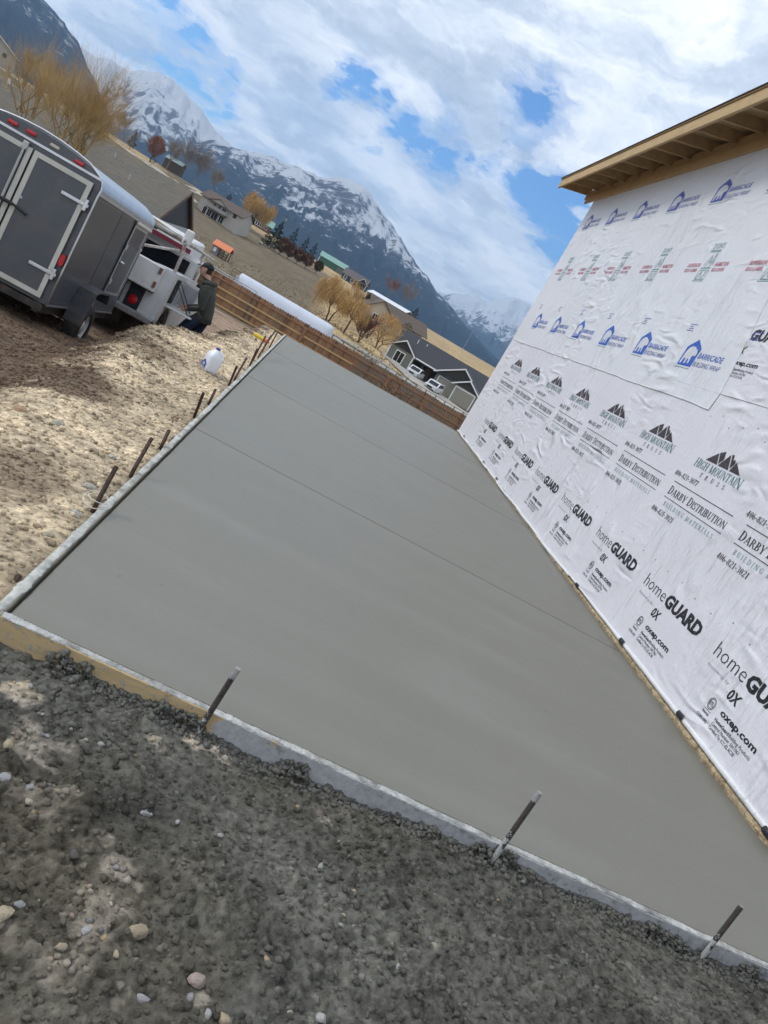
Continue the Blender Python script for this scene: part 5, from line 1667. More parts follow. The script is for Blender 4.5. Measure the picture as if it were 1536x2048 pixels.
for s in (1, -1):
    MB().lathe([(.0075, 0), (.0001, .004)], 8, 0, Matrix.Translation(HC + Q(.088, s * .032, .008)) @ Matrix.Rotation(-math.pi / 2, 4, 'Y')).build('eye', pm('eye_dark', (.02, .015, .012), .3, .1, 30, 0), person)

# ------------------------------------------------------------------ milk jug, bottle
JUGM = bpy.data.materials.new('jug_plastic'); JUGM.use_nodes = True
jt = NT(JUGM.node_tree); jb = jt.n['Principled BSDF']
jb.inputs['Base Color'].default_value = (.80, .84, .90, 1); jb.inputs['Roughness'].default_value = .35; jb.inputs['Subsurface Weight'].default_value = .3; jb.inputs['Subsurface Radius'].default_value = (.05, .05, .05); jb.inputs['Subsurface Scale'].default_value = .3
jn = jt.noise(jt.new('ShaderNodeTexCoord').outputs['Object'], 9, 3, .5); jc = jt.mix(jn, (.70, .76, .84, 1), (.86, .88, .92, 1)); jt.link(jc, jb.inputs['Base Color'])
jp = pol(-5.3, 9.25); jz = float(gz(jp.x, jp.y))
jug = thing('milk_jug', 'translucent plastic gallon jug with blue cap standing on the gravel', 'jug', (jp.x, jp.y, jz - .004), math.radians(32))
def sq(h, w, e, n=32):
    out = []
    for k in range(n):
        a = 2 * math.pi * k / n; c, s = math.cos(a), math.sin(a)
        out.append(Vector((w * math.copysign(abs(c) ** e, c), w * math.copysign(abs(s) ** e, s), h)))
    return out
prof = [(0, .066, .45), (.006, .076, .42), (.03, .081, .38), (.10, .082, .36), (.165, .081, .38), (.19, .077, .45), (.215, .064, .6), (.24, .045, .8), (.255, .030, 1), (.262, .0235, 1), (.270, .0235, 1), (.272, .025, 1)]
MB().loft([sq(h * 1.02, w, e) for h, w, e in prof]).build('jug_body', JUGM, jug, smooth=True)
MB().tube([(.018, -.018, .262), (.052, -.052, .245), (.070, -.070, .20), (.066, -.066, .155), (.052, -.052, .13)], [.012, .014, .014, .014, .012], 10).build('handle', JUGM, jug, smooth=True)
MB().lathe([(.0265, .270), (.0270, .272), (.0270, .288), (.0245, .292), (.0001, .292)], 24).build('cap', pm('cap_blue', (.06, .06, .30), .4, .1, 40, .1), jug, smooth=True)
lab = MB(); xl_ = -.0835
pent = [(-.056, .022), (.056, .022), (.062, .085), (.0, .125), (-.062, .085)]
lab.add([(xl_, y, z) for y, z in pent], [(0, 4, 3, 2, 1)], 0)
lab.add([(xl_ - .0008, y * .70, .050 + (z - .022) * .52) for y, z in pent], [(0, 4, 3, 2, 1)], 1)
lab.add([(xl_ - .0010, -.046, .028), (xl_ - .0010, .046, .028), (xl_ - .0010, .046, .039), (xl_ - .0010, -.046, .039)], [(0, 3, 2, 1)], 2)
for k in range(2):
    lab.add([(xl_ - .0014, -.028 + .006 * k, .062 + .013 * k), (xl_ - .0014, .030 - .006 * k, .062 + .013 * k), (xl_ - .0014, .030 - .006 * k, .069 + .013 * k), (xl_ - .0014, -.028 + .006 * k, .069 + .013 * k)], [(0, 3, 2, 1)], 2)
lab.build('label', [pm('label_blue', (.015, .025, .22), .4, .1, 30, 0), pm('label_sky', (.13, .20, .55), .4, .1, 30, 0), pm('label_white', (.7, .72, .78), .4, .1, 30, 0)], jug)
bp0 = px_ground(521, 679, .0)
bo = thing('marker_bottle', 'small yellow bottle with orange cap lying by the far stakes', 'bottle', (bp0[0], bp0[1], float(gz(*bp0)) + .035), math.radians(-10))
RX = Matrix.Rotation(math.pi / 2, 4, 'Y')
MB().lathe([(.001, -.15), (.032, -.145), (.035, -.13), (.035, .03), (.03, .05)], 16, 0, RX).build('bottle_body', pm('bottle_yellow', (.75, .55, .05), .4, .1, 30, .05), bo, smooth=True)
MB().lathe([(.034, .0501), (.036, .06), (.034, .12), (.018, .15), (.012, .165), (.001, .166)], 16, 0, RX).build('cap', pm('bottle_orange', (.80, .12, .05), .4, .1, 30, .05), bo, smooth=True)

# ------------------------------------------------------------------ fence
FA, FB_ = Vector((-15.0, 43.6, 0)), Vector((11.0, 39.9, 0))
fdir = (FB_ - FA).normalized(); flen = (FB_ - FA).length; fang = math.atan2(fdir.y, fdir.x)
PICK = [pm('cedar_picket_%d' % i, c, .8, .35, 6, .3, 30, stretch=(3, 3, .5), dirt=(.12, .09, .07), dirt_amt=.6, dirt_scale=4) for i, c in enumerate([(.26, .125, .06), (.155, .075, .042), (.22, .14, .08), (.17, .135, .11), (.32, .175, .09)])]
RAILG = pm('golden_rail_lumber', (.50, .33, .15), .7, .2, 4, .2, 30); RAILR = pm('red_brown_rail', (.27, .135, .075), .75, .25, 4, .2, 30); POSTM = pm('fence_post_wood', (.20, .10, .055), .8, .3, 4, .3, 30)
fence = thing('fence', 'brown wooden dog-eared picket fence with golden rails behind the slab', 'fence', (FA.x, FA.y, 0), fang)
FT = -1.20     # top of the pickets
pw = .14
poly = [(0, 0), (pw, 0), (pw, 1.62), (pw - .03, 1.66), (.03, 1.66), (0, 1.62)]
pick_me = [MB().prism(poly, .0, .018, 'y').mesh('picket', m_) for m_ in PICK]
rgf = np.random.default_rng(31)
npk = int(flen / (pw + .008))
for i in range(npk):
    x = i * (pw + .008)
    old = x > 17.6
    k = int(rgf.choice([0, 1, 4, 2], p=[.4, .25, .2, .15])) if not old else int(rgf.choice([3, 2, 1], p=[.6, .3, .1]))
    obj('picket', pick_me[k], fence, (x, float(rgf.normal(0, .003)), FT - 1.66 + float(rgf.normal(0, .012))))
for (dz, m_, nm) in ((.22, RAILR, 'top_rail'), (.62, RAILG, 'rail'), (1.02, RAILG, 'rail'), (1.42, RAILG, 'rail')):
    for a, b_ in ((0, 6.1), (6.11, 12.3), (12.31, 17.6), (17.61, flen)):
        MB().bbox(a, b_, -.045, -.006, FT - dz - .045, FT - dz + .045, .004).build(nm, m_ if (b_ < 18 or nm == 'top_rail') else RAILR, fence)
for i in range(int(flen / 2.44) + 1):
    MB().bbox(i * 2.44, i * 2.44 + .09, .019, .11, FT - 1.9, FT - .02, .005).build('post', POSTM, fence)
for i in (6, 8):
    MB().bbox(i * 2.44 - .07, i * 2.44 + .12, -.10, -.047, FT - 1.2, FT - .18, .006).build('brace_post', RAILR, fence)

# heap of dry weeds between the slab end and the fence
def weed_pile():
    rg = np.random.default_rng(8); V = []; F = []
    for k in range(3600):
        t = rg.uniform(0, 1); az = 3.5 + 7.0 * t
        D = 20.5 + rg.normal(0, .6) + 2.4 * t; h = .26 * math.sin(math.pi * min(max(t * .85 + .12, 0), 1)) + .06
        p = pol(az, D); p.z = float(-1.02 + .1 * t) + 0 * p.z + abs(rg.normal(0, h)) * 1.0
        d = Vector(rg.normal(0, 1, 3)); d.z *= .5; d.normalize(); L = rg.uniform(.08, .28); w = rg.uniform(.006, .014)
        s_ = d.cross(Vector(rg.normal(0, 1, 3))).normalized() * w
        b0 = len(V); m_ = p + d * L * .5 + Vector((0, 0, .04)); e_ = p + d * L
        V += [p - s_, p + s_, m_ + s_, m_ - s_, e_]; F += [(b0, b0 + 1, b0 + 2), (b0, b0 + 2, b0 + 3), (b0 + 3, b0 + 2, b0 + 4)]
    return np_mesh('weed_pile', np.array([tuple(v) for v in V]), np.array(F), pm('dry_weed', (.16, .105, .065), .9, .5, 8, 0))
tag(obj('weed_pile', weed_pile()), 'tangled heap of dry brown weeds behind the far slab edge', 'weeds')

# ------------------------------------------------------------------ long white tunnel, camper, flat trailer behind the fence
WPL = pm('white_cover_sheet', (.54, .58, .66), .85, .10, 1.2, .6, 2, bdist=.06, spec=.2)
a_, b_ = pol(-6.1, 76), pol(1.0, 74)
td = (b_ - a_); TLn = td.length; tz = elz(-3.05, 75) - 2.3
tun = thing('tunnel_cover', 'long white plastic-covered hoop tunnel standing behind the fence', 'tunnel', (a_.x, a_.y, tz), math.atan2(td.y, td.x))
arcT = [(1.25 * math.cos(t), 2.30 * math.sin(t) ** .8 if math.sin(t) > 0 else 0) for t in np.linspace(0, math.pi, 18)]
rings = []
for k in range(34):
    x = TLn * k / 33; e = 1.0
    if k >= 31: e = math.sqrt(max(1 - ((k - 30) / 4.0) ** 2, .05))
    sag = 1.0
    rings.append([Vector((x, y * (e * .5 + .5), z * sag * (.86 + .14 * e))) for y, z in arcT])
MB().loft(rings).build('cover', WPL, tun, smooth=True)
for k in range(3, 31, 9):
    x = TLn * k / 33
    MB().tube([(x, y * 1.0, z * 1.0) for y, z in arcT], .012, 5).build('hoop', pm('hoop_grey', (.55, .58, .64), .5, .1, 10, 0), tun, smooth=True)
MB().box(-.05, .0, -1.2, 1.2, .0, 2.0).build('end_panel', pm('tunnel_end', (.50, .50, .50), .6, .3, 5, .2), tun)
cp0 = pol(-13.6, 50)
cam_t = thing('camper_trailer', 'white travel trailer with maroon stripe parked behind the work truck', 'camper', (cp0.x, cp0.y, -2.9), math.radians(-4))
MB().bbox(0, 3.6, 0, 2.3, .5, 2.15, .12).build('body', TW, cam_t)
MB().box(.1, 3.5, -.006, -.001, 1.35, 1.62).build('stripe', pm('maroon_stripe', (.16, .012, .03), .5, .1, 10, 0), cam_t)
MB().bbox(.5, 1.3, -.012, -.002, 1.66, 2.0, .004).build('window', GLS, cam_t)
for x in (1.4, 2.1):
    make_wheel(cam_t, x, .25, .33, .33, .2, RIMW).rotation_euler = (0, 0, 0)
fp0 = pol(-11.2, 52); fl = thing('flat_trailer', 'grey flat deck trailer with side rails parked along the fence', 'trailer', (fp0.x, fp0.y, -2.75), math.radians(-7))
MB().box(0, 5.6, 0, 2.0, .55, .66).build('deck', pm('grey_deck', (.36, .36, .35), .7, .2, 5, .2), fl)
rl = MB()
for y in (.0, 2.0):
    rl.tube([(0, y, 1.02), (5.6, y, 1.02)], .03, 6)
    for k in range(6): rl.tube([(k * 1.12, y, .66), (k * 1.12, y, 1.02)], .025, 6)
rl.build('rail', GALV, fl)
for x in (2.4, 3.3):
    MB().lathe([(.05, -.12), (.36, -.12), (.38, 0), (.36, .12), (.05, .12)], 20, 0, Matrix.Translation((x, -.05, .38)) @ Matrix.Rotation(math.pi / 2, 4, 'X')).build('wheel', TYRE, fl, smooth=True)
for x in (1.0, 2.3):
    MB().bbox(x, x + .30, .3, .6, .67, 1.05, .05).build('fuel_drum', BLKP, fl)
MB().prism([(5.6, .55), (8.4, .62), (8.4, .70), (5.6, .66)], .7, 1.3, 'y').build('tongue', pm('pale_tongue', (.5, .47, .38), .7, .2, 5, .2), fl)
gp = pol(-6.8, 90); gz_ = float(gz(gp.x, gp.y, False))
gate = thing('metal_gate', 'small brown pipe gate leaning in the field beyond the white tunnel', 'gate', (gp.x, gp.y, gz_ - .05), math.radians(4))
for k in range(4): MB().tube([(0, 0, .25 + .3 * k), (3.2, 0, .25 + .3 * k)], .025, 6).build('bar', pm('brown_pipe', (.13, .09, .065), .7, .2, 10, 0), gate)
for k in range(4): MB().tube([(k * 1.06, 0, 0), (k * 1.06, 0, 1.2)], .03, 6).build('upright', pm('brown_pipe', (.13, .09, .065)), gate)

# ------------------------------------------------------------------ houses
def frame2(azL, DL, azR, DR, z):
    a, b = pol(azL, DL), pol(azR, DR); d = b - a
    return (a.x, a.y, z), math.atan2(d.y, d.x), math.hypot(d.x, d.y)


TRIMW = pm('white_trim', (.74, .75, .76), .5, .05, 10, .05)


def wall_block(root, x0, x1, y0, y1, h, mat, name='wall', z0=-1.2):
    return MB().box(x0, x1, y0, y1, z0, h).build(name, mat, root)


def gable_roof_x(root, x0, x1, y0, y1, h, rise, ov, mat, th=.14, name='roof'):
    """ridge along x"""
    ym = (y0 + y1) / 2; s = rise / ((y1 - y0) / 2)
    mb = MB()
    mb.prism([(y0 - ov, h - ov * s), (ym, h + rise), (ym, h + rise + th), (y0 - ov, h - ov * s + th)], x0 - ov, x1 + ov, 'x')
    mb.prism([(ym, h + rise), (y1 + ov, h - ov * s), (y1 + ov, h - ov * s + th), (ym, h + rise + th)], x0 - ov, x1 + ov, 'x')
    return mb.build(name, mat, root)


def gable_roof_y(root, x0, x1, y0, y1, h, rise, ov, mat, trim=None, th=.14, name='roof'):
    """ridge along y, gable faces the viewer"""
    xm = (x0 + x1) / 2; s = rise / ((x1 - x0) / 2)
    mb = MB()
    mb.prism([(x0 - ov, h - ov * s), (xm, h + rise), (xm, h + rise + th), (x0 - ov, h - ov * s + th)], y0 - ov, y1, 'y')
    mb.prism([(xm, h + rise), (x1 + ov, h - ov * s), (x1 + ov, h - ov * s + th), (xm, h + rise + th)], y0 - ov, y1, 'y')
    o = mb.build(name, mat, root)
    if trim:
        t = .15; mb = MB()
        mb.prism([(x0 - ov, h - ov * s - .06), (xm, h + rise - .06), (xm, h + rise + th + .02), (x0 - ov, h - ov * s + th + .02)], y0 - ov - .03, y0 - ov - .003, 'y')
        mb.prism([(xm, h + rise - .06), (x1 + ov, h - ov * s - .06), (x1 + ov, h - ov * s + th + .02), (xm, h + rise + th + .02)], y0 - ov - .03, y0 - ov - .003, 'y')
        mb.build('barge_board', trim, o)
    return o


def gable_wall(root, x0, x1, y, h, rise, mat, th=.1, name='gable'):
    MB().prism([(x0, h), (x1, h), ((x0 + x1) / 2, h + rise)], y, y + th, 'y').build(name, mat, root)


def window(root, x0, x1, z0, z1, y, frame=.10, mull=1):
    w = MB().box(x0, x1, y - .012, y - .003, z0, z1).build('window', GLS, root)
    f = MB()
    f.box(x0 - frame, x0, y - .05, y - .002, z0 - frame, z1 + frame).box(x1, x1 + frame, y - .05, y - .002, z0 - frame, z1 + frame)
    f.box(x0, x1, y - .05, y - .002, z1, z1 + frame).box(x0, x1, y - .05, y - .002, z0 - frame, z0)
    for k in range(mull):
        xm = x0 + (x1 - x0) * (k + 1) / (mull + 1)
        f.box(xm - .03, xm + .03, y - .04, y - .0125, z0, z1)
    f.build('window_frame', TRIMW, w)
    return w


# sage-green house with garages
SAGE = pm('sage_siding', (.165, .185, .165), .8, .06, 3, .3, 8, stretch=(1, 1, 6)); DSHK = pm('dark_shake', (.045, .045, .045), .85, .3, 4, .3); SLATE = pm('charcoal_shingle', (.036, .038, .046), .85, .25, 3, .4, 12); GDOOR = pm('taupe_garage_door', (.27, .26, .225), .6, .05, 3, .1)
loc, ang, LW = frame2(5.05, 118, 12.25, 114.5, -5.28)
h1 = thing('house', 'sage-green house with white trim, charcoal roof and two garage doors', 'house', loc, ang)
wall_block(h1, 0, 3.9, 0, 8, 2.55, SAGE); gable_wall(h1, 0, 3.9, -.0, 2.55, 1.35, DSHK, .3); gable_roof_y(h1, 0, 3.9, 0, 5.5, 2.55, 1.35, .35, SLATE, TRIMW)
wall_block(h1, 3.9, 7.9, 2.4, 9, 2.5, DSHK); MB().bbox(5.4, 5.7, .5, .8, -1, 2.4, .02).build('porch_post', DSHK, h1)
MB().box(5.75, 6.6, 2.36, 2.395, 0, 2.05).build('front_door', pm('entry_door', (.10, .07, .05), .6, .2, 5, .1), h1)
wall_block(h1, 7.9, 15.2, .5, 9, 2.4, SAGE)
gable_wall(h1, 7.7, 15.0, .45, 2.4, 2.2, DSHK, .3); gable_roof_y(h1, 7.7, 15.0, .45, 6, 2.4, 2.2, .35, SLATE, TRIMW)
wall_block(h1, 11.2, 15.1, -.9, .5, 2.3, SAGE); gable_wall(h1, 11.2, 15.1, -.95, 2.3, 1.25, DSHK, .3); gable_roof_y(h1, 11.2, 15.1, -.95, 1.5, 2.3, 1.25, .35, SLATE, TRIMW)
gable_roof_x(h1, 0, 16.2, .6, 9.6, 2.5, 2.6, .5, SLATE, .16)
MB().box(3.9, 7.9, .0, .06, 2.35, 2.55).build('eave_fascia', TRIMW, h1)
for (x0, x1, y, z1) in ((8.5, 11.05, .50, 2.0), (11.65, 14.65, -.90, 2.0)):
    g = MB().box(x0, x1, y - .03, y - .003, -.1, z1).build('garage_door', GDOOR, h1)
    MB().box(x0 - .14, x0, y - .07, y - .002, -.1, z1 + .14).box(x1, x1 + .14, y - .07, y - .002, -.1, z1 + .14).box(x0, x1, y - .07, y - .002, z1, z1 + .14).build('door_trim', TRIMW, g)
    ln = MB()
    for k in range(1, 4): ln.box(x0, x1, y - .034, y - .031, -.1 + k * (z1 + .1) / 4 - .012, -.1 + k * (z1 + .1) / 4 + .012)
    ln.build('panel_line', pm('panel_line_taupe', (.20, .19, .165), .6, .05, 3, 0), g)
window(h1, 1.25, 2.55, .62, 2.1, -.0, .13, 1)
for x in (0, 3.9): MB().box(x - .1, x + .1, -.05, -.002, -.3, 2.5).build('corner_board', TRIMW, h1)
for (x, y) in ((2.4, 3.4), (3.7, 4.0)): MB().tube([(x, y, 4.0), (x, y, 4.9)], .06, 6).build('roof_vent', TRIMW, h1)
drv = MB()
for k in range(14):
    pass
# tan house with brown roof
TAN = pm('tan_stucco', (.42, .37, .30), .9, .06, 3, .2); BRR = pm('brown_shingle', (.105, .082, .068), .9, .2, 2, .4, 8)
loc, ang, LW = frame2(2.35, 168, 6.95, 172, -3.1)
h2 = thing('house', 'tan house with long brown shingle roof behind the golden willows', 'house', loc, ang)
wall_block(h2, 0, 5.4, 0, 9, 3.0, TAN); gable_wall(h2, 0, 5.4, -.02, 3.0, 2.0, TAN, .3); gable_roof_y(h2, 0, 5.4, 0, 6, 3.0, 2.0, .5, BRR, TRIMW if False else BRR)
wall_block(h2, 5.4, 13.8, 1.5, 9, 2.9, TAN); gable_roof_x(h2, 1.0, 14.2, .8, 9.4, 2.9, 2.2, .5, BRR)
gable_wall(h2, 8.4, 11.4, 1.2, 2.7, 1.0, TAN, .3); gable_roof_y(h2, 8.4, 11.4, 1.2, 4, 2.7, 1.0, .3, BRR)
window(h2, 1.8, 2.9, .8, 2.0, 0); window(h2, 3.4, 4.4, 1.0, 2.2, 0); window(h2, 9.2, 10.6, .8, 2.0, 1.5); window(h2, 6.2, 7.2, .9, 2.0, 1.5)
# navy house
NAV = pm('navy_siding', (.035, .062, .082), .8, .06, 3, .2); GREYR = pm('grey_brown_shingle', (.11, .10, .10), .9, .2, 2, .3)
loc, ang, LW = frame2(-.20, 368, 1.66, 366, 1.2)
h3 = thing('house', 'dark blue house with white windows on the rise behind the willow', 'house', loc, ang)
wall_block(h3, 0, 7.5, 0, 8, 3.0, NAV); gable_roof_x(h3, 0, 11.6, 0, 8, 3.0, 2.6, .5, GREYR); wall_block(h3, 7.5, 11.6, 2, 8, 3.0, NAV)
gable_roof_y(h3, 7.6, 11.9, .2, 6, 3.0, 1.9, .4, GREYR, TRIMW); gable_wall(h3, 7.6, 11.9, 1.9, 3.0, 1.9, NAV)
for x in (1.7, 5.2): window(h3, x - .5, x + .5, .9, 2.5, 0, .2, 1)
for x in (7.5, 11.6): MB().box(x - .12, x + .12, .1, .34, -.2, 2.9).build('porch_post', TRIMW, h3)
# green metal building
GRN = pm('green_metal_wall', (.040, .115, .085), .6, .15, 3, .2, 10, stretch=(6, 6, 1)); GRR = pm('pale_green_metal_roof', (.17, .33, .28), .5, .1, 3, .2)
loc, ang, LW = frame2(-2.08, 420, -.12, 420, 2.2)
h4 = thing('barn', 'dark green metal shop with pale green roof beyond the shrubs', 'barn', loc, ang)
wall_block(h4, 0, 14.4, 0, 10, 4.0, GRN); gable_roof_x(h4, 0, 14.4, 0, 10, 4.0, 2.2, .5, GRR); gable_wall(h4, 0, 0.01, 0, 4, 0.01, GRN)
MB().box(-.2, .1, -.06, -.003, -.4, 4).build('corner_board', TRIMW, h4)
MB().box(10.2, 13.6, -.05, -.003, -.2, 3.2).build('shop_door', pm('weathered_door', (.13, .14, .12), .8, .4, 3, .2, stretch=(5, 5, 1)), h4)
# long pale shed roof
loc, ang, LW = frame2(1.9, 330, 5.15, 322, -1.2)
h5 = thing('shed', 'long low shed with bright white metal roof above the tan house', 'shed', loc, ang)
wall_block(h5, 0, 18.2, 0, 8, 3.6, pm('shed_brown', (.13, .10, .085), .8, .2, 3, .2)); MB().prism([(-.4, 3.65), (4.2, 5.0), (4.2, 5.1), (-.4, 3.75)], -.4, 18.6, 'x').build('roof', pm('white_metal_roof', (.62, .66, .72), .45, .12, 2, .1), h5)
MB().prism([(4.2, 5.0), (8.6, 3.6), (8.6, 3.7), (4.2, 5.1)], -.4, 18.6, 'x').build('roof', pm('white_metal_roof', (.62, .66, .72)), h5)
MB().box(-.4, 18.6, -.46, -.405, 3.45, 3.72).build('gutter', TRIMW, h5)
# two-storey beige house with deck
BEI = pm('beige_siding', (.40, .385, .35), .85, .06, 3, .2); BEIS = pm('beige_side', (.36, .36, .38), .85, .06, 3, .2)
loc, ang, LW = frame2(-10.55, 252, -7.66, 247, -2.45)
h6 = thing('house', 'two-storey beige house with brown roof and balcony across the field', 'house', loc, ang)
wall_block(h6, 0, 13.5, 0, 9, 4.75, BEI)
gable_roof_x(h6, 0, 13.5, 0, 9, 4.75, 2.1, .6, BRR); gable_wall(h6, 3.2, 9.0, -1.65, 4.6, 1.3, BEI, .2); gable_roof_y(h6, 3.2, 9.0, -1.6, 4, 4.6, 1.3, .5, BRR)
for y in (0, 9.): pass
MB().prism([(0, 4.75), (9, 4.75), (4.5, 6.85)], 13.3, 13.49, 'x').build('gable', BEI, h6); MB().prism([(0, 4.75), (9, 4.75), (4.5, 6.85)], .01, .2, 'x').build('gable', BEI, h6)
dk = MB().box(3.0, 9.2, -1.6, -.003, 2.35, 2.6).build('balcony', pm('deck_brown', (.12, .095, .08), .8, .2, 5, .2), h6)
MB().box(3.0, 9.2, -1.62, -1.58, 2.6, 3.5).build('railing', pm('railing_grey', (.30, .30, .29), .7, .2, 5, 0), dk)
for x in (3.05, 5.1, 7.2, 9.1): MB().box(x - .08, x + .08, -1.6, -1.44, -.4, 2.35).build('balcony_post', pm('post_dark', (.06, .055, .05), .8, .2, 5, 0), dk)
for (a, b2, z0, z1) in ((1.8, 2.9, .2, 2.2), (3.3, 4.4, .2, 2.1), (4.8, 6.6, .1, 2.1), (7.2, 8.5, .1, 2.1), (4.0, 4.8, 3.0, 4.3), (5.7, 6.5, 2.65, 4.5), (7.0, 8.2, 3.0, 4.3)): window(h6, a, b2, z0, z1, 0, .1, 1)
MB().box(10.6, 11.7, -.05, -.003, 3.3, 4.6).build('dark_shutter', pm('maroon_dark', (.05, .022, .03), .7, .2, 5, 0), h6)
# brown house with green roof beyond
loc, ang, LW = frame2(-7.1, 380, -5.75, 380, 1.7)
h7 = thing('house', 'brown house with a row of white windows and pale green roof', 'house', loc, ang)
wall_block(h7, 0, 9, 0, 8, 3.6, pm('chocolate_siding', (.15, .085, .055), .85, .1, 3, .2)); gable_roof_x(h7, .5, 9, 0, 8, 3.6, 2.2, .8, GRR); gable_wall(h7, .2, 5.6, -.8, 3.4, 1.8, pm('chocolate_siding', (.15, .085, .055)), .2); gable_roof_y(h7, .2, 5.6, -.8, 4, 3.4, 1.8, .4, BRR)
for k in range(5): window(h7, .8 + k * 1.0, 1.5 + k * 1.0, 1.4, 3.0, 0, .12, 0)
window(h7, 6.3, 7.2, 1.4, 2.6, 0, .12, 0)
# neighbour's grey roof close by
GR = pm('grey_asphalt_shingle', (.125, .118, .104), .95, .55, 9, .6, 26, bdist=.02, dirt=(.17, .14, .10), dirt_amt=.5, dirt_scale=.6)
t8 = NT(GR.node_tree); bs8 = [n_ for n_ in t8.n if n_.type == 'BSDF_PRINCIPLED'][0]
brk = t8.new('ShaderNodeTexBrick'); t8.link(t8.mapping(t8.new('ShaderNodeTexCoord').outputs['Object'], (1, 1, 1)), brk.inputs['Vector'])
brk.inputs['Scale'].default_value = 1.0; brk.inputs['Brick Width'].default_value = .45; brk.inputs['Row Height'].default_value = .15; brk.inputs['Mortar Size'].default_value = .02
brk.inputs['Color1'].default_value = (.88, .86, .82, 1); brk.inputs['Color2'].default_value = (1.12, 1.1, 1.05, 1); brk.inputs['Mortar'].default_value = (.78, .76, .73, 1)
old8 = bs8.inputs['Base Color'].links[0].from_socket
t8.link(t8.mix(1.0, old8, brk.outputs['Color'], 'MULTIPLY'), bs8.inputs['Base Color'])
h8 = thing('house', 'house with wide grey shingle roof and dark gable beyond the trailer', 'house', (-29, 53.7, -1.0), 0)
hb = MB(); x1 = 17.0; y0, y1 = 0.0, 11.7; rise = 2.42
hb.prism([(y0 - .1, -.06), (5.85, rise), (5.85, rise + .16), (y0 - .1, .10)], 0, x1 + .25, 'x'); hb.prism([(5.85, rise), (y1 + .1, -.06), (y1 + .1, .10), (5.85, rise + .16)], 0, x1 + .25, 'x')
r8 = hb.build('roof', GR, h8)
MB().prism([(y0 - .1, -.16), (5.85, rise - .10), (5.85, rise + .18), (y0 - .1, .12)], x1 + .253, x1 + .29, 'x').prism([(5.85, rise - .10), (y1 + .1, -.16), (y1 + .1, .12), (5.85, rise + .18)], x1 + .253, x1 + .29, 'x').build('barge_board', pm('brown_barge', (.10, .06, .045), .7, .2, 5, 0), r8)
MB().prism([(y0 + .3, .02), (y1 - .3, .02), (5.85, rise - .05)], x1 - .1, x1 + .02, 'x').build('gable', pm('charcoal_gable', (.035, .037, .043), .8, .2, 3, .2), h8)
MB().box(.3, x1 - .12, .3, y1 - .3, -3.2, .0).build('wall', pm('grey_wall', (.25, .25, .25), .85, .1, 3, .2), h8)
MB().box(x1 - .1, x1 + .05, .3, y1 - .3, -.35, .0).build('frieze', pm('pale_frieze', (.42, .43, .44), .7, .1, 3, 0), h8)
for (x, y) in ((9.5, 3.2), (12.2, 4.2), (14.0, 2.5)): MB().tube([(x, y, y * rise / 5.85 - .1), (x, y, y * rise / 5.85 + .5)], .06, 8).build('roof_vent', GALV, h8)
# grey-white house at the far left edge
loc, ang, LW = frame2(-26.5, 228, -22.75, 232, 4.0)
h9 = thing('house', 'pale grey house with dark roof at the upper left edge', 'house', loc, ang)
wall_block(h9, 0, 15.2, 0, 9, 3.2, pm('pale_grey_siding', (.36, .37, .38), .85, .08, 3, .2, stretch=(4, 4, 1)))
gable_roof_y(h9, 0, 15.2, 0, 10, 3.2, 3.6, .6, pm('dark_roof', (.04, .042, .046), .85, .2, 3, .2), TRIMW); gable_wall(h9, 0, 15.2, -.02, 3.2, 3.6, pm('pale_grey_siding', (.36, .37, .38)), .2)
MB().lathe([(.55, 0), (.55, .05)], 20, 0, Matrix.Translation((12.3, -.03, 2.6)) @ Matrix.Rotation(math.pi / 2, 4, 'X')).build('round_window', GLS, h9)
window(h9, 9.0, 10.2, .8, 2.2, 0)
# orange-roofed playhouse
pp = pol(-8.65, 124); pz = elz(-2.9, 125)
h10 = thing('playhouse', 'little wooden playhouse with bright orange roof in the field', 'playhouse', (pp.x, pp.y, pz), math.radians(-6))
PWD = pm('playhouse_wood', (.075, .06, .05), .85, .3, 4, .2)
MB().box(.1, 1.1, .1, 1.7, -.3, 1.5).build('cabin', pm('playhouse_grey', (.20, .21, .22), .8, .2, 4, .2), h10)
for (x, y) in ((1.2, .1), (1.85, .1), (2.5, .1), (2.5, 1.7), (1.2, 1.7)): MB().box(x, x + .12, y, y + .12, -.3, 1.45).build('post', PWD, h10)
MB().prism([(-.25, 1.35), (.95, 2.15), (.95, 2.23), (-.25, 1.43)], -.1, 2.75, 'x').prism([(.95, 2.15), (2.15, 1.35), (2.15, 1.43), (.95, 2.23)], -.1, 2.75, 'x').build('roof', pm('orange_roof', (.62, .20, .09), .6, .12, 3, .1), h10)
MB().box(1.2, 2.6, .05, .09, .5, .62).box(1.2, 2.6, .05, .09, .85, .95).build('railing', PWD, h10)
for k in range(7): MB().box(1.25 + k * .2, 1.31 + k * .2, .04, .0899, -.2, .85).build('slat', PWD, h10)
MB().box(.3, .75, .08, .098, .55, 1.15).build('window', TRIMW, h10)
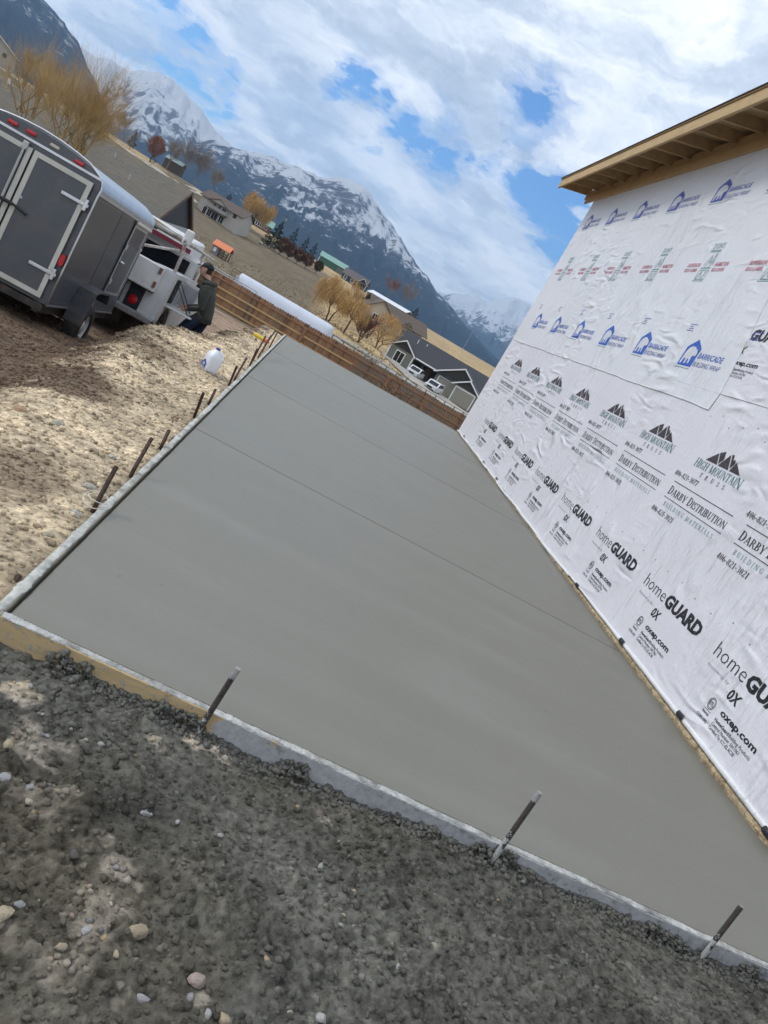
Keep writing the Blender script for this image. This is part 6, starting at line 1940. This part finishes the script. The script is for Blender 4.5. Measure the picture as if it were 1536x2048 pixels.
# green-roofed shed and small sheds far left
sp_ = pol(-13.5, 300); h11 = thing('shed', 'small dark shed with pale roof under the bare trees', 'shed', (sp_.x, sp_.y, elz(.55, 300)), math.radians(-8))
MB().box(0, 6, 0, 4, -1, 2.2).build('wall', PWD, h11); MB().prism([(-.3, 2.2), (2, 3.4), (2, 3.5), (-.3, 2.3)], -.3, 6.3, 'x').prism([(2, 3.4), (4.3, 2.2), (4.3, 2.3), (2, 3.5)], -.3, 6.3, 'x').build('roof', pm('grey_green_roof', (.20, .27, .27), .6, .1, 3, .1), h11)
pp2 = pol(-22.95, 120)
gpst = thing('play_frame', 'pair of white posts standing in the field by the pale house', 'posts', (pp2.x, pp2.y, elz(-.35, 120)), math.radians(15))
for x in (0, 1.6): MB().bbox(x, x + .35, 0, .3, -.3, 1.3, .03).build('post', TRIMW, gpst)
MB().tube([(.2, .15, 1.0), (1.7, .15, .2)], .03, 6).build('rod', GALV, gpst)

# ------------------------------------------------------------------ cars by the sage house
CARW = pm('car_white_paint', (.66, .67, .69), .25, .04, 3, 0, coat=.4)
def make_pickup(loc, rz, label, suv=False):
    c = thing('pickup_truck' if not suv else 'parked_suv', label, 'pickup' if not suv else 'suv', loc, rz)
    # x across, front faces -y
    if suv:
        prof = [(0, .42), (.02, .98), (1.0, 1.10), (1.75, 1.72), (2.1, 1.80), (4.4, 1.78), (4.75, 1.10), (4.8, .45)]
    else:
        prof = [(0, .45), (.02, 1.02), (1.15, 1.16), (1.85, 1.78), (2.15, 1.84), (3.35, 1.82), (3.60, 1.22), (5.4, 1.20), (5.45, .50)]
    MB().prism(prof, -.96, .96, 'x').build('body', CARW, c)
    y0, z0, y1, z1 = (1.05, 1.13, 1.72, 1.67) if suv else (1.20, 1.19, 1.82, 1.73)
    MB().quad((-.82, y0 - .02, z0 + .02), (.82, y0 - .02, z0 + .02), (.74, y1 - .02, z1 + .02), (-.74, y1 - .02, z1 + .02)).build('windscreen', GLS, c)
    for s in (1, -1):
        ym = prof[4][0]
        MB().prism([(y0 + .25, z0 + .03), (prof[5][0], z0 + .03), (prof[5][0] - .1, z1), (y1 + .1, z1)], s * .9615 - .0012, s * .9615 + .0012, 'x').build('side_window', GLS, c)
        MB().bbox(s * .72 - .17, s * .72 + .17, -.04, .02, .72, .92, .03).build('headlight', pm('headlight_glass', (.5, .52, .55), .15, .1, 10, 0), c)
        MB().bbox(min(s * .98, s * 1.14), max(s * .98, s * 1.14), 1.55, 1.68, 1.2, 1.38, .03).build('mirror', BLKP, c)
        for y in (.95, 4.2 if not suv else 3.8): make_wheel(c, s * .85, y, .37, .37, .24, RIMW, side=s)
    c.scale = (.88, .88, .88)
    MB().bbox(-.45, .45, -.03, .01, .62, .90, .02).build('grille', BLKP, c)
    MB().bbox(-.92, .92, -.10, -.01, .36, .56, .03).build('front_bumper', CHAS, c)
    return c
p1 = pol(7.25, 111.5); make_pickup((p1.x, p1.y, elz(-3.52, 111.5)), math.radians(-20), 'white pickup parked before the dark porch of the sage house')
p2 = pol(8.85, 107.5); make_pickup((p2.x, p2.y, elz(-3.74, 107.5)), math.radians(-24), 'white suv parked in front of the garage door of the sage house', True)

# ------------------------------------------------------------------ trees and shrubs
def ribbons(name, segs, width, mat):
    """segs: list of polylines (each list of Vectors); thin flat twigs"""
    V = []; F = []; rg = np.random.default_rng(len(segs))
    for pl, w in zip(segs, width):
        s_ = Vector(rg.normal(0, 1, 3)); d = (pl[-1] - pl[0]); s_ = d.cross(s_)
        if s_.length < 1e-6: continue
        s_ = s_.normalized(); b = len(V); n = len(pl)
        for i, p in enumerate(pl):
            ww = w * (1 - .8 * i / (n - 1)); V.append(p - s_ * ww); V.append(p + s_ * ww)
        for i in range(n - 1): F.append((b + 2 * i, b + 2 * i + 1, b + 2 * i + 3, b + 2 * i + 2))
    return np_mesh(name, np.array([tuple(v) for v in V]), np.array(F), mat)


BARK = pm('bark', (.10, .075, .055), .9, .3, 6, .4)


def twig_mat(name, col, col2):
    if name in MATS: return MATS[name]
    m = bpy.data.materials.new(name); m.use_nodes = True
    t = NT(m.node_tree); b = t.n['Principled BSDF']
    n = t.noise(t.new('ShaderNodeTexCoord').outputs['Object'], 1.1, 5, .6)
    t.link(t.ramp(n, [(.32, col2), (.62, col)]), b.inputs['Base Color']); b.inputs['Roughness'].default_value = .85
    MATS[name] = m
    return m


def tree(name, label, cat, az, D, el_base, H, R, mat, seed, style='droop', n=1800, w=.03, trunk_h=.3, group=None, stems=1, base=None, bark=None, thin=1.0):
    rg = np.random.default_rng(seed)
    p = pol(az, D); p.z = elz(el_base, D) if base is None else base
    t = thing(name, label, cat, p, 0, group)
    tk_ = MB(); limbs = []
    for s in range(stems):
        a0 = 2 * math.pi * s / stems + rg.uniform(0, .6); lean = (.05 if stems == 1 else .22)
        top = Vector((math.cos(a0) * R * lean, math.sin(a0) * R * lean, H * trunk_h))
        tk_.tube([Vector((math.cos(a0) * .12 * (stems > 1), math.sin(a0) * .12 * (stems > 1), -.6)), top * .5 + Vector((0, 0, 0)), top], [H * .028 * thin / math.sqrt(stems), H * .022 * thin / math.sqrt(stems), H * .017 * thin / math.sqrt(stems)], 8)
        nb = max(3, 9 // stems)
        for k in range(nb):
            a = 2 * math.pi * k / nb + rg.uniform(-.4, .4) + a0; tilt = rg.uniform(.35, .95) if style != 'broom' else rg.uniform(.1, .75)
            L = H * rg.uniform(.35, .6); d = Vector((math.cos(a) * math.sin(tilt), math.sin(a) * math.sin(tilt), math.cos(tilt)))
            q1 = top + d * L * .5 + Vector(rg.normal(0, .03 * H, 3)); q2 = top + d * L + Vector((0, 0, .06 * L))
            tk_.tube([top, q1, q2], [H * .012 * thin, H * .007 * thin, H * .002], 6); limbs.append((top, q1, q2))
            for j in range(6):
                b0 = q1.lerp(q2, rg.uniform(-.4, .8)); dd = (d + Vector(rg.normal(0, .55, 3))).normalized(); q3 = b0 + dd * L * rg.uniform(.3, .65)
                tk_.tube([b0, b0.lerp(q3, .5) + Vector(rg.normal(0, .01 * H, 3)), q3], [H * .004 * thin, H * .003 * thin, H * .001], 5); limbs.append((b0, b0.lerp(q3, .5), q3))
    tk_.build('trunk', bark or BARK, t)
    segs, ws = [], []
    C = Vector((0, 0, H * (.62 if style != 'broom' else .55)))
    for k in range(n):
        l = limbs[rg.integers(len(limbs))]
        if style == 'droop':
            # point in crown shell, strand falls
            b0 = l[1].lerp(l[2], rg.uniform(.2, 1.05)) + Vector(rg.normal(0, .055 * H, 3))
            dd = b0 - C; q_ = math.sqrt((dd.x / R) ** 2 + (dd.y / R) ** 2 + (dd.z / (H * .42)) ** 2)
            if q_ > 1: b0 = C + dd / q_ * rg.uniform(.85, 1.0)
            o_ = (b0 - C); o_.z = 0; o_ = o_.normalized() if o_.length > 0 else Vector((1, 0, 0))
            L = rg.uniform(.06, .28) ** 1.0 * H
            segs.append([b0, b0 + o_ * L * .3 + Vector((0, 0, L * .12)), b0 + o_ * L * .5 + Vector((0, 0, -L * .35)), b0 + o_ * L * .55 + Vector((0, 0, -L))])
        elif style == 'broom':
            b0 = l[1].lerp(l[2], rg.uniform(0, 1)) + Vector(rg.normal(0, .02 * H, 3))
            o_ = (b0 - Vector((0, 0, H * .1))).normalized()
            d = (o_ * .7 + Vector((0, 0, .6)) + Vector(rg.normal(0, .42, 3))).normalized(); L = rg.uniform(.10, .34) * H
            segs.append([b0, b0 + d * L * .5 + Vector(rg.normal(0, .015 * H, 3)), b0 + d * L])
        else:
            u = Vector(rg.normal(0, 1, 3)).normalized() * (rg.uniform(.1, 1) ** .4)
            b0 = C + Vector((u.x * R * .9, u.y * R * .9, u.z * H * .40)); d = (u + Vector(rg.normal(0, .5, 3)) + Vector((0, 0, .5))).normalized(); L = rg.uniform(.06, .16) * H
            segs.append([b0, b0 + d * L * .5, b0 + d * L])
        ws.append(w * rg.uniform(.5, 1.3))
    obj('crown', ribbons('crown', segs, ws, mat), t)
    return t


YBK = pm('ochre_bark', (.34, .24, .11), .9, .3, 6, .3)
GW = twig_mat('golden_willow_twigs', (.56, .36, .14), (.33, .19, .07)); YB = twig_mat('ochre_twigs', (.52, .36, .15), (.32, .21, .085)); RBR = twig_mat('red_brown_twigs', (.145, .062, .038), (.07, .036, .026)); MAR = twig_mat('maroon_twigs', (.13, .052, .048), (.07, .035, .035))
GRT = twig_mat('grey_twigs', (.24, .205, .175), (.15, .125, .11)); GBK = pm('grey_bark', (.20, .175, .15), .9, .3, 6, .3); OLV = twig_mat('olive_needles', (.060, .055, .028), (.035, .034, .02)); ORB = twig_mat('orange_brown_twigs', (.27, .115, .06), (.16, .07, .04))
tree('willow_tree', 'round golden willow behind the right end of the white tunnel', 'tree', .35, 95, -2.98, 5.6, 2.7, GW, 1, 'droop', 4200, .019, .30, 'golden willows', 2)
tree('willow_tree', 'slim golden willow between the round willow and the maroon bush', 'tree', 1.75, 92, -3.08, 4.6, 1.5, GW, 2, 'droop', 1500, .018, .35, 'golden willows', 1)
tree('willow_tree', 'orange-tipped willow at the left end of the sage house', 'tree', 4.25, 108, -3.05, 4.8, 2.3, GW, 3, 'puff', 2600, .02, .22, 'golden willows', 3)
tree('maroon_bush', 'upright maroon shrub between the golden willows', 'shrub', 2.95, 95, -3.2, 3.5, 1.0, MAR, 4, 'broom', 1100, .022, .18, None, 4)
tree('willow_tree', 'golden willow behind the roof of the beige house', 'tree', -7.05, 300, .1, 11.5, 5.6, GW, 5, 'droop', 3600, .07, .25, 'golden willows', 1)
tree('willow_bush', 'big tangled ochre willow reaching above the trailer roof', 'tree', -18.6, 50, -2.3, 6.2, 3.2, YB, 6, 'broom', 4200, .0050, .10, None, 9, bark=YBK, thin=.62)
tree('willow_bush', 'ochre willow thicket left of the big willow at the photo edge', 'tree', -21.5, 58, -1.6, 5.4, 2.2, YB, 16, 'broom', 2000, .0055, .10, None, 6, bark=YBK, thin=.62)
tree('bare_tree', 'orange-brown leafless tree beyond the grey roof', 'tree', -14.25, 255, .35, 6.5, 2.6, ORB, 7, 'puff', 1800, .06, .2, 'leafless trees beyond the field')
for i, (az, D, eb, H, R, lab) in enumerate([(-13.2, 290, .45, 9, 2.6, 'grey bare tree behind the small shed'), (-12.3, 300, .5, 11, 2.8, 'tall grey bare tree left of the beige house'), (-11.4, 300, .45, 12, 3.2, 'spreading grey bare tree above the beige house roof'), (-10.2, 330, .5, 9, 3.0, 'grey bare tree rising behind the beige house'),
                                            (-16.6, 250, .45, 7, 2.4, 'grey-brown bare tree left of the orange-brown tree'), (-18.3, 260, .5, 8, 3, 'brown bare tree behind the big willow'), (4.4, 420, .2, 14, 4.5, 'pale bare cottonwood above the white shed roof'), (3.2, 430, .4, 11, 4.0, 'grey bare cottonwood right of the navy house'), (-20.5, 250, .55, 9, 3.2, 'brown bare tree between the willow and the pale house'), (-22.0, 245, .6, 8, 3, 'brown bare tree beside the pale grey house')]):
    tree('bare_tree', lab, 'tree', az, D, eb, H, R, GRT if i != 7 else ORB, 60 + i, 'broom', 1000, .026, .25, 'leafless trees beyond the field', bark=GBK, thin=.6)
for i, (az, D, eb, H, R, lab) in enumerate([(-4.55, 262, -.80, 5.6, 2.3, 'reddish shrub nearest the big conifer'), (-3.95, 262, -.75, 5.0, 2.1, 'second reddish shrub from the conifers'), (-3.3, 262, -.72, 4.6, 2.1, 'middle reddish shrub of the hedge row'), (-2.65, 262, -.68, 4.4, 2.0, 'fourth reddish shrub of the hedge row'), (-1.85, 262, -.60, 4.0, 1.7, 'dark round shrub on a stem at the right end of the hedge')]):
    tree('hedge_shrub', lab, 'shrub', az, D, eb, H, R, RBR if i < 4 else OLV, 80 + i, 'puff', 1700, .07, .18, 'shrubs along the field edge')


CON = twig_mat('conifer_needles', (.026, .048, .026), (.012, .026, .016)); CON2 = twig_mat('bluish_conifer_needles', (.022, .042, .038), (.012, .026, .024))


def conifer(label, az, D, zb, H, R, mat, seed, n=1500):
    rg = np.random.default_rng(seed); p = pol(az, D); p.z = zb
    t = thing('conifer_tree', label, 'tree', p, 0, 'conifers')
    MB().tube([(0, 0, -.5), (0, 0, H * .95)], [H * .02, H * .003], 8).build('trunk', BARK, t)
    segs, ws = [], []
    for k in range(n):
        h = rg.uniform(.06, 1.0) ** .9 * H; r = R * (1 - h / H) ** .8 * (.75 + .35 * math.sin(h * 4.1 + seed)) + .06; a = rg.uniform(0, 6.283); rr = r * rg.uniform(.15, 1) ** .5
        b0 = Vector((math.cos(a) * rr, math.sin(a) * rr, h)); o_ = Vector((math.cos(a), math.sin(a), -.15)); L = rg.uniform(.25, .6) * max(r, .3) * .7
        segs.append([b0, b0 + o_ * L * .6 + Vector((0, 0, .06 * L)), b0 + o_ * L + Vector((0, 0, -.25 * L))]); ws.append(.09 * rg.uniform(.6, 1.3) * H / 8)
    obj('crown', ribbons('crown', segs, ws, mat), t)


conifer('widest dark green conifer right of the beige house', -5.25, 262, -1.9, 9.2, 2.9, CON, 1, 2600)
conifer('low dark conifer at the left foot of the widest one', -5.72, 264, -1.7, 5.0, 1.9, CON, 2, 1100)
conifer('narrow bluish spruce just right of the utility pole', -4.2, 300, 1.0, 8.0, 2.2, CON2, 3)
conifer('middle of the three bluish spruces', -3.3, 310, 1.0, 7.4, 2.0, CON2, 4)
conifer('rightmost bluish spruce before the green shop', -2.65, 320, 1.0, 7.2, 2.0, CON2, 5)
conifer('dark conifer behind the beige house roof', -9.0, 290, 1.0, 6.0, 2.6, CON, 6)
conifer('lone pine above the right end of the tan house', 5.45, 300, -.8, 7.0, 2.6, CON, 7)
conifer('small brownish conifer on the far bank left of the orange-brown tree', -15.6, 240, 2.9, 4.8, 1.3, twig_mat('brown_conifer', (.13, .09, .04), (.07, .055, .03)), 8)
conifer('tiny round evergreen by the road', -14.1, 235, 2.2, 2.6, 1.3, CON, 9, 500)
conifer('tall dark conifer rising behind the pale grey house', -25.0, 260, 5.5, 11, 4, CON, 10)
for (az, D, zb_, r, lab) in ((-5.95, 258, -1.75, .75, 'large pale boulder at the foot of the conifers'),):
    q = pol(az, D); stone('boulder', q.x, q.y, zb_ + .3, r, (.5, .44, .38), 900, lab, None)
# rocks edging the drive
for i in range(26):
    az = -1.2 + i * .24 + random.uniform(-.05, .05); D = 82 - i * .3
    q = pol(az, D); stone('edging_stone', q.x, q.y, elz(-3.45 - .012 * i, D), random.uniform(.16, .3), (.40, .36, .30), 950 + i, 'pale stone in the row edging the drive behind the fence', 'stones edging the drive')

# utility pole, lamp pole, wires
q = pol(-5.2, 330); up_ = thing('utility_pole', 'wooden utility pole with crossarm behind the conifers', 'pole', (q.x, q.y, elz(.3, 330)))
MB().tube([(0, 0, -1), (.1, 0, 8.4)], [.16, .11], 8).build('post', BARK, up_); MB().bbox(-1.1, 1.1, -.06, .06, 7.6, 7.78, .02).build('crossarm', BARK, up_); MB().bbox(.12, .5, -.2, .2, 6.2, 7.1, .08).build('transformer', GALV, up_)
q = pol(9.57, 480); lp_ = thing('lamp_pole', 'thin pale pole standing alone in front of the mountain', 'pole', (q.x, q.y, elz(-.1, 480)))
MB().tube([(0, 0, -1), (0, 0, 11.6)], [.12, .08], 8).build('post', GALV, lp_); MB().bbox(-.1, .7, -.1, .1, 11.5, 11.7, .03).build('arm', GALV, lp_)
wp = pol(-5.2, 330); a_ = Vector((wp.x, wp.y, elz(.3, 330) + 7.8)); b_ = pol(5.5, 330); b_.z = elz(1.0, 330); c_ = pol(-17, 330); c_.z = elz(1.9, 330)
for k in range(3):
    pts = []
    for i in range(25):
        t_ = i / 24; pnt = a_.lerp(b_, t_); pnt.z -= 4 * 1.6 * t_ * (1 - t_) + k * .45; pts.append(pnt)
    tag(MB().tube(pts, .018, 4).build('power_line', pm('wire_grey', (.12, .13, .15), .6, .1, 1, 0)), ['top', 'middle', 'lowest'][k] + ' of the three power lines crossing below the mountain', 'wire')

# road strips following the terrain
def strip(name, pts, w, mat, label, lift=.05):
    mb = MB(); n = 60; L = []; Rr = []
    P = [pol(a, D) for a, D in pts]
    cum = [0]
    for i in range(1, len(P)): cum.append(cum[-1] + (P[i] - P[i - 1]).length)
    for k in range(n):
        s_ = cum[-1] * k / (n - 1)
        x = np.interp(s_, cum, [q.x for q in P]); y = np.interp(s_, cum, [q.y for q in P])
        x2 = np.interp(min(s_ + 1, cum[-1]), cum, [q.x for q in P]); y2 = np.interp(min(s_ + 1, cum[-1]), cum, [q.y for q in P]); x1 = np.interp(max(s_ - 1, 0), cum, [q.x for q in P]); y1 = np.interp(max(s_ - 1, 0), cum, [q.y for q in P])
        d = Vector((x2 - x1, y2 - y1, 0)).normalized(); nrm = Vector((-d.y, d.x, 0)) * w / 2
        for sgn, lst in ((1, L), (-1, Rr)):
            q = Vector((x, y, 0)) + nrm * sgn; q.z = float(gz(q.x, q.y)) + lift; lst.append(q)
    for k in range(n - 1): mb.quad(Rr[k], Rr[k + 1], L[k + 1], L[k])
    o = mb.build(name, mat, None, smooth=True); return tag(o, kind='structure')


ROADM = pm('pale_gravel_road', (.42, .38, .31), .9, .2, 1, .2)
strip('road', [(-26, 205), (-21.4, 208), (-17, 215), (-14, 245), (-10.9, 285), (-8, 330)], 5, ROADM, '')
strip('drive', [(-13.5, 235), (-11.0, 262), (-10.6, 256)], 4, ROADM, '')
strip('drive', [(-2, 79), (2, 80), (6, 92), (9, 99), (14, 102)], 5, pm('grey_drive', (.30, .285, .25), .9, .2, 1, .2), '', .06)
strip('drive', [(6.4, 113), (9, 108), (12.4, 104)], 12, pm('concrete_apron', (.36, .34, .30), .9, .1, 1, .1), '', .10)
# wire fence along the drive
wf = pol(1.2, 70); wfb = pol(12.6, 78)
wfen = thing('wire_fence', 'low grey wood and wire fence along the drive beyond the brown fence', 'fence', (0, 0, 0))
for i in range(15):
    t_ = i / 14; q = wf.lerp(wfb, t_); q.z = elz(-3.95 - .1 * t_, q.length)
    MB().tube([q + Vector((0, 0, -1.5)), q + Vector((0, 0, .45))], .06, 6).build('post', pm('grey_post', (.20, .18, .155), .9, .2, 5, 0), wfen)
for dz in (.40, .10):
    MB().tube([(lambda q, e: (q.x, q.y, elz(e, q.length) + dz))(wf.lerp(wfb, i / 14), -3.95 - .1 * i / 14) for i in range(15)], .035, 5).build('rail', pm('grey_post', (.20, .18, .155)), wfen)

# dry grass tufts over the near field and along the drive
rgg = np.random.default_rng(99); V = []; F = []
NG = 5200; gaz = np.radians(rgg.uniform(-17, 13, NG)); gD = np.exp(rgg.uniform(math.log(44), math.log(150), NG)); gX, gY = gD * np.sin(gaz), gD * np.cos(gaz); gZ = gz(gX, gY)
for k in range(NG):
    p = Vector((gX[k], gY[k], 0)); z = float(gZ[k])
    hgt_ = rgg.uniform(.08, .34); 
    for j in range(4):
        a = rgg.uniform(0, 6.283); w_ = rgg.uniform(.03, .07); b0 = len(V)
        V += [(p.x - w_ * math.cos(a), p.y - w_ * math.sin(a), z - .03), (p.x + w_ * math.cos(a), p.y + w_ * math.sin(a), z - .03), (p.x + rgg.normal(0, .12), p.y + rgg.normal(0, .12), z + hgt_ * rgg.uniform(.6, 1.1))]
        F.append((b0, b0 + 1, b0 + 2))
tag(obj('dry_grass', np_mesh('dry_grass', np.array(V), np.array(F), twig_mat('dry_grass_blades', (.34, .26, .14), (.16, .125, .075)))), 'dry tufts of grass over the field', None, None, 'stuff')
